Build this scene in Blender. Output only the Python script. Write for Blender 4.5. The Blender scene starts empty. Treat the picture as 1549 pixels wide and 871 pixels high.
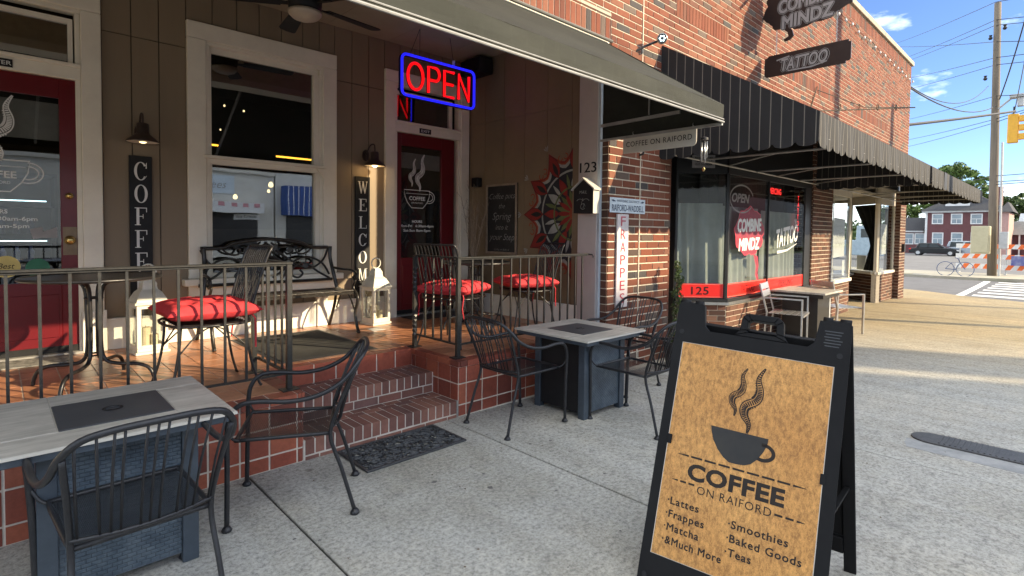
import bpy, math, random
from mathutils import Vector, Matrix
from math import sin, cos, pi, radians
random.seed(7)
sc = bpy.context.scene
col = sc.collection

# ------------------------------------------------------------ camera
YA, PI_, RO = radians(43.68506), radians(2.02501), radians(0.67821)
fwd = Vector((sin(YA)*cos(PI_), cos(YA)*cos(PI_), -sin(PI_)))
rt0 = Vector((cos(YA), -sin(YA), 0)); up0 = rt0.cross(fwd)
CR = rt0*cos(RO)+up0*sin(RO); CU = -rt0*sin(RO)+up0*cos(RO)
cam = bpy.data.cameras.new('camera')
camo = bpy.data.objects.new('camera', cam); col.objects.link(camo)
M = Matrix((CR, CU, -fwd)).transposed().to_4x4(); M.translation = (0, 0, 1.5)
camo.matrix_world = M
cam.sensor_width = 36; cam.lens = 819.446/1549*36
cam.shift_y = -(435.5-380.137)/1549
cam.clip_start = 0.05; cam.clip_end = 2000
sc.camera = camo

# ------------------------------------------------------------ sky and sun
SD = Vector((-.605, 1, -.49)).normalized()          # direction in which sunlight travels
SUN_EL = math.asin(-SD.z)
w = bpy.data.worlds.new("World"); sc.world = w; w.use_nodes = True
nt = w.node_tree; nt.nodes.clear()
wo = nt.nodes.new('ShaderNodeOutputWorld'); bg = nt.nodes.new('ShaderNodeBackground')
sky = nt.nodes.new('ShaderNodeTexSky'); sky.sky_type = 'NISHITA'; sky.sun_disc = False
sky.sun_elevation = SUN_EL; sky.sun_rotation = math.atan2(-SD.x, -SD.y)
sky.air_density = 0.8; sky.dust_density = 0.1; sky.ozone_density = 1.8
# bright clouds, added mostly out of view as fill light for the shade
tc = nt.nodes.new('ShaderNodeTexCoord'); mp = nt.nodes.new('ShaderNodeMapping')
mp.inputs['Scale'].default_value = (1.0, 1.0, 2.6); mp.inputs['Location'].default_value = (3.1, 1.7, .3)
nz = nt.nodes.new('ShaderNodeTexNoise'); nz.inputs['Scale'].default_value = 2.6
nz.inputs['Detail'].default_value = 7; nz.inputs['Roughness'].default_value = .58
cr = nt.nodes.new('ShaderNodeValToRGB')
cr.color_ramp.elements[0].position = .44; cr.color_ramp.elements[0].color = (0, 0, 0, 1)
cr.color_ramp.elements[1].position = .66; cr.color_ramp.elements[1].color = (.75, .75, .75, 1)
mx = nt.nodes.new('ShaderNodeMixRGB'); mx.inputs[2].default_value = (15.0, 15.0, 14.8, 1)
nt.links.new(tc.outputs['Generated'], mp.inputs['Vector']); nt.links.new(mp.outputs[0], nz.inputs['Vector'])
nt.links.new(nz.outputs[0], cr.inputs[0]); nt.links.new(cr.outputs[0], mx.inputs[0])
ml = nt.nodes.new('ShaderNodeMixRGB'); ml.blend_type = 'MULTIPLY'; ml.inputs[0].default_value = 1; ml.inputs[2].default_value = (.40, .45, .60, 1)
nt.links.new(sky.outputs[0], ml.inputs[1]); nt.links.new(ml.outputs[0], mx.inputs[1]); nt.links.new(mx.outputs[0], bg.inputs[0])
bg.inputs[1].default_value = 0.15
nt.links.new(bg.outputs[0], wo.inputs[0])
sl = bpy.data.lights.new('sun', 'SUN'); sl.energy = 3.0; sl.angle = radians(.6); sl.color = (1.0, .81, .57)
so = bpy.data.objects.new('sun', sl); col.objects.link(so)
so.rotation_euler = SD.to_track_quat('-Z', 'Y').to_euler(); so.location = (20, -30, 25)
sc.view_settings.view_transform = 'Standard'; sc.view_settings.look = 'None'
sc.view_settings.exposure = 1.65; sc.view_settings.gamma = 1
sc.view_settings.use_white_balance = True; sc.view_settings.white_balance_temperature = 6800; sc.view_settings.white_balance_tint = 6
sc.cycles.max_bounces = 6; sc.cycles.transparent_max_bounces = 16

# ------------------------------------------------------------ helpers
def g(X):
    return 0.0 if X < 2.6 else max(-.0143*(X-2.6), -.53)

class MB:
    def __init__(s): s.v = []; s.f = []
    def add(s, vs, fs):
        n = len(s.v); s.v += [tuple(p) for p in vs]; s.f += [tuple(i+n for i in f) for f in fs]; return s
    def box(s, x0, y0, z0, x1, y1, z1):
        x0, x1 = min(x0, x1), max(x0, x1); y0, y1 = min(y0, y1), max(y0, y1); z0, z1 = min(z0, z1), max(z0, z1)
        return s.add([(x0,y0,z0),(x1,y0,z0),(x1,y1,z0),(x0,y1,z0),(x0,y0,z1),(x1,y0,z1),(x1,y1,z1),(x0,y1,z1)],
                     [(3,2,1,0),(4,5,6,7),(0,1,5,4),(1,2,6,5),(2,3,7,6),(3,0,4,7)])
    def bar(s, a, b, w, h, up=(0,0,1)):
        a = Vector(a); b = Vector(b); d = (b-a).normalized(); u = Vector(up)
        if abs(d.dot(u)) > .98: u = Vector((0,1,0))
        x = d.cross(u).normalized(); y = x.cross(d).normalized()
        P = []
        for q in (a, b):
            for sx, sy in ((-1,-1),(1,-1),(1,1),(-1,1)): P.append(q+x*sx*w/2+y*sy*h/2)
        return s.add(P, [(3,2,1,0),(4,5,6,7),(0,1,5,4),(1,2,6,5),(2,3,7,6),(3,0,4,7)])
    def tube(s, pts, r, n=8, closed=False):
        pts = [Vector(p) for p in pts]; N = len(pts)
        rr = r if isinstance(r, (list, tuple)) else [r]*N
        T = []
        for i in range(N):
            if closed: t = pts[(i+1)%N]-pts[i-1]
            else: t = pts[min(i+1,N-1)]-pts[max(i-1,0)]
            T.append(t.normalized() if t.length > 1e-9 else Vector((0,0,1)))
        u = Vector((0,0,1)) if abs(T[0].z) < .9 else Vector((1,0,0))
        x = T[0].cross(u).normalized(); V = []
        for i in range(N):
            if i: 
                x = x - T[i]*x.dot(T[i])
                x = x.normalized() if x.length > 1e-6 else T[i].orthogonal().normalized()
            y = T[i].cross(x)
            for k in range(n):
                a = 2*pi*k/n; V.append(pts[i]+(x*cos(a)+y*sin(a))*rr[i])
        F = []
        for i in range(N if closed else N-1):
            j = (i+1) % N
            for k in range(n): F.append((i*n+k, i*n+(k+1)%n, j*n+(k+1)%n, j*n+k))
        if not closed: F += [tuple(range(n-1,-1,-1)), tuple((N-1)*n+k for k in range(n))]
        return s.add(V, F)
    def lathe(s, prof, c=(0,0,0), n=16):
        V = []; F = []
        for r, z in prof:
            for k in range(n): a = 2*pi*k/n; V.append((c[0]+r*cos(a), c[1]+r*sin(a), c[2]+z))
        for i in range(len(prof)-1):
            for k in range(n): F.append((i*n+k, i*n+(k+1)%n, (i+1)*n+(k+1)%n, (i+1)*n+k))
        F += [tuple(range(n-1,-1,-1)), tuple((len(prof)-1)*n+k for k in range(n))]
        return s.add(V, F)
    def prism(s, poly, S, w0, w1):          # poly in the (u,v) plane of surface S
        n = len(poly); V = [S(u, v, w0) for u, v in poly]+[S(u, v, w1) for u, v in poly]
        F = [tuple(range(n-1,-1,-1)), tuple(range(n, 2*n))]+[(i, (i+1)%n, n+(i+1)%n, n+i) for i in range(n)]
        return s.add(V, F)
    def flat(s, poly, S, w): return s.add([S(u, v, w) for u, v in poly], [tuple(range(len(poly)))])
    def line(s, pts, S, wd, w, closed=False):     # flat ribbon on a surface
        N = len(pts); V = []
        for i in range(N):
            a = pts[(i-1) % N] if (closed or i) else pts[i]; b = pts[(i+1) % N] if (closed or i < N-1) else pts[i]
            dx, dy = b[0]-a[0], b[1]-a[1]; L = math.hypot(dx, dy) or 1; h = (wd[i] if isinstance(wd, list) else wd)/2
            V += [S(pts[i][0]-dy/L*h, pts[i][1]+dx/L*h, w), S(pts[i][0]+dy/L*h, pts[i][1]-dx/L*h, w)]
        F = [(2*i+1, 2*((i+1)%N)+1, 2*((i+1)%N), 2*i) for i in range(N if closed else N-1)]
        return s.add(V, F)

def Surf(O, U, V, N=None):
    O = Vector(O); U = Vector(U).normalized(); V = Vector(V).normalized(); N = Vector(N).normalized() if N else U.cross(V)
    f = lambda u, v, w=0: O+U*u+V*v+N*w
    f.O, f.U, f.V, f.N = O, U, V, N
    return f
def SFront(Y):   # plane facing the street (-Y): u = X, v = Z, w = outwards
    return Surf((0, Y, 0), (1,0,0), (0,0,1), (0,-1,0))
def ell(cx, cy, a, b, n=24, t0=0, t1=2*pi, rot=0):
    o = []
    full = abs(t1-t0-2*pi) < 1e-6
    for i in range(n if full else n+1):
        t = t0+(t1-t0)*i/n; x, y = a*cos(t), b*sin(t); o.append((cx+x*cos(rot)-y*sin(rot), cy+x*sin(rot)+y*cos(rot)))
    return o
def smooth_path(pts, k=4, closed=False):
    P = [Vector(p) for p in pts]; n = len(P); out = []
    for i in range(n if closed else n-1):
        p0 = P[(i-1) % n] if (closed or i) else P[0]; p1 = P[i]; p2 = P[(i+1) % n]; p3 = P[(i+2) % n] if (closed or i+2 < n) else P[-1]
        for j in range(k):
            t = j/k
            out.append(.5*((2*p1)+(p2-p0)*t+(2*p0-5*p1+4*p2-p3)*t*t+(3*p1-p0-3*p2+p3)*t**3))
    if not closed: out.append(P[-1])
    return out

INV = {}
def thing(name, label, cat, loc=(0,0,0), rz=0, group=None, kind=None):
    o = bpy.data.objects.new(name, None); col.objects.link(o); o.empty_display_size = .1
    o.location = loc; o.rotation_euler = (0, 0, rz)
    if kind: o['kind'] = kind
    else: o['label'] = label; o['category'] = cat
    if group: o['group'] = group
    INV[o] = (Matrix.Translation(Vector(loc)) @ Matrix.Rotation(rz, 4, 'Z')).inverted()
    return o
def mesh(name, mb, mats, smooth=False, inv=None):
    me = bpy.data.meshes.new(name)
    v = [inv @ Vector(p) for p in mb.v] if inv is not None else mb.v
    me.from_pydata([tuple(p) for p in v], [], mb.f)
    for m in (mats if isinstance(mats, (list, tuple)) else [mats]): me.materials.append(m)
    if smooth: me.polygons.foreach_set('use_smooth', [True]*len(me.polygons))
    me.update(); return me
def part(name, mb, mat, parent=None, label=None, smooth=False, bevel=0, local=False, kind=None, seg=1):
    inv = None if (local or parent is None) else INV[parent]
    o = bpy.data.objects.new(name, mesh(name, mb, mat, smooth, inv)); col.objects.link(o)
    if parent is not None: o.parent = parent; INV[o] = INV[parent]
    if label: o['label'] = label
    if kind: o['kind'] = kind
    if bevel:
        m = o.modifiers.new('bevel', 'BEVEL'); m.width = bevel; m.segments = seg; m.limit_method = 'ANGLE'; m.angle_limit = radians(40)
    return o
def tag(o, label, cat, group=None):
    o['label'] = label; o['category'] = cat
    if group: o['group'] = group
    return o
def single(name, mb, mat, label, cat, group=None, smooth=False, bevel=0):
    c = Vector((sum(p[0] for p in mb.v)/len(mb.v), sum(p[1] for p in mb.v)/len(mb.v), min(p[2] for p in mb.v)))
    mb.v = [tuple(Vector(p)-c) for p in mb.v]
    o = part(name, mb, mat, None, smooth=smooth, bevel=bevel); o.location = c
    return tag(o, label, cat, group)
def setting(name, mb, mat, smooth=False, bevel=0, kind='structure', parent=None):
    return part(name, mb, mat, parent, kind=kind, smooth=smooth, bevel=bevel)
def piece(name, me, loc, parent, rot=None):          # a repeated piece sharing mesh data; loc in world axes
    o = bpy.data.objects.new(name, me); col.objects.link(o)
    o.parent = parent; o.location = INV[parent] @ Vector(loc)
    if rot: o.rotation_euler = rot
    return o
def copy_tree(o, parent=None):
    c = o.copy(); col.objects.link(c); c.parent = parent
    for ch in list(o.children): copy_tree(ch, c)
    return c
def copy_thing(root, loc, rz, label, group=None):
    c = copy_tree(root); c.location = loc; c.rotation_euler = (0, 0, rz); c['label'] = label
    if group: c['group'] = group
    return c

def text_mb(s, S, u, v, h, w, width=None, off=0, align='L', depth=0, shear=0, spacing=1.0, rot=0, bold=0):
    cu = bpy.data.curves.new('t', 'FONT'); cu.body = s; cu.size = 1; cu.offset = off; cu.resolution_u = 3
    cu.space_character = spacing; cu.shear = shear
    cu.extrude = 0
    ob = bpy.data.objects.new('t', cu); col.objects.link(ob)
    dg = bpy.context.evaluated_depsgraph_get(); me = bpy.data.meshes.new_from_object(ob.evaluated_get(dg))
    P = [p.co.copy() for p in me.vertices]; F = [tuple(p.vertices) for p in me.polygons]
    bpy.data.objects.remove(ob); bpy.data.curves.remove(cu); bpy.data.meshes.remove(me)
    mb = MB()
    if not P: return mb
    x0 = min(p.x for p in P); x1 = max(p.x for p in P)
    cap = .73 if True else 1
    ky = h/cap; kx = ky if width is None else width/(x1-x0)
    tw = (x1-x0)*kx; ox = {'L': 0, 'C': -tw/2, 'R': -tw}[align]
    c, s_ = cos(rot), sin(rot)
    def q(p, ww):
        a, b = (p.x-x0)*kx+ox, p.y*ky
        return S(u+a*c-b*s_, v+a*s_+b*c, ww)
    mb.add([q(p, w) for p in P], F)
    if bold:
        for k, (dx, dy) in enumerate(((1, 0), (-1, 0), (0, 1), (0, -1), (.7, .7), (-.7, .7), (.7, -.7), (-.7, -.7))):
            b0 = bold*h/kx; b1 = bold*h/ky; mb.add([q(Vector((p.x+dx*b0, p.y+dy*b1, 0)), w+.00006*(k+1)) for p in P], F)
    if depth:
        # side walls from boundary edges
        from collections import Counter
        E = Counter(); order = {}
        for f in F:
            for i in range(len(f)):
                a, b = f[i], f[(i+1) % len(f)]; E[frozenset((a, b))] += 1; order[frozenset((a, b))] = (a, b)
        n = len(P); mb.v += [tuple(q(p, w-depth)) for p in P]
        for k_, cnt in E.items():
            if cnt == 1: a, b = order[k_]; mb.f.append((a, a+n, b+n, b))
    return mb
# ------------------------------------------------------------ materials
def nodes(name):
    m = bpy.data.materials.new(name); m.use_nodes = True; t = m.node_tree; t.nodes.clear()
    out = t.nodes.new('ShaderNodeOutputMaterial'); b = t.nodes.new('ShaderNodeBsdfPrincipled')
    t.links.new(b.outputs[0], out.inputs[0]); return m, t, b, out
def noise(t, scale, detail=5, rough=.6, coord='pos', vec=None, stretch=None):
    n = t.nodes.new('ShaderNodeTexNoise'); n.inputs['Scale'].default_value = scale; n.inputs['Detail'].default_value = detail
    n.inputs['Roughness'].default_value = rough
    if vec is None:
        if coord == 'pos': gn = t.nodes.new('ShaderNodeNewGeometry'); vec = gn.outputs['Position']
        else: gn = t.nodes.new('ShaderNodeTexCoord'); vec = gn.outputs['Object']
    if stretch:
        mp = t.nodes.new('ShaderNodeMapping'); mp.inputs['Scale'].default_value = stretch; t.links.new(vec, mp.inputs[0]); vec = mp.outputs[0]
    t.links.new(vec, n.inputs['Vector']); return n.outputs['Fac']
def ramp(t, fac, stops, interp='LINEAR'):
    r = t.nodes.new('ShaderNodeValToRGB'); r.color_ramp.interpolation = interp
    e = r.color_ramp.elements
    while len(e) < len(stops): e.new(.5)
    for i, (p, c) in enumerate(stops): e[i].position = p; e[i].color = (*c, 1) if len(c) == 3 else c
    t.links.new(fac, r.inputs[0]); return r.outputs[0]
def mix(t, a, b, fac, mode='MIX'):
    m = t.nodes.new('ShaderNodeMix'); m.data_type = 'RGBA'; m.blend_type = mode
    for i, x in ((0, fac), (6, a), (7, b)):
        if hasattr(x, 'is_linked') or hasattr(x, 'links'): t.links.new(x, m.inputs[i])
        else: m.inputs[i].default_value = x if i == 0 else ((*x, 1) if len(x) == 3 else x)
    return m.outputs[2]
def bump(t, b, h, strength=.3, dist=.01):
    n = t.nodes.new('ShaderNodeBump'); n.inputs['Strength'].default_value = strength; n.inputs['Distance'].default_value = dist
    t.links.new(h, n.inputs['Height']); t.links.new(n.outputs[0], b.inputs['Normal'])
def mat(name, c1, c2=None, scale=8, rough=.6, metal=0, bs=.15, bd=.004, spec=.5, coord='pos', rvar=.0, stretch=None, fine=None):
    m, t, b, out = nodes(name)
    c2 = c2 or tuple(x*.78 for x in c1)
    f = noise(t, scale, 6, .65, coord, stretch=stretch)
    c = ramp(t, f, [(.32, c2), (.66, c1)])
    t.links.new(c, b.inputs['Base Color']); b.inputs['Roughness'].default_value = rough; b.inputs['Metallic'].default_value = metal
    b.inputs['Specular IOR Level'].default_value = spec
    if rvar:
        rr = ramp(t, f, [(.3, (rough-rvar,)*3), (.7, (min(1, rough+rvar),)*3)]); t.links.new(rr, b.inputs['Roughness'])
    if bs: bump(t, b, noise(t, fine or scale*6, 4, .6, coord, stretch=stretch), bs, bd)
    return m
def emis(name, c, s):
    m, t, b, out = nodes(name); b.inputs['Base Color'].default_value = (c[0]*.3, c[1]*.3, c[2]*.3, 1)
    b.inputs['Emission Color'].default_value = (*c, 1); b.inputs['Emission Strength'].default_value = s; return m
def glass(name, tint=(.6,.62,.62), refl=.25, rough=.01, rc=(.9,.95,1)):
    m, t, b, out = nodes(name); t.nodes.remove(b)
    tr = t.nodes.new('ShaderNodeBsdfTransparent'); tr.inputs[0].default_value = (*tint, 1)
    gl = t.nodes.new('ShaderNodeBsdfGlossy'); gl.inputs[0].default_value = (*rc, 1); gl.inputs['Roughness'].default_value = rough
    fr = t.nodes.new('ShaderNodeFresnel'); fr.inputs[0].default_value = 1.5
    ad = t.nodes.new('ShaderNodeMath'); ad.operation = 'MULTIPLY_ADD'; ad.inputs[1].default_value = 1.1; ad.inputs[2].default_value = refl
    ad.use_clamp = True
    nb = t.nodes.new('ShaderNodeBump'); nb.inputs['Strength'].default_value = .05; nb.inputs['Distance'].default_value = .02
    t.links.new(noise(t, 1.3, 2, .5), nb.inputs['Height']); t.links.new(nb.outputs[0], gl.inputs['Normal'])
    gb = t.nodes.new('ShaderNodeNewGeometry'); om = t.nodes.new('ShaderNodeMath'); om.operation = 'SUBTRACT'; om.inputs[0].default_value = 1; t.links.new(gb.outputs['Backfacing'], om.inputs[1])
    mu_ = t.nodes.new('ShaderNodeMath'); mu_.operation = 'MULTIPLY'; t.links.new(ad.outputs[0], mu_.inputs[0]); t.links.new(om.outputs[0], mu_.inputs[1]); ad2 = mu_
    t.links.new(fr.outputs[0], ad.inputs[0]); ms = t.nodes.new('ShaderNodeMixShader')
    t.links.new(ad2.outputs[0], ms.inputs[0]); t.links.new(tr.outputs[0], ms.inputs[1]); t.links.new(gl.outputs[0], ms.inputs[2])
    t.links.new(ms.outputs[0], out.inputs[0]); return m
def varied(name, stops, rough=.85, bs=.5, bscale=90, bd=.004, stuff=False, spec=.3, dirt=.35, dscale=1.2, mott=.25):
    """one colour per piece (object random for single pieces, island random for joined ones)"""
    m, t, b, out = nodes(name)
    if stuff: gn = t.nodes.new('ShaderNodeNewGeometry'); r = gn.outputs['Random Per Island']
    else: oi = t.nodes.new('ShaderNodeObjectInfo'); r = oi.outputs['Random']
    c = ramp(t, r, stops, 'CONSTANT')
    f = noise(t, 38, 5, .7); c = mix(t, c, ramp(t, f, [(.3, (.45,)*3), (.7, (1.25,)*3)]), mott, 'MULTIPLY')
    f2 = noise(t, dscale, 5, .6); c = mix(t, c, ramp(t, f2, [(.35, (.6,.58,.55)), (.6, (1.1,)*3)]), dirt, 'MULTIPLY')
    t.links.new(c, b.inputs['Base Color']); b.inputs['Roughness'].default_value = rough; b.inputs['Specular IOR Level'].default_value = spec
    bump(t, b, noise(t, bscale, 4, .7), bs, bd); return m

BR = [(0, (0.190,0.057,0.031)), (.14, (0.212,0.071,0.040)), (.30, (0.158,0.049,0.028)), (.44, (0.218,0.087,0.052)), (.56, (0.138,0.047,0.030)),
      (.66, (0.190,0.062,0.034)), (.78, (0.166,0.071,0.046)), (.86, (0.106,0.071,0.056)), (.91, (0.067,0.059,0.056)), (.95, (0.141,0.102,0.081))]
M_brick = varied('red_brick', BR); M_brick_s = varied('red_brick_joined', BR, stuff=True)
BR2 = [(0, (0.141,0.062,0.040)), (.2, (0.109,0.051,0.034)), (.4, (0.166,0.077,0.050)), (.55, (0.092,0.045,0.031)), (.7, (0.131,0.066,0.043)), (.85, (0.077,0.041,0.031)), (.95, (0.183,0.099,0.068))]
M_brick2 = varied('brown_brick', BR2); M_brick2_s = varied('brown_brick_joined', BR2, stuff=True)
BR_SHADED = [(p, tuple(v*.80 for v in c)) for p, c in BR]  # pier bricks: same reds darkened, the pier's shade put into the colour
M_brick_shaded = varied('shaded_red_brick', BR_SHADED)
M_mortar = mat('mortar', (.70,.62,.48), (.56,.49,.38), 12, .95, bs=.5)
BS = [(0, (.23,.105,.083)), (.25, (.26,.125,.095)), (.5, (.195,.095,.077)), (.7, (.29,.14,.105)), (.88, (.18,.10,.088))]
M_step = varied('step_brick', BS, dirt=.5, dscale=3)
M_grout = mat('step_mortar', (.66,.61,.54), (.50,.46,.40), 14, .95, bs=.5)
TL = [(0, (.29,.075,.048)), (.2, (.34,.092,.055)), (.4, (.235,.062,.042)), (.6, (.31,.08,.05)), (.8, (.38,.11,.062)), (.92, (.18,.052,.038))]
M_tile = varied('quarry_tile', TL, rough=.38, bs=.12, bscale=30, spec=.5, dirt=.4, dscale=4, mott=.35)
FT = [(0, (0.450,0.206,0.109)), (.3, (0.525,0.237,0.127)), (.6, (0.400,0.181,0.098)), (.8, (0.575,0.269,0.149))]
M_ftile = varied('floor_tile', FT, rough=.30, bs=.1, bscale=20, spec=.5, dirt=.5, dscale=2.5, mott=.35)
M_tgrout = mat('tile_grout', (.74,.68,.58), (.60,.55,.47), 20, .9)
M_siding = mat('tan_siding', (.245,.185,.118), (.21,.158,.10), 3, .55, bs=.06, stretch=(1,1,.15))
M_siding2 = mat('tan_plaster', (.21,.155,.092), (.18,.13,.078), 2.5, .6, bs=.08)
M_white = mat('cream_trim', (.82,.76,.63), (.74,.68,.56), 5, .45, bs=.05)
M_bb = mat('white_baseboard', (.84,.81,.72), (.76,.73,.65), 5, .45, bs=.05)
M_ceil = mat('ceiling_paint', (.33,.28,.20), (.29,.245,.17), 4, .6, bs=.04)
M_post = mat('post_paint', (.52,.46,.42), (.46,.41,.38), 4, .5, bs=.04)
M_red = mat('red_door_paint', (.135,.006,.010), (.115,.005,.008), 4, .32, bs=.05)
M_brass = mat('brass', (.75,.55,.22), None, 10, .25, metal=1, bs=0)
M_iron = mat('black_iron', (.012,.012,.013), (.022,.02,.02), 30, .36, metal=.1, bs=.12, spec=.6)
M_rail = mat('railing_iron', (.028,.029,.029), (.05,.048,.044), 40, .36, metal=.35, bs=.2, spec=.5)
M_chair = mat('dark_chair_metal', (.012,.013,.016), (.026,.026,.028), 40, .38, metal=.0, bs=.15, spec=.45)
M_bench = mat('bench_iron', (.022,.020,.018), (.04,.035,.03), 30, .28, metal=.3, bs=.15)
M_black = mat('black_paint', (.010,.010,.011), (.015,.015,.016), 10, .55, bs=.05, spec=.3)
M_plastic = mat('black_plastic', (.010,.010,.0105), (.014,.014,.0145), 5, .5, bs=.10, fine=300, bd=.001, spec=.12)
M_rubber = mat('black_rubber', (.03,.034,.038), (.045,.048,.052), 25, .45, bs=.25)
M_mat = mat('entrance_mat', (.050,.050,.046), (.032,.032,.03), 6, .9, bs=.6, fine=200)
M_rug = mat('patterned_rug', (.30,.29,.26), (.06,.06,.055), 22, .95, bs=.4, fine=120)
M_cush = mat('red_cushion', (.66,.065,.075), (.54,.048,.056), 9, .9, bs=.5, fine=420, spec=.1)
M_lant = mat('white_lantern', (.72,.70,.60), (.62,.60,.50), 8, .45, bs=.05)
M_candle = mat('candle_wax', (.75,.66,.45), None, 5, .5, bs=0)
M_alu = mat('brushed_aluminium', (.62,.62,.61), (.52,.52,.52), 20, .32, metal=.85, bs=.05)
M_frame = mat('black_shopfront', (.014,.014,.015), (.02,.02,.02), 10, .35, bs=.03)
M_silver = mat('silver_trim', (.5,.5,.48), None, 20, .3, metal=.9, bs=0)
M_wtxt = mat('white_vinyl', (.75,.75,.72), (.68,.68,.65), 20, .5, bs=0)
M_gtxt = mat('grey_vinyl', (.30,.285,.275), (.25,.24,.23), 20, .5, bs=0)
M_dtxt = mat('dark_print', (.018,.013,.010), (.028,.02,.015), 20, .5, bs=0, spec=.25)
M_rtxt = mat('red_print', (.42,.02,.05), None, 20, .5, bs=0)
M_rband = mat('red_vinyl_band', (.85,.02,.015), (.80,.018,.012), 8, .35, bs=0)
M_dband = mat('dark_red_print', (.035,.002,.002), None, 8, .35, bs=0)
M_pink = mat('pink_vinyl', (.75,.06,.10), (.5,.03,.06), 12, .4, bs=0)
M_chalk = mat('blackboard', (.012,.012,.013), (.022,.022,.022), 12, .55, bs=.03)
M_chalkw = mat('chalk', (.42,.42,.40), (.12,.12,.11), 60, .95, bs=0)
M_sign = mat('dark_brown_sign', (.022,.014,.012), (.03,.019,.016), 6, .35, bs=.05, spec=.3)
M_cream = mat('cream_sign', (.56,.53,.46), (.50,.47,.41), 8, .5, bs=.03)
M_hist = mat('pale_blue_sign', (.55,.62,.66), (.48,.55,.60), 12, .4, bs=0)
M_navy = mat('navy_print', (.03,.05,.10), None, 12, .4, bs=0)
M_frap = mat('frappes_board', (.62,.56,.54), (.52,.47,.46), 6, .6, bs=.05)
M_wire = mat('wire_black', (.02,.02,.022), None, 10, .6, bs=0)
M_curtain = mat('grey_curtain', (.34,.36,.32), (.27,.29,.26), 3, .9, bs=.1)
M_dkcurt = mat('dark_curtain', (.03,.03,.032), None, 5, .9, bs=.1)
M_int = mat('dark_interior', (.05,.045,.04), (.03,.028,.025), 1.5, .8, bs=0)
M_shelf = mat('interior_shelf', (.12,.10,.08), (.07,.06,.05), 3, .6, bs=0)
M_leaf = varied('leaves', [(0, (.09,.15,.04)), (.3, (.13,.20,.05)), (.6, (.06,.11,.03)), (.8, (.17,.25,.07))], rough=.6, stuff=True, bs=0, dirt=.2)
M_leaf2 = varied('dark_leaves', [(0, (.06,.10,.035)), (.3, (.085,.135,.04)), (.6, (.04,.075,.025)), (.8, (.12,.17,.055))], rough=.6, stuff=True, bs=0, dirt=.2)
M_shrub = varied('shrub_leaves', [(0, (.06,.10,.03)), (.3, (.10,.14,.04)), (.6, (.035,.06,.02)), (.8, (.16,.17,.07))], rough=.6, stuff=True, bs=0, dirt=.1)
M_bark = mat('bark', (.12,.09,.065), (.07,.055,.04), 8, .9, bs=.5)
M_twig = mat('dry_twigs', (.33,.26,.19), (.22,.17,.12), 20, .9, bs=0)
M_pole = mat('weathered_pole', (.20,.165,.125), (.11,.09,.07), 5, .9, bs=.4, stretch=(1,1,.08))
M_grass = mat('grass', (.07,.115,.03), (.10,.12,.05), 5, .95, bs=.5)
M_asph = mat('asphalt', (.135,.135,.138), (.095,.095,.10), 1.6, .9, bs=.5, fine=60)
M_lot = mat('old_asphalt', (.17,.168,.165), (.13,.128,.128), .8, .9, bs=.4, fine=40)
M_curb = mat('kerb_concrete', (.42,.39,.31), (.32,.29,.22), 2, .9, bs=.3)
M_ycurb = mat('faded_yellow_kerb', (.48,.40,.20), (.36,.32,.2), 2.5, .9, bs=.3)
M_line = mat('road_paint', (.70,.70,.68), (.50,.50,.49), 6, .8, bs=.2)
M_maroon = mat('maroon_brick_house', (.15,.06,.062), (.125,.05,.05), 2, .85, bs=.2)
M_roofd = mat('dark_shingle', (.055,.055,.058), (.04,.04,.043), 6, .9, bs=.4)
M_pane_far = mat('far_pane', (.25,.32,.36), (.15,.2,.24), .8, .15, bs=0)
M_beige = mat('beige_cabinet', (.50,.46,.30), (.44,.40,.26), 5, .5, bs=.05)
M_gcab = mat('grey_cabinet', (.45,.46,.46), (.38,.39,.39), 5, .45, bs=.05)
M_orange = mat('orange_reflective', (.85,.17,.035), None, 10, .45, bs=0)
M_wboard = mat('white_board', (.75,.75,.73), None, 10, .5, bs=0)
M_yellow = mat('signal_yellow', (.75,.40,.03), (.66,.34,.025), 8, .4, bs=.03)
M_carblk = mat('black_car_paint', (.02,.022,.026), None, 4, .18, metal=.3, bs=0)
M_carslv = mat('silver_car_paint', (.42,.47,.52), None, 4, .22, metal=.5, bs=0)
M_tyre = mat('tyre', (.025,.025,.026), None, 20, .8, bs=.1)
M_carglass = mat('car_glass', (.03,.04,.05), None, 4, .06, bs=0)
M_blue = mat('blue_rack_paint', (.05,.09,.19), None, 10, .4, bs=0)
M_stucco = mat('pale_stucco', (.62,.60,.54), (.55,.53,.47), 1.4, .85, bs=.1)
M_blueaw = mat('blue_awning', (.03,.08,.28), None, 4, .7, bs=0)
M_pinkaw = mat('pink_awning', (.65,.30,.33), None, 4, .7, bs=0)
M_iron2 = mat('cast_iron_cover', (.055,.055,.056), (.09,.088,.085), 30, .55, metal=.4, bs=.3)
M_patch = mat('cement_patch', (.37,.375,.365), (.24,.25,.25), 9, .85, bs=.5)
M_cap = mat('parapet_coping', (.42,.37,.29), (.30,.26,.2), 3, .9, bs=.3)
M_vase = mat('tall_vase', (.20,.17,.14), None, 4, .4, bs=.05)
M_pot = mat('dark_planter', (.03,.03,.032), None, 6, .5, bs=.1)
M_neonr = emis('neon_red', (1.0, .004, .008), .42); M_neonb = emis('neon_blue', (.01, .012, 1.0), .5)
M_warm = emis('warm_bulb', (1.0, .72, .38), 9); M_strip = emis('amber_strip', (1.0, .45, .05), 1.6)
M_cool = emis('cool_shelf_light', (.55, .85, 1.0), 1.8); M_pend = emis('pendant_glow', (1.0, .75, .4), 1.1)
M_fanl = mat('opal_dome', (.45,.38,.30), (.42,.35,.28), 3, .35, bs=0)
M_redneon = emis('dim_red_neon', (1.0, .03, .03), .9)
M_glass_door = glass('door_glass', (.80,.82,.82), .10)
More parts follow.
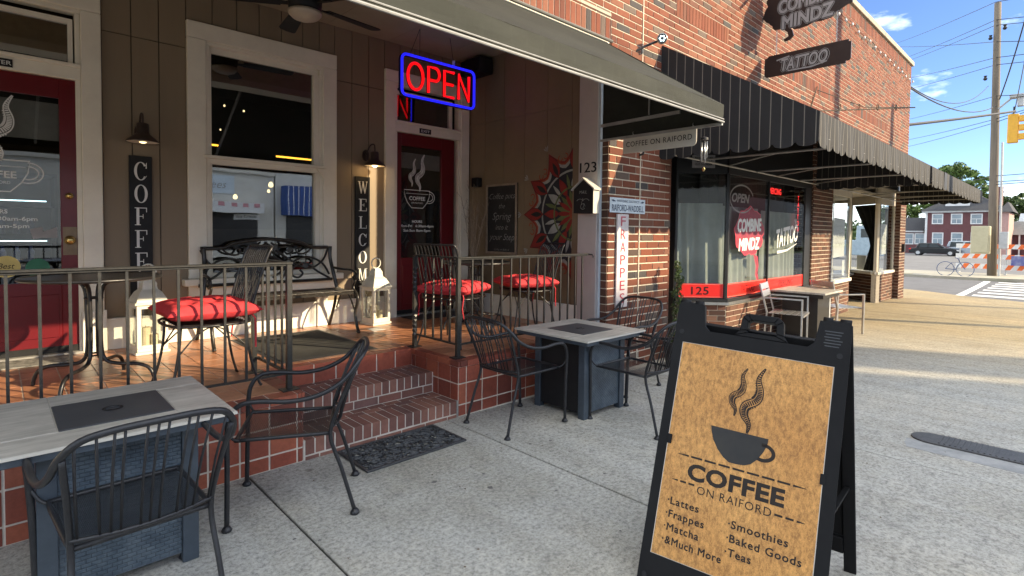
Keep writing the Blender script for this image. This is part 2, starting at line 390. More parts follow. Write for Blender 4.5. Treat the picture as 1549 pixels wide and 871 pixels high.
M_glass_win = glass('window_glass', (.78,.80,.80), .22)
M_glass_shop = glass('shop_glass', (.90,.92,.92), .02)
M_glass_l = glass('lantern_glass', (.92,.93,.92), .04)

def striped_awning():
    m, t, b, out = nodes('black_striped_canvas')
    gn = t.nodes.new('ShaderNodeUVMap'); gn.uv_map = 'UVMap'
    sx = t.nodes.new('ShaderNodeSeparateXYZ'); t.links.new(gn.outputs[0], sx.inputs[0])
    fr = t.nodes.new('ShaderNodeMath'); fr.operation = 'FRACT'; t.links.new(sx.outputs[0], fr.inputs[0])
    c = ramp(t, fr.outputs[0], [(0, (.13,.12,.10)), (.07, (.13,.12,.10)), (.09, (.011,.011,.012)), (1, (.011,.011,.012))], 'CONSTANT')
    f = noise(t, 3, 5, .6); c = mix(t, c, ramp(t, f, [(.3, (.75,)*3), (.7, (1.3,)*3)]), .6, 'MULTIPLY')
    t.links.new(c, b.inputs['Base Color']); b.inputs['Roughness'].default_value = .8
    bump(t, b, noise(t, 400, 2, .5), .2, .002); return m
M_stripe = striped_awning()
def canvas_grey():
    m, t, b, out = nodes('grey_awning_canvas')
    f = noise(t, 2.5, 6, .65, stretch=(.6,1,2.5)); c = ramp(t, f, [(.3, (.019,.021,.016)), (.7, (.033,.035,.027))])
    f2 = noise(t, 14, 5, .7, stretch=(1,1,.25)); c = mix(t, c, ramp(t, f2, [(.52, (1,1,1)), (.72, (1.5,1.5,1.48))]), .5, 'MULTIPLY')
    t.links.new(c, b.inputs['Base Color']); b.inputs['Roughness'].default_value = .75; b.inputs['Specular IOR Level'].default_value = .25
    bump(t, b, noise(t, 500, 2, .5), .25, .002); return m
M_canvas = canvas_grey()
M_rod = mat('canvas_edge_rod', (.36,.355,.33), (.26,.255,.24), 8, .4, metal=.2, bs=0)

def concrete():
    m, t, b, out = nodes('sidewalk_concrete')
    f = noise(t, .55, 8, .62); c = ramp(t, f, [(.30, (.30,.285,.235)), (.47, (.40,.395,.36)), (.62, (.43,.41,.355)), (.72, (.49,.475,.43))])
    f2 = noise(t, 9, 10, .78); c = mix(t, c, ramp(t, f2, [(.32, (.66,.67,.66)), (.47, (1,)*3), (.53, (1,)*3), (.70, (1.20,1.20,1.16))]), .85, 'MULTIPLY')
    f3 = noise(t, 42, 8, .85); c = mix(t, c, ramp(t, f3, [(.38, (.42,.43,.44)), (.5, (1,)*3), (.62, (1.36,1.37,1.36))]), .9, 'MULTIPLY')
    # stains
    v = t.nodes.new('ShaderNodeTexVoronoi'); v.inputs['Scale'].default_value = 1.9; gn = t.nodes.new('ShaderNodeNewGeometry'); t.links.new(gn.outputs['Position'], v.inputs['Vector'])
    c = mix(t, c, ramp(t, v.outputs['Distance'], [(.0, (.35,.33,.31)), (.035, (.5,.49,.47)), (.06, (1,1,1))]), .8, 'MULTIPLY')
    # golden sunlight tint painted into the concrete further down the pavement
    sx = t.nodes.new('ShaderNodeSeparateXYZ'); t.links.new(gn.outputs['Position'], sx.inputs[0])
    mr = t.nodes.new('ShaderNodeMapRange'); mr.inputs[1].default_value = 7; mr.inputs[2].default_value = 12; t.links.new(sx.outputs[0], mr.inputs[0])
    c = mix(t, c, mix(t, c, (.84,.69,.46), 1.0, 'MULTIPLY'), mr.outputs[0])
    f5 = noise(t, 1.3, 6, .6, stretch=(3.2,.35,1)); c = mix(t, c, ramp(t, f5, [(.35, (.8,.78,.74)), (.6, (1.08,)*3)]), .6, 'MULTIPLY')
    t.links.new(c, b.inputs['Base Color']); b.inputs['Roughness'].default_value = .88; b.inputs['Specular IOR Level'].default_value = .35
    bump(t, b, noise(t, 70, 6, .75), .55, .006); return m
M_conc = concrete()

def kraft():
    m, t, b, out = nodes('kraft_paper_print')
    f = noise(t, 2.0, 4, .5, 'obj'); c = ramp(t, f, [(.3, (.46,.215,.050)), (.7, (.60,.315,.088))])
    f2 = noise(t, 60, 6, .85, 'obj', stretch=(1,1,.5)); c = mix(t, c, ramp(t, f2, [(.38, (.50,.44,.38)), (.5, (1,)*3), (.62, (1.38,1.42,1.5))]), .85, 'MULTIPLY')
    f3 = noise(t, 330, 3, .8, 'obj'); c = mix(t, c, ramp(t, f3, [(.34, (.62,.58,.5)), (.6, (1.15,)*3)]), .6, 'MULTIPLY')
    t.links.new(c, b.inputs['Base Color']); b.inputs['Roughness'].default_value = .42; b.inputs['Specular IOR Level'].default_value = .45; return m
M_kraft = kraft()
def woodtile():
    m, t, b, out = nodes('grey_wood_look_tile')
    f = noise(t, 3.0, 8, .7, stretch=(1.2,9,1)); c = ramp(t, f, [(.28, (.30,.28,.24)), (.5, (.43,.405,.35)), (.74, (.56,.53,.47))])
    f2 = noise(t, 5, 5, .6); c = mix(t, c, ramp(t, f2, [(.35, (.78,)*3), (.65, (1.1,)*3)]), .7, 'MULTIPLY')
    t.links.new(c, b.inputs['Base Color']); b.inputs['Roughness'].default_value = .5
    bump(t, b, f, .2, .003); return m
M_wtile = woodtile()
def weave(nm='blue_grey_woven_resin', rot=0, bw=.034):
    m, t, b, out = nodes(nm)
    gn = t.nodes.new('ShaderNodeTexCoord')
    bk = t.nodes.new('ShaderNodeTexBrick'); bk.inputs['Scale'].default_value = 1
    bk.offset = .5; bk.inputs['Brick Width'].default_value = bw; bk.inputs['Row Height'].default_value = .017
    bk.inputs['Mortar Size'].default_value = .0026; bk.inputs['Mortar Smooth'].default_value = 1
    mp = t.nodes.new('ShaderNodeMapping'); mp.inputs['Rotation'].default_value = (0, 0, 0)
    cb = t.nodes.new('ShaderNodeCombineXYZ'); sx = t.nodes.new('ShaderNodeSeparateXYZ'); t.links.new(gn.outputs['Object'], sx.inputs[0])
    ad = t.nodes.new('ShaderNodeMath'); t.links.new(sx.outputs[0], ad.inputs[0]); t.links.new(sx.outputs[1], ad.inputs[1])
    t.links.new(ad.outputs[0], cb.inputs[0]); t.links.new(sx.outputs[2], cb.inputs[1]); mp.inputs['Rotation'].default_value = (0, 0, rot); t.links.new(cb.outputs[0], mp.inputs[0]); t.links.new(mp.outputs[0], bk.inputs['Vector'])
    f = noise(t, 9, 6, .7, 'obj'); c = ramp(t, f, [(.3, (.035,.05,.068)), (.5, (.06,.085,.11)), (.74, (.12,.15,.175))])
    c2 = mix(t, c, (.60,.60,.62), bk.outputs['Fac'], 'MULTIPLY')
    t.links.new(c2, b.inputs['Base Color']); b.inputs['Roughness'].default_value = .38
    iv = t.nodes.new('ShaderNodeMath'); iv.operation = 'SUBTRACT'; iv.inputs[0].default_value = 1; t.links.new(bk.outputs['Fac'], iv.inputs[1])
    bump(t, b, iv.outputs[0], .6, .005); return m
M_weave = weave(); M_weave2 = weave('diagonal_woven_resin', .72, .05)
M_twood = mat('blue_grey_painted_post', (.055,.072,.092), (.034,.046,.06), 9, .42, bs=.15)
M_plate = mat('dark_plate', (.040,.044,.050), (.055,.058,.062), 7, .5, bs=.1)
# ------------------------------------------------------------ ground, roads, pavement
YW = 3.43            # street face of the brick building
mb = MB(); xs = [-120, -40, 2.6, 12, 22, 39.66, 60, 120, 400, 900]; ys = [-300, -60, -10, 3, 30, 120, 500]
V = [(x, y, g(x)-.30) for x in xs for y in ys]
F = [(i*len(ys)+j, (i+1)*len(ys)+j, (i+1)*len(ys)+j+1, i*len(ys)+j+1) for i in range(len(xs)-1) for j in range(len(ys)-1)]
mb.add(V, F); setting('ground', mb, M_grass)
def sheet(name, poly_x, y0, y1, dz, m, **k):     # strip following the slope
    mb = MB(); n = len(poly_x)
    V = [(x, y0, g(x)+dz) for x in poly_x]+[(x, y1, g(x)+dz) for x in poly_x]
    mb.add(V, [(i, i+1, n+i+1, n+i) for i in range(n-1)]); return setting(name, mb, m, **k)
sheet('main_road', [-60, 2.6, 20, 39.66, 80, 300], -18, 2.0, -.155, M_asph)
sheet('cross_street', [20, 30, 35.3], 2.0, 160, -.155, M_asph)
sheet('parking_lot', [41.5, 60, 130], 1.0, 120, -.10, M_lot)

pave = thing('pavement', None, None, (0, 0, 0), kind='structure')
seams = [-5.0, -3.4, -1.9, -.405, 1.09, 2.587, 4.458, 6.14, 7.72, 9.3, 10.9, 12.5, 14.1, 15.7, 17.2, 18.7]
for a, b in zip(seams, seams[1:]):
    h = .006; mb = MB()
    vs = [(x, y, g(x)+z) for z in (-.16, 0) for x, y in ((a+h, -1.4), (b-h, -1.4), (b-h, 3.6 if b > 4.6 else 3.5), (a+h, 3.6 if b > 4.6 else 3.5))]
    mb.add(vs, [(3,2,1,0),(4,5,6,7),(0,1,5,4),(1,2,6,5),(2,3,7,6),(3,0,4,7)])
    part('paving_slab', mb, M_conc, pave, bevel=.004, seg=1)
mb = MB(); mb.box(-5, -1.35, -.2, 2.6, 3.45, -.012)
vs = [(x, y, g(x)+z) for z in (-.2, -.012) for x, y in ((2.6, -1.35), (18.7, -1.35), (18.7, 3.43), (2.6, 3.43))]
mb.add(vs, [(3,2,1,0),(4,5,6,7),(0,1,5,4),(1,2,6,5),(2,3,7,6),(3,0,4,7)])
part('slab_joint_filler', mb, mat('dirty_joint', (.05,.045,.04), None, 20, .95), pave)
# recessed entrance floors of the shops (same concrete)
def slabpoly(poly, top=0, th=.16, name='paving_slab', m=None, parent=pave):
    n = len(poly); vs = [(x, y, g(x)+top-th) for x, y in poly]+[(x, y, g(x)+top) for x, y in poly]
    mb = MB().add(vs, [tuple(range(n-1,-1,-1)), tuple(range(n, 2*n))]+[(i, (i+1)%n, n+(i+1)%n, n+i) for i in range(n)])
    return part(name, mb, m or M_conc, parent)
slabpoly([(5.92, 3.605), (10.9, 3.605), (10.9, 5.5), (5.92, 5.5)])
slabpoly([(12.2, 3.605), (18.6, 3.605), (18.6, 6.0), (12.2, 6.0)])
corner = [(18.71, -1.4), (19.2, -.9), (19.9, .05), (20.46, 1.0), (21.3, 2.5), (22.1, 3.3), (22.62, 4.07), (22.8, 5.4), (22.8, 60), (18.71, 60)]
slabpoly(corner[:6]+[(22.2, 3.42), (18.71, 3.42)])
slabpoly([(18.71, 3.43), (22.21, 3.43), (22.62, 4.07), (22.8, 5.4), (22.8, 9), (18.71, 9)])
slabpoly([(18.71, 9.01), (22.8, 9.01), (22.8, 60), (18.71, 60)])
# faint hairline crack slab lines on the corner are left to the material
far = [(35.3, 60), (35.3, 5.0), (35.55, 3.2), (36.2, 1.8), (37.5, .9), (41.5, .8), (41.5, 60)]
slabpoly(far, -.02, .15, 'far_pavement_slab', M_curb)
slabpoly([(35.42, 60), (35.42, 6.2), (36.2, 6.2), (36.2, 60)], -.008, .01, 'far_kerb_paint', M_ycurb)
slabpoly([(37.6, 60), (37.6, 4.6), (38.2, 4.3), (39.6, 4.3), (39.6, 60)], -.01, .01, 'grass_strip', M_grass)
# zebra crossing
cw = thing('road_marking', None, None, (28, 1, g(28)), kind='structure')
def stripe(poly):
    mb = MB(); mb.add([(x, y, g(x)-.149) for x, y in poly], [tuple(range(len(poly)))]); part('painted_stripe', mb, M_line, cw)
for i, x in enumerate([23.7, 25.4, 27.1, 28.8, 30.5, 32.2, 33.9]):
    stripe([(x, 2.45+i*.02), (x, -3), (x+.75, -3), (x+.75, 2.47+i*.02)])
stripe([(22.5, 2.62), (24.0, 2.62), (30, 2.75), (34.9, 2.9), (34.9, 3.15), (30, 3.0), (24, 2.85), (22.6, 2.85)])

# utility cover with its cement patch
ut = thing('utility_cover', 'long dark cast iron utility cover with rounded ends set in the pavement', 'utility cover', (5.02, .42, g(5)), 0)
def stadium(cx, cy, a, r, rot, n=10):
    P = [(a+r*cos(t), r*sin(t)) for t in [(-pi/2+pi*i/n) for i in range(n+1)]]+[(-a+r*cos(t), r*sin(t)) for t in [(pi/2+pi*i/n) for i in range(n+1)]]
    return [(cx+x*cos(rot)-y*sin(rot), cy+x*sin(rot)+y*cos(rot)) for x, y in P]
SG = lambda z: (lambda u, v, w_: Vector((u, v, g(u)+z+w_)))
mb = MB(); mb.prism(stadium(5.14, .28, .44, .135, pi/2+.02), SG(0), 0, .012); part('cover_plate', mb, M_iron2, ut, bevel=.004)
mb = MB()
for i in range(26):
    y = -.13+i*.032; mb.bar((5.03, y, g(5)+.0135), (5.25, y, g(5)+.0135), .012, .004)
part('grip_rib', mb, M_iron2, ut, kind='stuff')
random.seed(4)
slabpoly([(p[0]+random.uniform(-.025, .025), p[1]+random.uniform(-.02, .02)) for p in stadium(4.95, .36, .36, .15, pi/2+.05, 9)], .0015, .01, 'cement_patch', M_patch)

# ------------------------------------------------------------ brick building
BX0, BX1 = -4.0, 18.72
bb = thing('brick_building', 'long two storey red brick building with black and grey awnings over its shopfronts', 'building', (4.66, 3.6, 0))
bricks = []      # (x, y, z, length, height, kind) face to the street
def wall_bricks(x0, x1, z0, z1, L, H, out, Y=YW, skip=None, J=.013):
    n = int(round((z1-z0)/H)); 
    for r in range(n):
        z = z0+r*H; x = x0-(L/2 if r % 2 else 0)
        while x < x1-.02:
            a, b = max(x, x0), min(x+L, x1)
            for a_, b_ in ((skip(a, b, z, z+H) if skip else [(a, b)])):
                if b_-a_ > .03: out.append((a_+J/2, b_-J/2, z+J/2, z+H-J/2, Y))
            x += L
H1, L1 = .0832, .2495; H2, L2 = .0768, .2304
# soldier courses
sold = []
def soldier(x0, x1, z0, z1, s=.0785):
    x = x0
    while x < x1-.02: sold.append((x+.006, min(x+s, x1)-.006, z0+.006, z1-.006, YW)); x += s
soldier(-4, 4.66, 3.49, 3.7204)
SEG = [(-3.6, -.6), (1.0, 4.0), (5.95, 7.35), (9.2, 12.0), (13.4, 16.2)]
for a, b in SEG: soldier(a, b, 4.1044, 4.3348)
soldier(-4, BX1, 6.0244, 6.27, .085)
def skip_up(a, b, z0, z1):
    iv = [(a, b)]; cut = []
    if z0 < 3.70: cut.append((-9, 4.66))
    if z1 > 4.12 and z0 < 4.32: cut += SEG
    for s0, s1 in cut:
        n_ = []
        for p, q in iv:
            if q <= s0 or p >= s1: n_.append((p, q)); continue
            if p < s0: n_.append((p, s0))
            if q > s1: n_.append((s1, q))
        iv = n_
    return iv
up = []; wall_bricks(BX0, BX1, 3.49, 6.06, L2, H2, up, skip=skip_up)
# partial course above the first awning line down to the pillar
low = []
wall_bricks(4.66, 5.91, 0, 3.49-.0, L1, H1, low)
low2 = []
wall_bricks(10.95, 12.12, -.14, 3.49, .24, .080, low2)
wall_bricks(18.05, BX1, -.24, 3.49, .24, .080, low2)
# split: the 300 nearest become parts
cand = [b+('up',) for b in up+sold]+[b+('low',) for b in low]
vis = [b for b in cand if b[1] > 3.3]
def key(b):
    X = (b[0]+b[1])/2; return -(b[1]-b[0])*(YW)/(X*X+YW*YW)*max(.3, min(1, (b[3]-b[2])/.06))
vis.sort(key=key); near = vis[:300]; ns = set(near)
rest = [b for b in cand if b not in ns]
cache = {}
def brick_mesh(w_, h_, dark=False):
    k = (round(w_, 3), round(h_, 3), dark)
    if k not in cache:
        m_ = MB(); m_.box(-w_/2, -.006, -h_/2, w_/2, .03, h_/2); cache[k] = mesh('brick', m_, M_brick_shaded if dark else M_brick)
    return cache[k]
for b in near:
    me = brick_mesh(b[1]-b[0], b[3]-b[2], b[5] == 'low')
    piece('brick', me, ((b[0]+b[1])/2, YW+random.uniform(-.0015, .0015), (b[2]+b[3])/2), bb)
mb = MB()
for b in rest: mb.box(b[0], YW-.006, b[2], b[1], YW+.03, b[3])
part('brickwork', mb, M_brick_s, bb, kind='stuff')
mb = MB()
for b in low2: mb.box(b[0], YW-.009, b[2], b[1], YW+.03, b[3])
part('pier_brickwork', mb, M_brick2_s, bb, kind='stuff')
# returns (sides) of the piers, left face
def side_bricks(X, y0, y1, z0, z1, m_, sgn=-1, name='pier_return_brickwork'):
    mb = MB(); r = 0; z = z0
    while z < z1-.03:
        y = y0-(.12 if r % 2 else 0)
        while y < y1-.02:
            a, b = max(y, y0), min(y+.24, y1)
            if b-a > .03: mb.box(X+sgn*.009, a+.005, z+.005, X-sgn*.03, b-.005, z+.0832-.005)
            y += .24
        z += .0832; r += 1
    part(name, mb, m_, bb, kind='stuff')
side_bricks(4.66, 3.425, 3.62, 0, 3.45, M_brick2_s)
side_bricks(5.91, 3.425, 5.0, -.04, 3.4, M_brick2_s, 1)
side_bricks(10.95, 3.425, 3.75, -.1, 3.4, M_brick2_s)
side_bricks(12.12, 3.425, 3.75, -.1, 3.4, M_brick2_s, 1)
side_bricks(18.05, 3.425, 3.75, -.2, 3.4, M_brick2_s)
side_bricks(BX1, 7.0, 14, -.25, 6.2, M_brick_s, 1)
# mortar body: wall core
mb = MB()
mb.box(BX0, YW, 3.49, BX1, 3.75, 6.29)
mb.box(4.66, YW, -.05, 5.91, 3.62, 3.489); mb.box(5.80, 3.622, -.05, 5.91, 5.0, 3.489)
mb.box(10.95, YW, -.2, 12.12, 3.75, 3.489); mb.box(18.05, YW, -.3, BX1, 3.75, 3.489)
mb.box(18.55, 7.0, -.3, BX1, 14, 6.29); mb.box(18.55, 3.752, 2.5, BX1, 6.998, 6.29); mb.box(18.55, 3.752, -.3, BX1, 6.998, .42)
part('mortar_wall', mb, M_mortar, bb)
mb = MB(); mb.box(BX0, 14, -.3, BX1, 14.2, 6.2); mb.box(BX0, 3.76, 6.0, BX1-.2, 14, 6.1); mb.box(BX0, 3.76, -.3, BX0+.2, 14, 6.1)
part('back_wall_and_roof', mb, M_mortar, bb)
# coping stones
x = BX0
while x < BX1:
    b_ = min(x+1.5, BX1+.06); mb = MB(); mb.box(x+.004, YW-.06, 6.29, b_-.004, 3.80, 6.41); part('coping_stone', mb, M_cap, bb, bevel=.008); x += 1.5
mb = MB(); mb.box(BX1-.24, 3.81, 6.29, BX1+.06, 14.2, 6.41); part('coping_stone', mb, M_cap, bb, bevel=.008)
# movement joint, hooks and bracket remains
mb = MB(); mb.box(5.235, YW-.012, .03, 5.247, YW, 6.05); part('movement_joint', mb, M_mortar, bb)
mb = MB(); mb.tube([(5.22, YW-.005, 2.38), (5.22, YW-.05, 2.38), (5.22, YW-.06, 2.42)], .012, 6); part('iron_hook', mb, M_wire, bb)
# dark space behind the shopfronts
for (a, b) in ((5.92, 10.94), (12.13, 18.04)):
    mb = MB(); mb.box(a, YW+.02, 2.75, b, 3.74, 3.48); part('fascia_board', mb, M_frame, bb)
mb = MB()
mb.box(5.92, 9.5, -.2, 18.5, 9.6, 3.48); mb.box(5.92, 3.76, 3.3, 18.5, 9.6, 3.4); mb.box(11.4, 3.76, -.2, 11.6, 9.5, 3.29)
mb.box(5.92, 5.5, -.25, 18.5, 9.5, -.1)
part('shop_interior_shell', mb, M_int, bb)

# ------------------------------------------------------------ cafe front (siding, trim, doors, window)
YB = 5.733; ZF = .452
cf = thing('cafe_building_front', 'tan boarded cafe wall behind the porch with two red doors and tall window', 'building front', (1.5, YB, ZF))
edges = [-2.69, -2.48, -2.27, -2.06, -1.85, -1.64, -1.43, -1.22, -1.01, -.80, -.59, -.38, -.17, .04, .25, .46, .672, .88, 1.085, 1.30, 1.519, 1.735, 1.945, 2.165, 2.385, 2.564, 2.74, 2.945, 3.154, 3.36, 3.57, 3.78, 3.99, 4.2, 4.41, 4.65]
opens = [(-.55, .60, 0, 3.36), (1.36, 2.69, .98, 3.36), (3.42, 4.56, 0, 3.36)]
for a, b in zip(edges, edges[1:]):
    for z0, z1 in ((ZF, 3.154), (3.162, 3.78)):
        rs = [(z0, z1)]
        for ox0, ox1, oz0, oz1 in opens:
            if a >= ox0-.08 and b <= ox1+.08 or (min(b, ox1)-max(a, ox0)) > .07:
                n_ = []
                for p, q in rs:
                    if oz0 > p: n_.append((p, min(q, oz0)))
                    if oz1 < q: n_.append((max(p, oz1), q))
                    if oz1 <= p or oz0 >= q: n_.append((p, q))
                rs = [r for r in set(n_) if r[1]-r[0] > .02]
        for p, q in rs:
            mb = MB(); mb.box(a+.004, YB, p, b-.004, YB+.03, q); part('siding_board', mb, M_siding, cf)
mb = MB()
for (a, b, c, d) in ((-2.7, -.50, ZF, 3.78), (.55, 1.40, ZF, 3.78), (2.65, 3.46, ZF, 3.78), (4.52, 4.65, ZF, 3.78), (-.5, .55, 3.30, 3.78), (1.4, 2.65, 3.30, 3.78), (3.46, 4.52, 3.3, 3.78), (1.4, 2.65, ZF, 1.0)):
    mb.box(a, YB+.012, c, b, YB+.12, d)
part('wall_core', mb, mat('groove_dark', (.07,.055,.04), None, 5, .9, bs=0), cf)
# baseboards
for a, b in ((-2.7, -.66), (.665, 1.40), (1.52, 2.52), (2.64, 3.355)):
    mb = MB(); mb.box(a, YB-.028, ZF+.001, b, YB-.001, .705); mb.box(a, YB-.034, .7055, b, YB-.001, .722); part('baseboard', mb, M_bb, cf, bevel=.003)
for a, b in ((1.402, 1.518), (2.522, 2.638)):
    mb = MB(); mb.box(a, YB-.045, ZF+.001, b, YB-.001, .76); mb.box(a-.012, YB-.055, .761, b+.012, YB-.001, .80); part('plinth_block', mb, M_bb, cf, bevel=.003)
def trim_frame(x0, x1, z0, z1, wd, name='casing', sill=False):
    for nm, (a, b, c, d) in {'L': (x0, x0+wd, z0, z1-wd-.002), 'R': (x1-wd, x1, z0, z1-wd-.002), 'T': (x0, x1, z1-wd, z1)}.items():
        mb = MB(); mb.box(a, YB-.035, c, b, YB+.04, d); part(name, mb, M_white, cf, bevel=.005)
    mb = MB(); mb.box(x0+wd, YB-.02, z0, x0+wd+.035, YB+.08, z1-wd-.036); mb.box(x1-wd-.035, YB-.02, z0, x1-wd, YB+.08, z1-wd-.036); mb.box(x0+wd, YB-.02, z1-wd-.035, x1-wd, YB+.08, z1-wd)
    part('jamb', mb, M_white, cf, bevel=.004)
# window
trim_frame(1.30, 2.75, 1.03, 3.415, .155)
mb = MB(); mb.box(1.25, YB-.10, .965, 2.80, YB+.06, 1.028); part('window_sill', mb, M_white, cf, bevel=.006)
mb = MB(); mb.box(1.30, YB-.025, .86, 2.75, YB+.02, .963); part('sill_apron', mb, M_white, cf, bevel=.004)
win = part('window', MB().box(1.455+.035, YB+.03, 3.165, 2.56, YB+.06, 3.224), M_white, cf)
def pane(parent, x0, x1, z0, z1, Y, m_, name='pane'):
    mb = MB(); mb.box(x0, Y, z0, x1, Y+.006, z1); return part(name, mb, m_, parent)
mb = MB(); mb.box(1.49, YB-.012, 2.115, 2.56, YB+.06, 2.195); mb.box(1.43, YB-.05, 2.165, 2.63, YB-.013, 2.195)
mb.box(2.515, YB-.012, 1.03, 2.56, YB+.055, 2.114); mb.box(2.50, YB-.012, 2.196, 2.56, YB+.055, 3.164)
mb.box(1.49, YB-.012, 1.03, 1.507, YB+.055, 2.114); mb.box(1.49, YB-.012, 2.196, 1.505, YB+.055, 3.164)
mb.box(1.508, YB-.012, 1.03, 2.514, YB+.055, 1.075); part('sash', mb, M_white, win, bevel=.003)
mb = MB(); mb.prism([(2.52, 2.16), (2.60, 2.16), (2.60, 2.07)], SFront(YB), .02, .04); part('sash_bracket', mb, M_white, win)
pane(win, 1.506, 2.50, 2.196, 3.164, YB+.03, M_glass_win); pane(win, 1.508, 2.514, 1.076, 2.114, YB+.034, M_glass_win)
# pale sign ghost behind the upper pane: a faint oval cafe emblem seen inside
def door(x0, x1, gx0, gx1, gz0, gz1, tx0, tx1, ox0, ox1, knob, text, txp, left):
    trim_frame(ox0, ox1, ZF, 3.413, .135)
    mb = MB(); mb.box(ox0+.136, YB-.03, 2.70, ox1-.136, YB+.06, 2.80); mb.box(ox0+.136, YB-.045, 2.80, ox1-.136, YB+.06, 2.83); part('transom_bar', mb, M_white, cf, bevel=.004)
    tw = part('transom_window', MB().box(tx0-.03, YB-.005, 2.832, tx0, YB+.055, 3.19).box(tx1, YB-.005, 2.832, tx1+.03, YB+.055, 3.19).box(tx0, YB-.005, 3.155, tx1, YB+.055, 3.19), M_white, cf)
    pane(tw, tx0, tx1, 2.833, 3.154, YB+.03, M_glass_win)
    for a, b in ((ox0-.012, ox0+.15), (ox1-.15, ox1+.012)):
        mb = MB(); mb.box(a, YB-.055, ZF+.001, b, YB-.036, .80); part('trim_plinth', mb, M_bb, cf, bevel=.003)
    d = MB(); d.box(x0, YB+.005, ZF+.03, x0+(gx0-x0), YB+.05, 2.695); d.box(gx1, YB+.005, ZF+.03, x1, YB+.05, 2.695)
    d.box(gx0, YB+.005, gz1, gx1, YB+.05, 2.695); d.box(gx0, YB+.005, ZF+.03, gx1, YB+.05, gz0)
    dd = part('door', d, M_red, cf, bevel=.003)
    mb = MB(); mb.box(gx0+.02, YB-.002, .60, gx1-.02, YB+.004, gz0-.10); part('door_panel', mb, M_red, dd, bevel=.004)
    pane(dd, gx0, gx1, gz0, gz1, YB+.022, M_glass_door)
    mb = MB(); mb.box(x0, YB-.06, ZF+.001, x1, YB+.06, ZF+.022); part('threshold', mb, M_rod, cf)
    mb = MB(); mb.box(x0+.01, YB-.005, ZF+.024, x1-.01, YB+.004, ZF+.075); part('door_sweep', mb, M_black, dd)
    if knob:
        kx = knob
        mb = MB(); mb.box(kx-.045, YB-.001, 1.27, kx+.045, YB+.004, 1.50); part('backplate', mb, mat('worn_plate', (.22,.15,.09), None, 20, .4, metal=.6, bs=0), dd)
        for nm, z, r in (('door_knob', 1.393, .030), ('deadbolt', 1.755, .022)):
            mb = MB(); S = Surf((kx, YB+.004, z), (1,0,0), (0,0,1), (0,-1,0))
            V = []; Fc = []
            prof = [(r*1.25, 0), (r*1.25, .006), (r*.5, .012), (r*.5, .03), (r*.95, .036), (r, .048), (r*.8, .06), (r*.2, .066)]
            n = 14
            for pr, w_ in prof:
                for k in range(n): V.append(S(pr*cos(2*pi*k/n), pr*sin(2*pi*k/n), w_))
            for i in range(len(prof)-1):
                for k in range(n): Fc.append((i*n+k, i*n+(k+1)%n, (i+1)*n+(k+1)%n, (i+1)*n+k))
            Fc.append(tuple((len(prof)-1)*n+k for k in range(n)))
            part(nm, mb.add(V, Fc), M_brass, dd, smooth=True)
    mb = MB(); mb.box(txp-.085, YB-.037, 2.718, txp+.085, YB-.030, 2.778); pl = part('door_plate', mb, M_black, cf, label='small black plate with white lettering reading '+text)
    part('lettering', text_mb(text, SFront(YB), txp, 2.732, .032, .0385, width=.05*len(text)*.55+.02, off=.01, align='C'), M_wtxt, pl)
    return dd
dL = door(-.395, .515, -.27, .392, 1.05, 2.54, -.33, .455, -.54, .667, .448, 'ENTER', .035, True)
dR = door(3.506, 4.40, 3.60, 4.20, 1.17, 2.545, 3.507, 4.33, 3.357, 4.628, None, 'EXIT', 3.92, False)
# blinds or shelf band behind the glass of both doors
for (a, b) in ((-.27, .392), (3.60, 4.20)):
    mb = MB(); mb.box(a-.02, YB+.058, 2.20 if a < 1 else 2.28, b+.02, YB+.075, 2.50 if a < 1 else 2.47); part('valance_band', mb, mat('band_board', (.36,.34,.30), None, 6, .6), cf)

# cup logo drawn on any surface
def tentacle(x0, y0, sc_, S, w, mbs, flip=1):
    ctr = smooth_path([(x0+.10*sc_*flip, y0+1.0*sc_, 0), (x0+.02*sc_, y0+.82*sc_, 0), (x0+.06*sc_, y0+.62*sc_, 0), (x0+.02*sc_, y0+.47*sc_, 0), (x0-.13*sc_, y0+.36*sc_, 0), (x0-.14*sc_, y0+.22*sc_, 0), (x0-.05*sc_, y0+.08*sc_, 0), (x0-.06*sc_, y0-.06*sc_, 0)], 6)
    N = len(ctr); C = [(p.x, p.y) for p in ctr]
    prof = [sc_*(.012+.11*sin(pi*min(1, i/(N-1)*1.0))**1.1) for i in range(N)]
    L, R_ = [], []
    for i in range(N):
        a = C[max(i-1, 0)]; b = C[min(i+1, N-1)]; dx, dy = b[0]-a[0], b[1]-a[1]; l = math.hypot(dx, dy)
        h = prof[i]/2; L.append((C[i][0]-dy/l*h, C[i][1]+dx/l*h)); R_.append((C[i][0]+dy/l*h, C[i][1]-dx/l*h))
    mbs.line(L, S, sc_*.017, w); mbs.line(R_, S, sc_*.017, w)
    for i in range(2, N-2):
        mbs.line([(L[i][0]*.82+R_[i][0]*.18, L[i][1]*.82+R_[i][1]*.18), (L[i][0]*.18+R_[i][0]*.82, L[i][1]*.18+R_[i][1]*.82)], S, sc_*.020, w)
        if prof[i] > sc_*.07:
            o = R_[i] if i < N*.45 else L[i]; c0 = C[i]; e = 1.28
            mbs.flat(ell(c0[0]+(o[0]-c0[0])*e, c0[1]+(o[1]-c0[1])*e, sc_*.012, sc_*.012, 6), S, w)
def cup_poly(cx, cy, W, Hh):
    return [(cx-W/2, cy+Hh), (cx+W/2, cy+Hh), (cx+W*.47, cy+Hh*.62), (cx+W*.38, cy+Hh*.3), (cx+W*.22, cy+.0), (cx-W*.22, cy), (cx-W*.38, cy+Hh*.3), (cx-W*.47, cy+Hh*.62)]
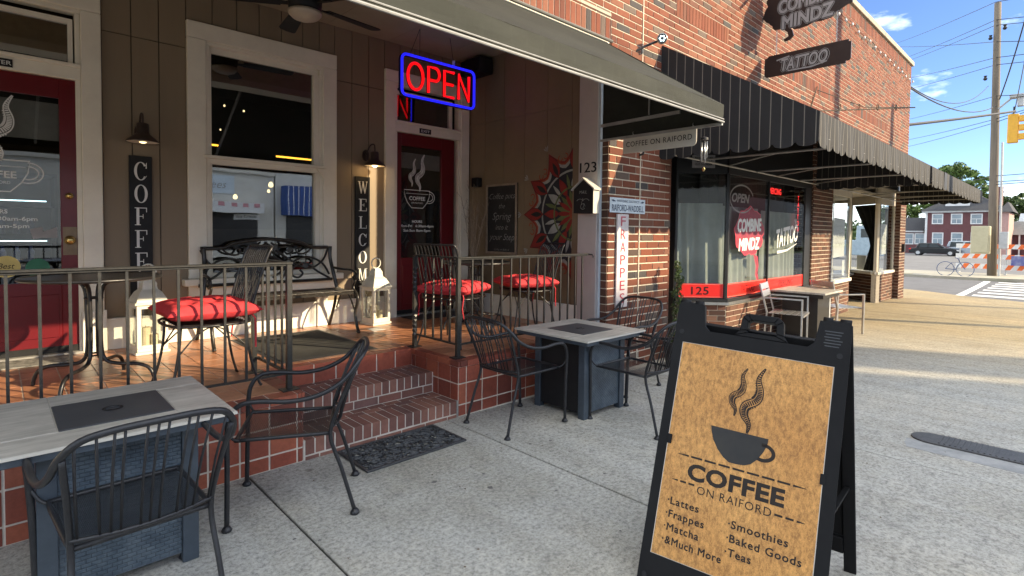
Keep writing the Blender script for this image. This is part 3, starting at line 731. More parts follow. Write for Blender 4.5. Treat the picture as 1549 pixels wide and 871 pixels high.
def cup_outline(cx, cy, W, S, w, mb, th):
    Hh = W*.58
    mb.line(cup_poly(cx, cy, W, Hh), S, th, w, closed=True)
    mb.line(ell(cx+W*.47, cy+Hh*.62, W*.22, Hh*.33, 18, -pi*.62, pi*.5), S, th, w)
    mb.line(ell(cx+W*.47, cy+Hh*.62, W*.15, Hh*.21, 18, -pi*.58, pi*.5), S, th, w)
    mb.line([(cx-W*.44, cy+Hh*.80), (cx+W*.44, cy+Hh*.80)], S, th*.6, w)
def door_decal(cx, cz, W, dd, hx):
    S = SFront(YB+.022); w_ = .004; mb = MB()
    cup_outline(cx, cz, W, S, w_, mb, W*.022)
    part('cup_decal', mb, M_wtxt, dd)
    mb = MB(); tentacle(cx+W*.16, cz+W*.62, W*1.15, S, w_, mb); tentacle(cx-W*.16, cz+W*.75, W*.85, S, w_, mb); part('steam_decal', mb, M_wtxt, dd)
    part('lettering', text_mb('COFFEE', S, cx, cz+W*.25, W*.13, w_, width=W*.62, off=.02, align='C'), M_wtxt, dd)
    part('lettering', text_mb('ON RAIFORD', S, cx, cz+W*.14, W*.055, w_, width=W*.45, align='C'), M_wtxt, dd)
    part('lettering', text_mb('HOURS', S, cx, hx, .032, w_, width=.15, off=.02, align='C'), M_wtxt, dd)
    part('lettering', text_mb('Mon-Fri   6:30am-6pm', S, cx, hx-.055, .032, w_, width=.50, off=.015, align='C'), M_wtxt, dd)
    part('lettering', text_mb('Sat-Sun 8am-5pm', S, cx, hx-.112, .032, w_, width=.40, off=.015, align='C'), M_wtxt, dd)
door_decal(.0, 1.77, .42, dL, 1.60)
door_decal(3.84, 1.79, .38, dR, 1.605)
S = SFront(YB+.022)
for nm, cx, cz, r, m_, lab in (('sticker', .06, 1.185, .085, mat('yellow_sticker', (.62,.5,.16), None, 9, .5, bs=0), 'round yellow sticker reading Best'), ('sticker', .245, 1.17, .075, mat('green_sticker', (.02,.16,.08), None, 9, .5, bs=0), 'round green sticker')):
    st = part(nm, MB().flat(ell(cx, cz, r, r, 28), S, .005), m_, dL, label=lab)
part('lettering', text_mb('Best', S, .06, 1.17, .045, .007, width=.10, align='C', shear=.3), M_dtxt, dL)
mb = MB(); mb.box(.30, YB+.016, 1.075, .372, YB+.0175, 1.13); part('sticker', mb, M_wtxt, dL, label='small white sticker at the door corner')
mb = MB(); mb.flat([(.20,1.48),(.28,1.5),(.28,1.46),(.37,1.5),(.37,1.41),(.27,1.41),(.22,1.40)], S, .005); part('sticker', mb, M_gtxt, dL, label='irregular pale sticker beside the opening hours')

# cafe interior
ci = thing('cafe_interior', 'dark cafe room seen through the glass with amber strips, glowing shelves and pendants', 'room', (1.5, 7.5, ZF))
mb = MB(); mb.box(-2.6, 10.5, ZF-.05, 4.9, 10.6, 3.9); mb.box(-2.8, 5.86, ZF-.05, -2.6, 10.5, 3.9); mb.box(4.9, 5.86, ZF-.05, 5.0, 10.5, 3.9); mb.box(-2.6, 5.86, 3.8, 4.9, 10.5, 3.9); mb.box(-2.6, 5.86, ZF-.06, 4.9, 10.5, ZF-.01)
part('room_shell', mb, M_int, ci)
fr = MB(); fr.box(-.62, 6.75, ZF, -.60, 7.3, 2.0); fr.box(.42, 6.75, ZF, .44, 7.3, 2.0); fr.box(-.60, 7.28, ZF, .42, 7.30, 2.0); fr.box(-.6, 6.75, 1.98, .42, 7.28, 2.0)
fr.box(-.6, 6.75, ZF, .42, 7.28, .9)
for z in (1.15, 1.42, 1.68): fr.box(-.60, 6.78, z, .42, 7.27, z+.012)
fc = part('display_fridge', fr, M_black, ci)
for z in (1.735, 1.36): part('shelf_light', MB().box(-.58, 6.79, z, .36, 6.80, z+.010), M_cool, fc)
mb = MB(); random.seed(3)
for z in (1.162, 1.432):
    for i in range(9):
        x = -.55+i*.10; mb.lathe([(.026, 0), (.026, .10), (.012, .125), (.012, .15)], (x, 6.93, z), 8)
part('bottle', mb, mat('drinks', (.08,.07,.22), (.30,.30,.34), 9, .3, bs=0), fc, kind='stuff')
for (x0, x1, y, z) in ((-.9, .10, 7.4, 2.52), (1.5, 2.02, 7.4, 2.52), (2.72, 3.3, 7.4, 2.46)):
    part('light_strip', MB().box(x0, y, z, x1, y+.01, z+.022), M_strip, ci)
for (x, y, z, r) in ((2.72, 7.6, 2.10, .05), (2.36, 7.9, 1.93, .045), (2.62, 7.4, 2.0, .03), (2.12, 7.5, 3.05, .018), (2.35, 7.5, 3.02, .018), (1.75, 7.6, 2.74, .015), (2.1, 7.6, 2.76, .015), (1.74, 7.6, 2.44, .014)):
    r *= .7; part('pendant_bulb', MB().lathe([(r*.2, r*1.3), (r*.7, r*.9), (r, 0), (r*.8, -r*.6), (r*.3, -r*.9)], (x, y, z), 10), M_pend, ci, smooth=True)
mb = MB(); mb.box(1.0, 9.8, ZF, 4.6, 10.4, 1.5); mb.box(-1.5, 9.9, 1.2, .9, 10.45, 2.6); part('counter', mb, M_shelf, ci)

# ------------------------------------------------------------ porch side wall, ceiling, post, lintel
pw = thing('porch_side_wall', 'plain tan end wall of the porch carrying the blackboard and the mural', 'wall', (4.66, 4.6, ZF))
ys = [3.56, 3.93, 4.3, 4.67, 5.04, 5.40, 5.728]
for a, b in zip(ys, ys[1:]):
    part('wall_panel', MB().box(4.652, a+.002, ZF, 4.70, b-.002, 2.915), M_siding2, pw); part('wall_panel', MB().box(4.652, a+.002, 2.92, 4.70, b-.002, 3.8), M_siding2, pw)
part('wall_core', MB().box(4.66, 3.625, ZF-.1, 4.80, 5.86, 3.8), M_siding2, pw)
part('skirting', MB().box(4.628, 3.56, ZF+.001, 4.651, 5.69, .70), M_bb, pw, bevel=.003)
pc = thing('porch_ceiling', 'painted porch ceiling above the cafe terrace', 'ceiling', (1.5, 4.6, 3.75))
x = -2.6
while x < 4.65:
    b_ = min(x+.75, 4.65); part('ceiling_board', MB().box(x+.002, 3.42, 3.74, b_-.002, 5.73, 3.77), M_ceil, pc); x += .75
part('lintel', MB().box(-3.9, 3.44, 3.40, 4.66, 3.76, 3.489), M_white, pc)
post = thing('porch_post', 'cream boxed porch post carrying the house number 123', 'post', (4.63, 3.65, ZF))
part('shaft', MB().box(4.605, 3.535, ZF-.44, 4.6515, 3.79, 3.399), M_post, post, bevel=.004)
part('edge_trim', MB().box(4.612, 3.505, ZF-.44, 4.653, 3.534, 3.399), mat('pale_blue_trim', (.50,.55,.58), None, 5, .4, bs=0), post)
pn = part('lettering', text_mb('123', Surf((4.604, 0, 0), (0,-1,0), (0,0,1), (-1,0,0)), -3.655, 2.150, .112, .006, width=.22, off=.0, align='C', depth=.005), M_black, post)
part('corner_groove', MB().box(4.640, 3.80, ZF, 4.6515, 3.90, 3.399), M_siding2, post)

# ------------------------------------------------------------ porch platform, tiles, steps
pl = thing('porch_platform', 'raised cafe porch faced and paved with terracotta tiles', 'platform', (1.5, 3.43, 0))
mb = MB()
def plat_core(x0, x1, y0): mb.box(x0, y0+.001, -.1, x1, 5.86, ZF-.004)
plat_core(-3.4, 1.421, YW); plat_core(2.695, 4.64, YW); plat_core(1.424, 2.692, 4.10)
part('tile_bed', mb, M_tgrout, pl)
tc_ = {}
def tile_mesh(a, b, c, m_, nm):
    k = (round(a, 3), round(b, 3), round(c, 3), nm)
    if k not in tc_: tc_[k] = mesh(nm, MB().box(-a/2, -b/2, -c/2, a/2, b/2, c/2), m_)
    return tc_[k]
P_ = .172; tiles = []
def face_tiles(x0, x1, start):
    rows = [(-.0, .094), (.094, .266), (.266, .405)]
    x = start
    while x < x1:
        a, b = max(x, x0), min(x+P_, x1)
        if b-a > .02:
            for z0, z1 in rows: tiles.append(((a+b)/2, YW+.006, (z0+z1)/2, b-a-.012, .02, z1-z0-.012, 'f'))
            a2 = a+.012 if abs(a-2.692) < .001 else a; b2 = b-.012 if abs(b-1.424) < .001 else b
            tiles.append(((a2+b2)/2, YW+.045, .428, max(.01, b2-a2-.010), .115, .046, 'b'))
        x += P_
face_tiles(-1.2, 1.424, -1.2+.005); face_tiles(2.692, 4.64, 2.692-.09)
y = YW
ycuts = [3.49, 3.66, 3.83, 4.0, 4.10]
for X, sg in ((1.424, -1), (2.692, 1)):        # cheeks beside the steps
    yy = YW+.10
    while yy < 4.10:
        b_ = min(yy+P_, 4.10)
        for z0, z1 in ((.0, .094), (.094, .266), (.266, .405)): tiles.append((X+sg*.006, (yy+b_)/2, (z0+z1)/2, .02, b_-yy-.012, z1-z0-.012, 's'))
        tiles.append((X+sg*.045, (yy+b_)/2, .428, .115, b_-yy-.010, .046, 'b')); yy += P_
    for z0, z1 in ((.0, .094), (.094, .266), (.266, .405)): tiles.append((X+sg*.006, YW+.05, (z0+z1)/2, .02, .09, z1-z0-.012, 's'))
for X, sg in ((1.424, -1), (2.692, 1)): tiles.append((X+sg*.002, YW+.044, .428, .020, .105, .046, 's'))
x = 1.424
while x < 2.69:
    b_ = min(x+P_*1.06, 2.692); tiles.append(((x+b_)/2, 4.106, .365, b_-x-.012, .02, .118, 'f')); tiles.append(((x+b_)/2, 4.15, .4285, b_-x-.010, .105, .046, 'b')); x += P_*1.06
for (a, b_, c, sx, sy, sz, k) in tiles:
    piece('edge_tile', tile_mesh(sx, sy, sz, M_tile, 'edge_tile'), (a, b_+random.uniform(-.001, .001), c), pl, (random.uniform(-.004, .004), 0, random.uniform(-.004, .004)))
FTS = .203; nt_ = 0
x = -.7
while x < 4.62:
    xe = min(x+FTS, 4.64)
    y = 3.54
    while y < 5.72:
        ye = min(y+FTS, 5.72); y0_ = y
        if 1.42 < (x+xe)/2 < 2.70 and ye < 4.24: y = ye; continue
        if 1.42 < (x+xe)/2 < 2.70 and y < 4.22: y0_ = 4.21
        if xe-x > .03 and ye-y0_ > .03 and nt_ < 300:
            piece('floor_tile', tile_mesh(xe-x-.008, ye-y0_-.008, .014, M_ftile, 'floor_tile'), ((x+xe)/2, (y0_+ye)/2, ZF-.007+random.uniform(-.0007, .0007)), pl); nt_ += 1
        y = ye
    x = xe

st = thing('brick_steps', 'two brown brick steps with pale mortar leading up to the porch', 'steps', (2.06, 3.6, 0))
mb = MB(); mb.box(1.427, YW+.003, -.05, 2.688, 4.095, .1295); mb.box(1.427, 3.77+.003, .1296, 2.688, 4.095, .3005); part('mortar_bed', mb, M_grout, st)
def sbrick(cx, cy, cz, sx, sy, sz): piece('brick', tile_mesh(sx, sy, sz, M_step, 'brick'), (cx, cy+random.uniform(-.0015, .0008), cz+random.uniform(-.0012, .0012)), st, (0, 0, random.uniform(-.008, .008)))
for (Y0, Z1) in ((YW, .133), (3.77, .304)):
    n = 18; s_ = (2.680-1.435)/n
    for i in range(n):
        cx = 1.435+(i+.5)*s_
        sbrick(cx, Y0+.10, Z1-.05, s_-.011, .20, .10)          # rowlock nosing
        if i % 2 == 0: pass
    for j, (ya, yb) in enumerate(((.211, .272), (.278, .338))):
        m_ = 9; t_ = (2.680-1.435)/m_
        for i in range(-1, m_+1):
            a = 1.435+i*t_+(t_/2 if j else 0); b_ = a+t_; a = max(a, 1.435); b_ = min(b_, 2.680)
            if b_-a > .03: sbrick((a+b_)/2, Y0+(ya+yb)/2, Z1-.03, b_-a-.011, yb-ya, .058)
    for i in range(-1, 7):
        t_ = .21; a = max(1.435+i*t_+.1, 1.435); b_ = min(1.435+i*t_+.1+t_, 2.680)
        if b_-a > .03: sbrick((a+b_)/2, Y0+.007, Z1-.138, b_-a-.012, .02, .056 if Z1 > .2 else .05)
part('mortar_end', MB().box(2.676, YW-.004, 0, 2.694, YW+.03, .135), M_rod, st)
# ------------------------------------------------------------ awnings
def uvmesh(name, V, F, UV, m, parent, inv=True, kind=None):
    me = bpy.data.meshes.new(name); iv = INV[parent]
    me.from_pydata([tuple(iv @ Vector(p)) for p in V], [], F); me.materials.append(m)
    l = me.uv_layers.new(name='UVMap')
    for li, lp in enumerate(me.loops): l.data[li].uv = UV[lp.vertex_index]
    o = bpy.data.objects.new(name, me); col.objects.link(o); o.parent = parent; INV[o] = INV[parent]
    md = o.modifiers.new('cloth', 'SOLIDIFY'); md.thickness = .004; md.offset = 0
    return o
ga = thing('grey_awning', 'plain grey canvas awning over the cafe porch with straight valance', 'awning', (1.0, 3.43, 3.46))
XA0, XA1, YA_, ZB, ZT = -3.4, 4.537, 2.147, 2.462, 2.614
def wav(x): return .0
mb = MB(); n = 60
V = []; F = []
for i in range(n+1):
    x = XA0+(XA1-XA0)*i/n
    for z in (ZB, (ZB+ZT)/2, ZT): V.append((x, YA_+.003*sin(x*9+z*20), z))
F = [(i*3+j, (i+1)*3+j, (i+1)*3+j+1, i*3+j+1) for i in range(n) for j in range(2)]
uvmesh('valance', V, F, [(0, 0)]*len(V), M_canvas, ga)
V = []; F = []
for i in range(n+1):
    x = XA0+(XA1-XA0)*i/n
    for k in range(7):
        t = k/6; sag = -.018*sin(pi*t)*(.6+.4*abs(sin(pi*(x-XA1)/1.6)))
        V.append((x, YA_+(YW-YA_)*t, ZT+(3.46-ZT)*t+sag))
F = [(i*7+j, (i+1)*7+j, (i+1)*7+j+1, i*7+j+1) for i in range(n) for j in range(6)]
uvmesh('canopy', V, F, [(0, 0)]*len(V), M_canvas, ga)
V = [(XA1, YA_, ZB), (XA1, YW-.01, ZB), (XA1, YW-.01, 3.46), (XA1, YA_, ZT)]
uvmesh('side_panel', V, [(0, 1, 2, 3)], [(0, 0)]*4, M_canvas, ga)
mb = MB(); mb.tube([(XA0, YA_-.006, ZB+.004), (XA1, YA_-.006, ZB+.004)], .009, 8).tube([(XA0, YA_-.006, ZB+.028), (XA1, YA_-.006, ZB+.028)], .005, 6); part('edge_rod', mb, M_rod, ga)
mb = MB(); mb.tube([(XA0, YW-.03, 3.478), (4.64, YW-.03, 3.478)], .017, 8); part('wall_rail', mb, mat('wall_rail', (.12,.115,.10), None, 8, .5, bs=0), ga)
mb = MB(); mb.bar((XA1-.012, YA_, ZB-.012), (XA1-.012, YW, ZB-.012), .024, .024); part('side_bar', mb, M_rod, ga)
mb = MB(); mb.bar((XA1-.012, YW, 2.60), (XA1-.012, 2.55, 2.612), .02, .03); part('rafter', mb, M_rod, ga)
mb = MB(); mb.bar((XA1-.03, 2.86, 2.63), (XA1-.03, 2.86, 2.98), .012, .012); part('strut', mb, M_rod, ga)
for x in (-1.8, .4, 2.5):
    mb = MB(); mb.bar((x, YA_+.02, ZT-.03), (x, YW-.03, 3.40), .03, .03); part('rafter', mb, M_rod, ga)
def striped(lbl, x0, x1, seamx, name='striped_awning'):
    a = thing(name, lbl, 'awning', ((x0+x1)/2, YW, 2.8), 0, 'black striped awnings over the shopfronts')
    YF, Z0, Z1, ZW = 1.73, 2.40, 2.675, 3.69
    V = []; UV = []; F = []; sp = .21; n = int((x1-x0)/sp); sp = (x1-x0)/n; m_ = 8
    for i in range(n*m_+1):
        x = x0+sp*i/m_; ph = (i % m_)/m_; zb = Z0-.055*math.sqrt(max(0, 1-(2*ph-1)**2)) if i % m_ else Z0
        dx = .012*sin(x*15)
        V += [(x, YF+dx, zb-.012*sin(x*1.3)), (x, YF+dx*.6, (Z0+Z1)/2), (x, YF, Z1)]; UV += [(x/.105, 0), (x/.105, .5), (x/.105, 1)]
    F = [(i*3+j, (i+1)*3+j, (i+1)*3+j+1, i*3+j+1) for i in range(n*m_) for j in range(2)]
    uvmesh('valance', V, F, UV, M_stripe, a)
    V = []; UV = []; N2 = 8; cols = n*2
    for i in range(cols+1):
        x = x0+(x1-x0)*i/cols
        for k in range(N2+1):
            t = k/N2; V.append((x, YF+(YW-YF)*t, Z1+(ZW-Z1)*t-.03*sin(pi*t)*abs(sin(pi*(x-x0)/2.2)))); UV.append((x/.105, t))
    F = [(i*(N2+1)+j, (i+1)*(N2+1)+j, (i+1)*(N2+1)+j+1, i*(N2+1)+j+1) for i in range(cols) for j in range(N2)]
    uvmesh('canopy', V, F, UV, M_stripe, a)
    for X in (x0, x1):
        V = []; UV = []; n3 = 8; s3 = (YW-YF)/n3; m3 = 8
        for i in range(n3*m3+1):
            y = YF+s3*i/m3; t = (y-YF)/(YW-YF); ph = (i % m3)/m3; zb = Z0+.01-.05*math.sqrt(max(0, 1-(2*ph-1)**2))
            V += [(X+.006*sin(y*14), y, zb), (X, y, Z1), (X, y, Z1+(ZW-Z1)*t+.0005)]; UV += [(y/.105+.3, 0), (y/.105+.3, .4), (y/.105+.3, 1)]
        F = [(i*3+j, (i+1)*3+j, (i+1)*3+j+1, i*3+j+1) for i in range(n3*m3) for j in range(2)]
        uvmesh('side_panel', V, F, UV, M_stripe, a)
    mb = MB()
    mb.tube([(x0+.02, YF+.02, Z0+.05), (x1-.02, YF+.02, Z0+.05)], .014, 6); mb.tube([(x0+.02, YW-.04, Z0+.05), (x1-.02, YW-.04, Z0+.05)], .014, 6)
    part('frame_tube', mb, M_rod, a)
    k = 0; x = x0+.9
    while x < x1:
        mb = MB(); mb.tube([(x, YF+.02, Z0+.05), (x, YW-.03, Z0+.05)], .014, 6); part('frame_tube', mb, M_rod, a)
        mb = MB(); mb.tube([(x, YF+.03, Z0+.06), (x, 2.5, 3.08)], .012, 6); part('brace', mb, M_rod, a)
        mb = MB(); mb.tube([(x, 2.45, Z0+.05), (x+.8, YW-.04, Z0+.05)], .011, 6); part('brace', mb, M_rod, a)
        x += 1.75
    if seamx: part('seam_gap', MB().box(seamx, YF-.012, Z0-.03, seamx+.28, YF-.006, Z1), M_black, a)
    return a
striped('black striped scalloped awning over the tattoo shop, nearer of the two', 5.64, 11.10, None)
striped('black striped scalloped awning over the corner shop window, farther of the two', 11.26, 17.93, 12.4)

# ------------------------------------------------------------ shopfronts
ts = thing('tattoo_shopfront', 'black framed tattoo shop window with red lettered band and white graffiti', 'shopfront', (9, 3.5, -.09))
PA = (7.52, 3.45); PB = (7.02, 3.95)          # splayed corner
def wallbrick(parent, p, q, z0, z1, m_=None, name='base_brick', H=.0775, L=.235, stuff=True):
    p = Vector((*p, 0)); q = Vector((*q, 0)); d = (q-p).normalized(); ln = (q-p).length; nrm = Vector((d.y, -d.x, 0))
    S = Surf(p, d, (0, 0, 1), nrm); mb = MB(); r = 0; z = z0
    while z < z1-.02:
        x = -(L/2 if r % 2 else 0)
        while x < ln-.01:
            a, b = max(x, 0), min(x+L, ln)
            if b-a > .03:
                P = []
                for w_ in (-.02, .009):
                    for u, v in ((a+.005, z+.005), (b-.005, z+.005), (b-.005, min(z+H, z1)-.005), (a+.005, min(z+H, z1)-.005)): P.append(S(u, v, w_))
                mb.add(P, [(3,2,1,0),(4,5,6,7),(0,1,5,4),(1,2,6,5),(2,3,7,6),(3,0,4,7)])
            x += L
        z += H; r += 1
    part(name, mb, m_ or M_brick2_s, parent, kind='stuff')
    mb = MB(); mb.prism([(0, z0-.1), (ln, z0-.1), (ln, z1), (0, z1)], S, -.10, 0); part('base_wall', mb, M_mortar, parent)
    return S, ln
SA, la = wallbrick(ts, PB, PA, -.12, .50)
SB, lb = wallbrick(ts, PA, (10.94, 3.45), -.14, .50)
def sill(parent, S, ln, z0, z1, m_, pr=.05): mb = MB(); mb.prism([(-.02, z0), (ln+.02, z0), (ln+.02, z1), (-.02, z1)], S, -.12, pr); return part('sill', mb, m_, parent, bevel=.004)
sill(ts, SA, la, .50, .545, M_silver, .05); sill(ts, SA, la, .546, .585, M_frame, .03); sill(ts, SB, lb, .50, .545, M_silver, .05); sill(ts, SB, lb, .546, .585, M_frame, .03)
def bar_on(parent, S, u0, u1, z0, z1, w0, w1, m_, name='mullion'): mb = MB(); mb.prism([(u0, z0), (u1, z0), (u1, z1), (u0, z1)], S, w0, w1); return part(name, mb, m_, parent)
ZG0, ZG1 = .586, 2.36
for S_, us, L_ in ((SA, (-.03, la-.028), la), (SB, (-.0, 1.44, 3.1), lb)):
    for u in us: bar_on(ts, S_, u, u+.03, ZG0, ZG1, -.05, .008, M_frame)
    bar_on(ts, S_, -.03, L_, ZG1, 2.75, -.06, .012, M_frame, 'head_panel')
bar_on(ts, SB, 3.13, lb, ZG0, ZG1, -.06, .006, M_frame, 'side_panel')
def gpane(parent, S, u0, u1, z0, z1, m_=M_glass_shop): mb = MB(); mb.prism([(u0, z0), (u1, z0), (u1, z1), (u0, z1)], S, -.014, -.008); return part('pane', mb, m_, parent)
pA = gpane(ts, SA, .001, la-.03, ZG0, ZG1); pB = gpane(ts, SB, .031, 1.439, ZG0, ZG1); pC = gpane(ts, SB, 1.471, 3.099, ZG0, ZG1)
def band(p, S, u0, u1, s, h=.10, shear=0):
    b_ = part('red_band', MB().flat([(u0, .60), (u1, .60), (u1, .80), (u0, .80)], S, -.0065), M_rband, p)
    mb = MB(); mb.line([(u0+.01, .61), (u1-.01, .61), (u1-.01, .79), (u0+.01, .79)], S, .007, -.0055, closed=True)
    part('lettering', text_mb(s, S, (u0+u1)/2, .645, h, -.005, off=.012, align='C', spacing=1.05, width=len(s)*h*.72), M_dband, p)
    part('band_outline', mb, mat('pale_red', (.9,.25,.2), None, 9, .4, bs=0), p)
band(pA, SA, .01, la-.04, '125', .115); band(pB, SB, .04, 1.43, 'TATTOO', .11); band(pC, SB, 1.48, 3.09, 'PIERCING', .11)
# graffiti stickers
op = MB(); op.line(ell(.46, 2.03, .40, .20, 30, .3, 2*pi-.5), SB, .022, -.006)
part('open_ring_decal', op, M_gtxt, pB); part('lettering', text_mb('OPEN', SB, .42, 1.98, .13, -.005, width=.60, off=.03, align='C', shear=.25), M_gtxt, pB)
random.seed(11)
def brain(cx, cz, W, Hh, n=40):
    P = []
    for i in range(n):
        t = 2*pi*i/n; r = 1+.06*sin(t*9)+.03*sin(t*17+1)
        x = cos(t)*W/2*r; z = sin(t)*Hh/2*r
        if z < 0: z *= .82
        P.append((cx+x, cz+z))
    return P
tail = lambda cx, cz, s: [(cx+.02*s, cz-.30*s), (cx+.16*s, cz-.34*s), (cx+.20*s, cz-.48*s), (cx+.16*s, cz-.58*s), (cx+.21*s, cz-.66*s), (cx+.17*s, cz-.70*s), (cx+.10*s, cz-.60*s), (cx+.12*s, cz-.48*s)]
b0 = MB(); b0.flat(brain(.76, 1.52, 1.02, .78), SB, -.0062); b0.flat(tail(.90, 1.52, 1.05), SB, -.0061); part('brain_decal', b0, mat('dark_pink_vinyl', (.30,.02,.05), None, 9, .5, bs=0), pB)
b1 = MB()
b1.line(brain(.76, 1.52, 1.02, .78), SB, .014, -.0058, closed=True); b1.line(tail(.90, 1.52, 1.05), SB, .012, -.0057, closed=True)
for k in range(22):
    t = random.uniform(0, 2*pi); r = random.uniform(.18, .33); c = (.76+cos(t)*r*1.35, 1.52+sin(t)*r*1.05)
    b1.line(ell(c[0], c[1], .05, .035, 10, random.uniform(0, 3), random.uniform(4, 6), random.uniform(0, 3)), SB, .011, -.0056)
part('brain_lines_decal', b1, M_pink, pB)
for s_, z, h, w__ in (('COMBINE', 1.56, .19, .84), ('MINDZ', 1.28, .18, .74)):
    part('lettering', text_mb(s_, SB, .76, z, h, -.0045, width=w__, bold=.06, align='C', shear=.15, rot=.03), M_wtxt, pB)
part('lettering', text_mb('TATTOO', SB, 2.32, 1.36, .30, -.005, width=.98, off=.028, align='C', shear=.3, rot=.12), M_wtxt, pC)
mb = MB(); mb.line([(1.86, 1.22), (2.3, 1.25), (2.75, 1.36)], SB, [.05, .03, .01], -.005); mb.line([(2.62, 1.78), (2.68, 1.70)], SB, .02, -.005); mb.line([(2.68, 1.79), (2.74, 1.71)], SB, .02, -.005)
part('underline_decal', mb, M_wtxt, pC)
part('red_neon', text_mb('TATTOO'[0], SB, 2.86, 2.12, .09, -.05, off=.01), M_redneon, pC)
for i, ch in enumerate('ATTOO'): part('red_neon', text_mb(ch, SB, 2.86, 2.01-.11*i, .09, -.05, off=.01), M_redneon, pC)
part('red_neon', text_mb('PIERCING', SB, 1.58, 2.18, .10, -.05, width=.5, off=.02), M_redneon, pC)
# plaque
pq = part('plaque', MB().box(0, 0, 0, 0, 0, 0) if False else MB().prism([(.18, 2.44), (.50, 2.44), (.50, 2.62), (.18, 2.62)], SA, .013, .020), M_gtxt, ts, label='small grey notice plate above the 125 window')
for i, s_ in enumerate(('RESTROOM', 'TEMPORARILY', 'OUT OF ORDER')): part('lettering', text_mb(s_, SA, .34, 2.565-.045*i, .028, .022, width=.24, off=.02, align='C'), M_dtxt, pq)
# curtains
def curtain(parent, S, u0, u1, z0, z1, w0, m_, amp=.02, fr=34, name='curtain', tie=False):
    V = []; n = 60
    for i in range(n+1):
        u = u0+(u1-u0)*i/n
        for k in range(9):
            t = k/8; uu = u
            if tie: lf = .70*(1-max(0, (t-.42)/.58))**1.0 if t > .42 else .70-.25*(.42-t)/.42; uu = u0+(u1-u0)*(lf+(1-lf)*i/n)
            V.append(S(uu, z0+(z1-z0)*t, w0+amp*sin(u*fr+t*1.2+sin(u*7)*1.5)))
    F = [(i*9+j, (i+1)*9+j, (i+1)*9+j+1, i*9+j+1) for i in range(n) for j in range(8)]
    return part(name, MB().add(V, F), m_, parent, smooth=True)
curtain(ts, SA, .0, la-.03, .50, 1.95, -.12, M_curtain); curtain(ts, SB, .04, 1.42, .50, 1.92, -.14, M_curtain); curtain(ts, SB, 1.48, 3.08, .50, 1.90, -.14, M_curtain)
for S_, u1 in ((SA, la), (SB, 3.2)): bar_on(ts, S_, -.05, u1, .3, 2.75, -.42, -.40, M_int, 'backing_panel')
# entrance recess: dark door between the brick pier and the splayed window
mb = MB(); mb.box(5.93, 4.50, -.05, 7.02, 4.56, 2.75); part('recess_back', mb, M_frame, ts)
mb = MB(); mb.box(6.98, 3.97, -.05, 7.02, 4.49, 2.75); part('recess_side', mb, M_frame, ts)
dr = part('door', MB().box(6.02, 4.46, -.03, 6.08, 4.498, 2.1).box(6.84, 4.46, -.03, 6.90, 4.498, 2.1).box(6.08, 4.46, 2.02, 6.84, 4.498, 2.1).box(6.08, 4.46, -.03, 6.84, 4.498, .2), M_frame, ts)
part('pane', MB().box(6.081, 4.475, .201, 6.839, 4.482, 2.019), M_glass_shop, dr)

cs = thing('corner_shopfront', 'cream framed corner shop window with white paper posters and a dark curtain', 'shopfront', (15, 3.6, -.18))
SC, lc = wallbrick(cs, (12.125, 3.45), (13.65, 3.50), -.16, .52)
SD_, ld = wallbrick(cs, (17.05, 4.40), (16.25, 3.56), -.24, .52); SD_, ld = SD_, ld
# the splay runs from the recess out to the street face: direction chosen so that its normal faces the street
SE, le = wallbrick(cs, (16.25, 3.56), (18.045, 3.56), -.26, .52)
def flip(p, q): 
    p = Vector((*p, 0)); q = Vector((*q, 0)); d = (q-p).normalized(); return Surf(p, d, (0,0,1), (d.y, -d.x, 0)), (q-p).length
for S_, L_ in ((SC, lc), (SD_, ld), (SE, le)):
    sill(cs, S_, L_, .52, .59, M_white, .05)
    for u in (0, L_-.05): bar_on(cs, S_, u, u+.05, .591, 2.34, -.06, .01, M_white, 'frame_post')
    bar_on(cs, S_, 0, L_, 2.341, 2.75, -.07, .02, M_cream, 'header_board')
    gpane(cs, S_, .051, L_-.051, .592, 2.339, M_glass_shop)
bar_on(cs, SC, .25, .28, .592, 2.339, -.03, -.016, M_white, 'glazing_bar')
part('soffit', MB().box(12.13, 3.60, 2.55, 18.04, 5.2, 2.60), M_cream, cs)
curtain(cs, SD_, .05, ld-.05, .60, 2.33, -.10, M_dkcurt, .015, 30, 'dark_curtain', True)
curtain(cs, SE, 1.25, le-.06, .55, 2.32, -.12, M_dkcurt, .02, 30, 'dark_curtain')
def poster(S_, u0, u1, z0, z1, seed):
    random.seed(seed); p = part('poster', MB().flat([(u0, z0), (u1, z0+.02), (u1, z1-.02), (u0, z1)], S_, -.018), M_wtxt, cs)
    mb = MB()
    for k in range(4):
        x = u0+.12*(u1-u0); pts = []; z = z1-(z1-z0)*(.22+.14*k)
        for j in range(16): pts.append((x+(u1-u0)*.76*j/15, z+random.uniform(-.05, .05)))
        mb.line([(q.x, q.y) for q in smooth_path([(a, b, 0) for a, b in pts], 3)], S_, .012, -.0165)
    part('scribble', mb, M_gtxt, p)
poster(SC, .30, 1.15, 1.05, 1.88, 1); poster(SE, .22, 1.02, 1.02, 1.84, 2)
part('price_card', MB().flat([(1.02, .66), (1.2, .66), (1.2, .98), (1.02, .98)], SC, -.018), M_wtxt, cs)
mb = MB(); mb.box(15.9, 4.2, .45, 18.2, 4.9, .50); mb.box(16.0, 4.6, .501, 16.5, 4.9, .62); part('display_shelf', mb, M_wtxt, cs)
mb = MB(); mb.prism([(.10, .60), (.46, .60), (.46, .98), (.10, .98)], SD_, -.20, -.18); part('white_box', mb, M_wtxt, cs)
part('wall_box', MB().box(18.30, 3.36, 1.08, 18.46, 3.42, 1.30), M_frame, cs)

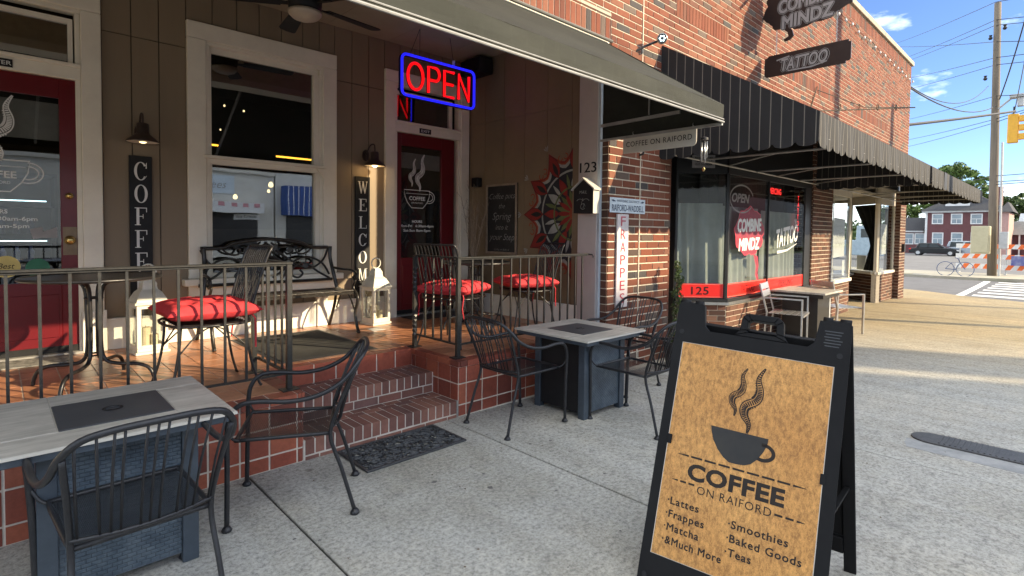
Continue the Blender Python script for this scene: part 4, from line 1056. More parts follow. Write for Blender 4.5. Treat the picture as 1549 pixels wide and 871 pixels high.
# ------------------------------------------------------------ signs
tsgn = thing('tattoo_sign_board', 'dark brown hanging board with grey graffiti lettering reading TATTOO', 'hanging sign', (8.48, 2.8, 3.88))
ST = Surf((8.47, 0, 0), (0, -1, 0), (0, 0, 1), (-1, 0, 0))       # u = -Y, faces -X
y0, y1, z0, z1 = -3.38, -2.235, 3.875, 4.19
bd = part('board', MB().prism([(y0, z0+.03), (y0+.03, z0), (y1-.06, z0), (y1-.06, z0+.03), (y1-.02, z0+.03), (y1, z0+.06), (y1, z1-.03), (y1-.03, z1-.03), (y1-.03, z1), (y0+.06, z1), (y0+.03, z1-.03), (y0, z1-.03)], ST, -.02, .0), M_sign, tsgn)
tcx = (y0+y1)/2-.02
for of_, m__, w__ in ((.13, M_gtxt, .001), (.095, M_dtxt, .002)): part('lettering', text_mb('TATTOO', ST, tcx, 3.945, .175, w__, width=.62, bold=of_, align='C', shear=.25, rot=.03), m__, bd)
part('lettering', text_mb('TATTOO', ST, tcx, 3.945, .175, .004, width=.62, off=.022, align='C', shear=.25, rot=.03), M_gtxt, bd)
mb = MB(); mb.line([(tcx-.22, 3.92), (tcx+.1, 3.915), (tcx+.30, 3.955)], ST, .018, .003); mb.line([(tcx-.38, 4.10), (tcx-.2, 4.13)], ST, .02, .003); part('flourish', mb, M_gtxt, bd)
def chain(root, x, y, z0, z1, name='chain'):
    mb = MB(); z = z0; k = 0
    while z < z1:
        c = Vector((x, y, z+.014)); a = Vector((1,0,0)) if k % 2 else Vector((0,1,0))
        mb.tube([c+a*.008*cos(t)+Vector((0,0,1))*.015*sin(t) for t in [2*pi*i/8 for i in range(8)]], .0028, 4, closed=True); z += .023; k += 1
    return part(name, mb, M_silver, root)
chain(tsgn, 8.48, 3.22, 4.19, 4.62); chain(tsgn, 8.48, 2.42, 4.19, 4.72)
bs = thing('brain_sign', 'dark brown brain shaped hanging sign with grey graffiti lettering above the TATTOO board', 'hanging sign', (8.48, 2.8, 4.5))
P = []
for i in range(64):
    t = 2*pi*i/64; r = 1+.045*sin(t*10)+.02*sin(t*23)
    y = cos(t)*.60*r; z = sin(t)*.40*r
    if z < -.1: z = z*.85-.06*max(0, -cos(t)*1.0)
    P.append((-2.80+y, 4.86+z))
body = part('board', MB().prism(P, ST, -.025, .005).prism([(-3.13, 4.66), (-3.0, 4.50), (-2.98, 4.42), (-3.03, 4.37), (-3.10, 4.36), (-3.12, 4.39), (-3.05, 4.42), (-3.06, 4.48), (-3.24, 4.64)], ST, -.0245, .0045), M_sign, bs)
for s_, z_, wd_ in (('COMBINE', 4.80, .78), ('MINDZ', 4.56, .68)):
    for of_, m__, w__ in ((.13, M_gtxt, .007), (.095, M_dtxt, .008), (.045, M_gtxt, .009)): part('lettering', text_mb(s_, ST, -2.80, z_, .19, w__, width=wd_, bold=of_, align='C', shear=.1, rot=.05), m__, body)
part('bracket_arm', MB().tube([(8.48, 3.43, 5.35), (8.48, 2.1, 5.35)], .025, 8), M_wire, bs)
chain(bs, 8.48, 3.1, 5.15, 5.34); chain(bs, 8.48, 2.5, 5.15, 5.34)

cfs = thing('coffee_sign', 'cream hanging sign with thin dark capitals under the grey awning corner', 'hanging sign', (4.53, 2.78, 2.30))
SS = Surf((4.53, 0, 0), (0, -1, 0), (0, 0, 1), (-1, 0, 0))
r = .04; ys0, ys1, zs0, zs1 = -3.165, -2.385, 2.292, 2.462
pp = [(ys0, zs0), (ys1-r, zs0)]+[(ys1-r+r*cos(t), zs0+r+r*sin(t)) for t in (-pi/3, -pi/6, 0)]+[(ys1, zs1), (ys0, zs1-.005)]
b_ = part('board', MB().prism(pp, SS, -.012, .0), M_cream, cfs, bevel=.003)
part('lettering', text_mb('COFFEE ON RAIFORD', SS, (ys0+ys1)/2, 2.352, .052, .003, width=.70, off=.004, align='C', spacing=1.1), M_dtxt, b_)
for y in (3.05, 2.42): chain(cfs, 4.535, y, 2.445, 2.47, 'hook')
wc = thing('wind_chime', 'small silver tube wind chime hanging beside the coffee sign', 'wind chime', (4.53, 2.30, 2.08))
part('top_disc', MB().lathe([(.035, 0), (.035, .02), (.01, .03)], (4.53, 2.31, 2.33), 12), M_wire, wc)
part('cord', MB().tube([(4.53, 2.31, 2.46), (4.53, 2.31, 2.35)], .002, 5).tube([(4.53, 2.31, 2.33), (4.53, 2.31, 2.07)], .0015, 5), M_wire, wc)
for i in range(5):
    a = 2*pi*i/5; part('chime_tube', MB().lathe([(.006, 0), (.006, .19-.01*i)], (4.53+.024*cos(a), 2.31+.024*sin(a), 2.13+.01*i), 8), M_silver, wc, smooth=True)
part('wind_catcher', MB().lathe([(.004, -.02), (.016, 0), (.004, .02)], (4.53, 2.31, 2.075), 8), M_brass, wc)

def letters_v(S, cx, z0, dz, h, s, mbs, wd):
    def R(x0, z0_, x1, z1_, c): mbs.flat([(cx+(x0-.5)*wd, c+z0_*h), (cx+(x1-.5)*wd, c+z0_*h), (cx+(x1-.5)*wd, c+z1_*h), (cx+(x0-.5)*wd, c+z1_*h)], S, WL)
    def Q(pts, c): mbs.flat([(cx+(x-.5)*wd, c+z*h) for x, z in pts], S, WL)
    def ring(c, t0, t1):
        n = 26; O = []; I = []
        for i in range(n+1):
            t = t0+(t1-t0)*i/n; O.append((.5+.47*cos(t), .5+.52*sin(t))); I.append((.5+.27*cos(t), .5+.475*sin(t)))
        for i in range(n): Q([O[i], O[i+1], I[i+1], I[i]], c)
    for k, ch in enumerate(s):
        c = z0-dz*k
        if ch == 'O': ring(c, 0, 2*pi)
        elif ch == 'C': ring(c, .62, 2*pi-.62); Q([(.84, .66), (.92, .66), (.92, 1.0), (.86, .94)], c); Q([(.80, .10), (.92, .24), (.90, .26), (.78, .14)], c)
        elif ch in 'EFL':
            R(.16, 0, .36, 1, c); R(.04, 0, .16, .04, c); R(.36, 0, .46 if ch == 'F' else .90, .045, c); R(.04, .955, .16, 1, c)
            R(.36, .955, .46 if ch == 'L' else .86, 1, c)
            if ch != 'L': R(.36, .48, .62, .525, c); R(.60, .38, .65, .63, c); R(.84, .74, .90, 1, c)
            if ch != 'F': R(.88, 0, .94, .28, c)
        elif ch == 'W': Q([(.0,1),(.16,1),(.34,.0),(.26,.0)], c); Q([(.26,0),(.34,0),(.54,1),(.48,1)], c); Q([(.42,1),(.58,1),(.76,0),(.68,0)], c); Q([(.68,0),(.76,0),(.98,1),(.92,1)], c); R(-.06,.96,.22,1,c); R(.38,.96,.62,1,c); R(.84,.96,1.04,1,c)
        elif ch == 'M': R(.10,0,.16,1,c); R(.72,0,.90,1,c); Q([(.10,1),(.26,1),(.50,.0),(.44,.0)], c); Q([(.44,0),(.50,0),(.78,1),(.72,1)], c); R(.0,0,.26,.04,c); R(.62,0,1.0,.04,c); R(0,.96,.2,1,c); R(.76,.96,1,1,c)
WL = .026
SBW = SFront(YB)
for nm, lab, cat, x0, x1, zt, zb, s_ in (('coffee_board', 'tall narrow black board with white serif letters spelling COFFEE beside the left door', 'sign', .852, 1.02, 2.130, .86, 'COFFEE'),
                               ('welcome_board', 'tall narrow black board with white serif letters spelling WELCOME beside the lantern', 'sign', 2.978, 3.162, 2.118, .62, 'WELCOME')):
    t = thing(nm, lab, cat, ((x0+x1)/2, YB-.02, zb))
    b_ = part('board', MB().prism([(x0, zb), (x1, zb), (x1, zt), (x0, zt)], SBW, .002, .024), M_black, t, bevel=.002)
    n = len(s_); dz = (zt-zb-.08)/n if n == 6 else .205
    mb = MB(); letters_v(SBW, (x0+x1)/2, zt-.045-(.165 if n == 6 else .150), dz if n == 6 else .200, .155 if n == 6 else .140, s_, mb, .105 if n == 6 else .110)
    part('lettering', mb, M_wtxt, b_)

fb = thing('frappes_board', 'tall pale board with thin pink letters spelling FRAPPES on the brick pier', 'sign', (4.9, 3.41, .70))
SW = SFront(YW-.010)
b_ = part('board', MB().prism([(4.795, .702), (5.002, .702), (5.002, 1.708), (4.795, 1.708)], SW, .0, .02), M_frap, fb, bevel=.002)
for i, ch in enumerate('FRAPPES'):
    part('lettering', text_mb(ch, SW, 4.90, 1.58-.1385*i, .112, .023, width=.088, off=-.006, align='C'), M_rtxt, b_)
hs = thing('district_sign', 'small pale street plate reading HISTORIC DISTRICT on the brick pier', 'sign', (5.0, 3.41, 1.72))
b_ = part('plate', MB().prism([(4.675, 1.722), (5.34, 1.722), (5.34, 1.882), (4.675, 1.882)], SW, .0, .006), M_hist, hs, bevel=.002)
part('lettering', text_mb('HISTORIC DISTRICT', SW, 5.01, 1.838, .026, .008, width=.42, off=.006, align='C'), M_navy, b_)
part('lettering', text_mb('RAIFORD-WADDELL', SW, 5.01, 1.742, .070, .008, width=.60, off=.012, align='C'), M_navy, b_)
mb = MB(); mb.flat([(4.695, 1.852), (4.73, 1.862), (4.78, 1.842), (4.73, 1.838)], SW, .008); mb.flat([(5.32, 1.852), (5.285, 1.862), (5.235, 1.842), (5.285, 1.838)], SW, .008); part('scroll_mark', mb, M_navy, b_)

# neon sign (hangs from the porch ceiling)
ns = thing('neon_open_sign', 'glowing red OPEN in a blue neon border hanging above the porch', 'neon sign', (3.70, 5.1, 2.97))
KN = 5.1/3.2
NX0, NX1, NZ0, NZ1 = 2.005, 2.635, 2.425, 2.70
SN = lambda u, v, w_=0: Vector((u*KN, 5.1-w_*KN, 1.5+(v-1.5)*KN))
def rr_path(x0, x1, z0, z1, r, w_, S):
    P = []
    for cx, cz, t0 in ((x1-r, z1-r, 0), (x0+r, z1-r, pi/2), (x0+r, z0+r, pi), (x1-r, z0+r, 3*pi/2)):
        for i in range(5): t = t0+pi/2*i/4; P.append(S(cx+r*cos(t), cz+r*sin(t), w_))
    return P
part('back_frame', MB().prism([(p.x, p.z) for p in rr_path(NX0-.012, NX1+.012, NZ0-.012, NZ1+.012, .04, 0, SN)], SN, -.030, -.024), M_black, ns) if False else None
part('border_channel', MB().tube(rr_path(NX0, NX1, NZ0, NZ1, .035, -.016, SN), .0185, 6, closed=True), M_black, ns)
part('blue_border', MB().tube(rr_path(NX0, NX1, NZ0, NZ1, .035, .006, SN), .0145, 8, closed=True), M_neonb, ns, smooth=True)
lz0, lz1 = NZ0+.050, NZ1-.045; h_ = lz1-lz0
def nt_(pts, closed=False):
    part('red_tube', MB().tube([SN(u, v, .004) for u, v in pts], .0165, 8, closed), M_neonr, ns, smooth=True)
    part('tube_backing', MB().tube([SN(u+.004, v, -.016) for u, v in pts], .014, 5, closed), M_black, ns)
nt_(ell(2.115, lz0+h_/2, .062, h_/2, 22), True)
x = 2.222; nt_([(x, lz0), (x, lz1), (x+.06, lz1)]+ell(x+.06, lz1-h_*.25, .034, h_*.25, 8, pi/2, -pi/2)+[(x, lz1-h_*.5)])
x = 2.360; nt_([(x+.085, lz1), (x, lz1), (x, lz0), (x+.085, lz0)]); nt_([(x+.01, lz0+h_*.5), (x+.078, lz0+h_*.5)])
x = 2.490; nt_([(x, lz0), (x, lz1), (x+.095, lz0), (x+.095, lz1)])
mb = MB(); 
for a, b in ((2.08, 2.16), (2.16, 2.16), (2.46, 2.42)): mb.tube([SN(a, NZ1+.01, -.015), Vector((b*KN, 5.12, 3.739))], .003, 5)
part('hanging_wire', mb, M_wire, ns)
part('plug', MB().tube([SN(2.455, NZ1+.015, -.015), SN(2.455, NZ1+.05, -.015)], .018, 6), M_wtxt, ns)

# ceiling fan
cfn = thing('ceiling_fan', 'black ceiling fan with five blades and a round opal light', 'ceiling fan', (1.95, 4.64, 3.28))
part('down_rod', MB().lathe([(.06, .0), (.06, .03), (.02, .05), (.02, .0)], (1.95, 4.64, 3.69), 12), M_black, cfn)
part('motor', MB().lathe([(.02, .02), (.10, .03), (.135, .06), (.14, .13), (.11, .18), (.05, .21), (.03, .37)], (1.95, 4.64, 3.33), 20), M_black, cfn, smooth=True)
part('light_dome', MB().lathe([(.01, 0), (.06, .006), (.105, .024), (.135, .055), (.14, .075)], (1.95, 4.64, 3.285), 24), M_fanl, cfn, smooth=True)
for i in range(5):
    a = radians(8+72*i); d = Vector((cos(a), sin(a), 0)); e_ = Vector((-sin(a), cos(a), 0)); c = Vector((1.95, 4.64, 3.43))
    S_ = Surf(c, d, e_+Vector((0, 0, .18)))
    part('blade', MB().prism([(.20, -.055), (.72, -.075), (.75, -.06), (.76, 0), (.75, .06), (.72, .075), (.20, .055)], S_, -.004, .004), M_black, cfn)
    part('blade_arm', MB().prism([(.09, -.02), (.26, -.03), (.26, .03), (.09, .02)], S_, -.012, -.005), M_black, cfn)

# wall lamps (barn style)
def barn_lamp(x, z, lab, lit):
    t = thing('barn_lamp', lab, 'wall lamp', (x, YB-.02, z), 0, 'barn style wall lamps on the cafe wall')
    big = not lit
    part('backplate', MB().lathe([(.05, 0), (.05, .015), (.03, .02)], (0, 0, 0), 14) if False else MB().prism(ell(x-(.03 if lit else .0), z+(.13 if lit else .10), .038, .065, 16), SFront(YB), .002, .02), M_bark2, t)
    yy = YB-.17
    arm = smooth_path([(x-(.03 if lit else 0), YB-.02, z+.13), (x-(.01 if lit else 0), YB-.08, z+.235), (x, yy+.02, z+.245), (x, yy, z+.20), (x, yy, z+.13)], 4)
    part('arm', MB().tube(arm, .008, 8), M_bark2, t, smooth=True)
    sh = part('shade', MB().lathe([(.035, .16), (.045, .15), (.048, .075), (.055, .065), (.115, .012), (.125, -.004), (.121, -.004), (.05, .056), (.04, .06)], (x, yy, z), 24), M_bark2, t, smooth=True)
    part('shade_lining', MB().lathe([(.119, -.001), (.05, .05), (.01, .052)], (x, yy, z), 24), mat('lamp_lining', (.7,.66,.58), None, 9, .5, bs=0), sh)
    part('bulb', MB().lathe([(.01, -.012), (.026, -.004), (.032, .014), (.02, .045)], (x, yy, z), 12), M_warm if lit else M_pend, t, smooth=True)
    if lit:
        l = bpy.data.lights.new('lamp_light', 'POINT'); l.energy = .3; l.color = (1, .62, .28); l.shadow_soft_size = .03
        o = bpy.data.objects.new('lamp_light', l); col.objects.link(o); o.parent = t; o.location = INV[t] @ Vector((x, yy, z-.03))
M_bark2 = mat('bronze_metal', (.075,.05,.04), (.05,.035,.03), 12, .45, metal=.4, bs=.1)
barn_lamp(.93, 2.235, 'dark bronze barn lamp above the COFFEE board', False)
barn_lamp(3.14, 2.235, 'glowing bronze barn lamp above the WELCOME board', True)

# mailbox
mbx = thing('mailbox', 'black house shaped mailbox with one side coloured lighter as if lit, on the porch post', 'mailbox', (4.55, 3.63, 1.70))
SM = Surf((4.50, 0, 0), (0,-1,0), (0,0,1), (-1,0,0))
part('body', MB().prism([(-3.765, 1.712), (-3.505, 1.705), (-3.505, 1.965), (-3.635, 2.065), (-3.765, 1.965)], SM, -.103, 0), M_black, mbx, bevel=.003)
for a, b in (((-3.79, 1.952), (-3.635, 2.072)), ((-3.48, 1.952), (-3.635, 2.072))):
    mb = MB(); mb.prism([a, b, (b[0], b[1]+.014), (a[0], a[1]+.014)], SM, -.104, .015); part('roof_panel', mb, M_cream, mbx)
part('lit_side', MB().box(4.503, 3.501, 1.708, 4.602, 3.5045, 1.96), M_cream, mbx)  # light on this side of the mailbox, put in as a cream panel
part('lettering', text_mb('MAIL', SM, -3.635, 1.915, .035, .002, align='C', shear=.2), M_chalkw, mbx)
mb = MB(); mb.line(ell(-3.675, 1.83, .045, .03, 10, .3, 2.8), SM, .005, .002); mb.line(ell(-3.595, 1.83, .045, .03, 10, .3, 2.8), SM, .005, .002); mb.line(ell(-3.635, 1.78, .03, .03, 12), SM, .005, .002); mb.line([(-3.635, 1.87), (-3.655, 1.81), (-3.615, 1.81), (-3.635, 1.76)], SM, .005, .002)
part('painted_motif', mb, M_chalkw, mbx)

# blackboard on the side wall
bk = thing('blackboard', 'framed blackboard with white chalk handwriting on the porch side wall', 'blackboard', (4.64, 5.05, 1.22))
SX = Surf((4.651, 0, 0), (0, -1, 0), (0, 0, 1), (-1, 0, 0))
a0, a1, c0, c1 = -5.345, -4.775, 1.225, 2.108
part('panel', MB().prism([(a0, c0), (a1, c0), (a1, c1), (a0, c1)], SX, .002, .012), M_chalk, bk)
for nm, q in (('l', (a0, a0+.025, c0, c1)), ('r', (a1-.025, a1, c0, c1)), ('t', (a0+.026, a1-.026, c1-.025, c1)), ('b', (a0+.026, a1-.026, c0, c0+.025))):
    part('frame', MB().prism([(q[0], q[2]), (q[1], q[2]), (q[1], q[3]), (q[0], q[3])], SX, .002, .024), M_twig, bk)
for s_, z, h in (('Coffee puts', 1.92, .075), ('the', 1.80, .065), ('Spring', 1.655, .10), ('into it', 1.53, .07), ('your Step', 1.40, .085), ('Coffee on Raiford', 1.268, .026)):
    part('lettering', text_mb(s_, SX, (a0+a1)/2+.01, z, h, .0135, align='C', shear=.35, off=-.012, width=None if h > .05 else .28), M_chalkw, bk)

# mural
mu = thing('mural', 'large painted half round flower medallion in dark red, green and white on side wall', 'mural', (4.64, 4.1, 1.0))
MC = {'red': mat('mural_red', (.24,.016,.012), None, 9, .6, bs=0), 'navy': mat('mural_navy', (.012,.014,.022), None, 9, .6, bs=0), 'grey': mat('mural_grey', (.34,.35,.32), (.22,.23,.21), 9, .6, bs=0),
      'orange': mat('mural_orange', (.30,.06,.02), None, 9, .6, bs=0), 'green': mat('mural_green', (.12,.15,.05), (.08,.10,.03), 9, .6, bs=0), 'black': mat('mural_black', (.01,.01,.01), None, 9, .6, bs=0)}
cu_, cv = -3.87, 1.715
def clip(poly): return [(min(x, -3.80), z) for x, z in poly]
def petal(r0, r1, wd, th, n=9):
    P = []
    for i in range(n): t = i/(n-1); P.append((r0+(r1-r0)*t, wd*sin(pi*t**.85)))
    for i in range(n-2, 0, -1): t = i/(n-1); P.append((r0+(r1-r0)*t, -wd*sin(pi*t**.85)))
    return clip([(cu_+x*cos(th)-y*sin(th), cv+x*sin(th)+y*cos(th)) for x, y in P])
def star(R0, R1, n=12, sub=6, ph=0):
    P = []
    for i in range(n*sub):
        t = 2*pi*i/(n*sub)+ph; f = abs(((i/sub) % 1)-.5)*2; P.append((cu_+(R0+(R1-R0)*f**1.8)*cos(t), cv+(R0+(R1-R0)*f**1.8)*sin(t)))
    return clip(P)
def mlayer(k, polys, w_, name='painted_field'):
    mb = MB()
    for p in polys: mb.flat(p, SX, w_)
    part(name, mb, MC[k], mu)
mlayer('red', [star(.61, .80)], .0020); mlayer('orange', [star(.59, .75)], .0026); mlayer('grey', [star(.57, .72)], .0032); mlayer('navy', [star(.53, .67)], .0038)
TH = [pi/6*k for k in range(3, 10)]; TH2 = [t+pi/12 for t in TH[:-1]]
for t in TH: mlayer('red', [petal(.47, .78, .075, t)], .0044, 'petal'); mlayer('black', [petal(.50, .68, .03, t)], .0048, 'petal')
mlayer('grey', [clip(ell(cu_, cv, .50, .50, 48))], .0042); mlayer('navy', [clip(ell(cu_, cv, .47, .47, 48))], .0050)
for t in TH: mlayer('red' if TH.index(t) % 2 else 'grey', [petal(.22, .46, .052, t)], .0054, 'petal')
for t in TH2: mlayer('grey' if TH2.index(t) % 2 else 'green', [petal(.28, .46, .022, t)], .0058, 'petal')
mb = MB(); mb.line(clip(ell(cu_, cv, .30, .30, 48)), SX, .022, .0062, closed=True); part('ring', mb, MC['green'], mu)
for t in TH2: mlayer('green', [petal(.06, .28, .03, t)], .0066, 'petal')
for t in TH: mlayer('red', [petal(.05, .28, .026, t)], .0068, 'petal')
mlayer('orange', [clip(ell(cu_, cv, .075, .075, 20))], .0072)
mb = MB()
for t in TH:
    for r_, c in ((.83, 1),): 
        x, z = cu_+r_*cos(t), cv+r_*sin(t)
        if x < -3.80:
            for dt in (-.5, 0, .5):
                q = [(x, z), (x+.055*cos(t+dt-.18), z+.055*sin(t+dt-.18)), (x+.075*cos(t+dt), z+.075*sin(t+dt)), (x+.055*cos(t+dt+.18), z+.055*sin(t+dt+.18))]; mb.flat(clip(q), SX, .0075)
part('bud', mb, MC['grey'], mu)
mb = MB()
for t in TH2:
    for sg in (-1, 1):
        x, z = cu_+.68*cos(t+sg*.06), cv+.66*sin(t+sg*.06)
        if x < -3.84: mb.line(clip(ell(x, z, .030, .030, 14, t, t+sg*4.5)), SX, .013, .0078)
part('scroll', mb, MC['orange'], mu)
mb = MB()
for R_ in (.47, .50): mb.line(clip(ell(cu_, cv, R_, R_, 48)), SX, .006, .0080, closed=True)
for t in TH: mb.line(petal(.22, .46, .052, t), SX, .005, .0082, closed=True); mb.line(petal(.47, .78, .075, t), SX, .006, .0083, closed=True)
part('outline', mb, MC['black'], mu)

# speaker, sensor box, spotlight
sp = thing('speaker', 'black loudspeaker high in the rear corner of the porch', 'loudspeaker', (4.52, 5.42, 3.52))
part('cabinet', MB().box(4.40, 5.22, 3.50, 4.62, 5.62, 3.70), M_black, sp, bevel=.02, seg=2); part('grille', MB().box(4.392, 5.24, 3.52, 4.399, 5.60, 3.68), M_plastic, sp)
part('bracket', MB().box(4.50, 5.38, 3.701, 4.56, 5.46, 3.739), M_black, sp)
sp = thing('small_speaker', 'small black wall speaker beside the blackboard', 'loudspeaker', (4.61, 5.52, 2.1))
part('cabinet', MB().box(4.56, 5.45, 2.09, 4.65, 5.57, 2.21), M_black, sp, bevel=.008); part('grille', MB().box(4.556, 5.46, 2.10, 4.559, 5.56, 2.20), M_plastic, sp)
sl_ = thing('spotlight', 'chrome round security spotlight on an arm on the brick wall', 'spotlight', (5.25, 3.35, 3.6))
cpt = Vector((5.30, 3.22, 3.63)); dv = Vector((-.75, -.6, -.15)).normalized()
ex = dv.cross(Vector((0,0,1))).normalized(); ey = ex.cross(dv)
V = []; F = []; prof = [(.02, -.07), (.05, -.06), (.056, -.02), (.056, .02), (.050, .022)]; n = 16
for r_, w_ in prof:
    for k in range(n): V.append(cpt+dv*w_+(ex*cos(2*pi*k/n)+ey*sin(2*pi*k/n))*r_)
for i in range(len(prof)-1):
    for k in range(n): F.append((i*n+k, i*n+(k+1)%n, (i+1)*n+(k+1)%n, (i+1)*n+k))
part('housing', MB().add(V, F), M_silver, sl_, smooth=True)
Sl = Surf(cpt+dv*.018, ex, ey, dv); part('lens', MB().flat(ell(0, 0, .05, .05, 18), Sl, 0), M_frame, sl_)
mb = MB()
for k in range(6): mb.flat(ell(.026*cos(k*pi/3), .026*sin(k*pi/3), .010, .010, 8), Sl, .003)
part('diode', mb, emis('white_diode', (.7, .9, 1.0), 1.4), sl_)
part('arm', MB().tube([cpt-dv*.06, (5.20, 3.36, 3.56), (5.12, 3.43, 3.50)], .014, 6), M_wire, sl_)
# white lights along the parapet
sli = thing('string_lights', 'string of small white bulbs strung along under the parapet of brick building', 'string lights', (12, 3.38, 5.95))
cab = []; 
x = 8.8
while x < 18.7: cab.append((x, 3.38, 5.90-.05*abs(sin(x*2.2)))); x += .15
part('cable', MB().tube(cab, .006, 4), M_wire, sli)
for i in range(0, len(cab), 3):
    part('bulb', MB().lathe([(.008, 0), (.022, -.02), (.026, -.045), (.01, -.065)], cab[i], 8), M_wtxt, sli, smooth=True)
# wire bracket frame on the wall
wb = thing('wall_bracket', 'rusty thin wire sign bracket projecting from the brick wall above the awning', 'bracket', (10.9, 3.4, 3.7))
mb = MB(); mb.tube([(10.6, 3.42, 3.72), (10.9, 3.40, 4.22)], .010, 5).tube([(10.9, 3.42, 3.78), (13.0, 2.3, 4.02)], .012, 5).tube([(11.0, 3.42, 4.18), (12.0, 2.9, 3.95), (13.0, 2.3, 4.02)], .008, 5)
for k in range(4): mb.tube([(11.4+k*.4+.06*cos(t), 3.16-k*.21, 3.90+k*.03+.06*sin(t)) for t in [2*pi*i/10 for i in range(10)]], .007, 4, closed=True)
part('rod', mb, M_bark, wb)
# ------------------------------------------------------------ railings
def railing(name, lab, corner, xdir_end, ydir_end, bx, by, ztop, posts, twist=False, cat='railing'):
    cx, cy = corner; t = thing(name, lab, cat, (cx, cy, ZF))
    mb = MB(); x0, x1 = sorted((cx, xdir_end)); mb.box(x0-.021, cy-.021, ztop-.014, x1+.021, cy+.021, ztop); mb.box(x0-.01, cy-.01, ztop-.026, x1, cy+.01, ztop-.0141)
    part('top_rail', mb, M_rail, t, bevel=.003)
    mb = MB(); mb.box(cx-.0205, cy+.022, ztop-.014, cx+.0205, ydir_end+.021, ztop-.0005); part('top_rail', mb, M_rail, t, bevel=.003)
    part('bottom_rail', MB().box(x0, cy-.013, .556, x1, cy+.013, .567), M_rail, t); part('bottom_rail', MB().box(cx-.013, cy+.0131, .555, cx+.013, ydir_end, .566), M_rail, t)
    for px, py in posts:
        if twist and py != cy:
            V = []; F = []; n = 40
            for i in range(n+1):
                z = ZF+.008+(ztop-.027-ZF)*i/n; f = i/n; a = pi/4+(max(0, min(1, (f-.12)/.28))+max(0, min(1, (f-.6)/.28)))*2*pi*1.5
                for k in range(4): V.append((px+.023*cos(a+k*pi/2), py+.023*sin(a+k*pi/2), z))
            F = [(i*4+k, i*4+(k+1)%4, (i+1)*4+(k+1)%4, (i+1)*4+k) for i in range(n) for k in range(4)]
            part('post', MB().add(V, F), M_rail, t)
        else: part('post', MB().box(px-.017, py-.017, ZF+.007, px+.017, py+.017, ztop-.0145), M_rail, t, bevel=.002)
        part('foot_plate', MB().box(px-.055, py-.045, ZF+.0005, px+.055, py+.045, ZF+.0068), M_rail, t, bevel=.002)
    me = mesh('baluster', MB().box(-.0068, -.0068, 0, .0068, .0068, ztop-.0262-.567), M_rail)
    for x in bx: piece('baluster', me, (x, cy, .5672), t)
    if twist:
        V = []; n = 36; hh = ztop-.0145-.5672
        for i in range(n+1):
            z = hh*i/n; a = pi/4+max(0, min(1, (i/n-.45)/.4))*4*pi
            for k in range(4): V.append((.0098*cos(a+k*pi/2), .0098*sin(a+k*pi/2), z))
        me2 = mesh('baluster', MB().add(V, [(i*4+k, i*4+(k+1)%4, (i+1)*4+(k+1)%4, (i+1)*4+k) for i in range(n) for k in range(4)]), M_rail)
    else: me2 = me
    for y in by: piece('baluster', me2, (cx, y, .5672), t)
    return t
bxl = [.034-.12*k for k in range(12, 0, -1)]+[.034, .155, .273, .394, .512, .635, .754, .871, .997, 1.117, 1.245]
rl = railing('porch_railing', 'dark metal railing along the left half of the porch beside the steps', (1.380, 3.545), -1.6, 4.147, bxl, [3.665, 3.785, 3.905, 4.025], 1.290, [(1.38, 3.545), (1.36, 4.147), (-1.5, 3.545)])
rr_ = railing('porch_railing', 'dark metal railing with twisted rods on the right half of the porch', (2.768, 3.537), 4.46, 4.14, [2.917, 3.027, 3.14, 3.256, 3.37, 3.483, 3.595, 3.714, 3.813, 3.933, 4.045, 4.16, 4.274, 4.382], [3.65, 3.77, 3.89, 4.01], 1.290, [(2.768, 3.537), (2.745, 4.14)], True)
part('end_scroll', MB().tube([(4.46, 3.52, 1.28), (4.475, 3.48, 1.278), (4.482, 3.47, 1.262), (4.475, 3.47, 1.25)], .009, 6), M_rail, rr_)
part('end_scroll', MB().tube([(2.768, 4.16, 1.283), (2.768, 4.20, 1.275), (2.768, 4.205, 1.245), (2.768, 4.185, 1.235)], .010, 6), M_rail, rr_)

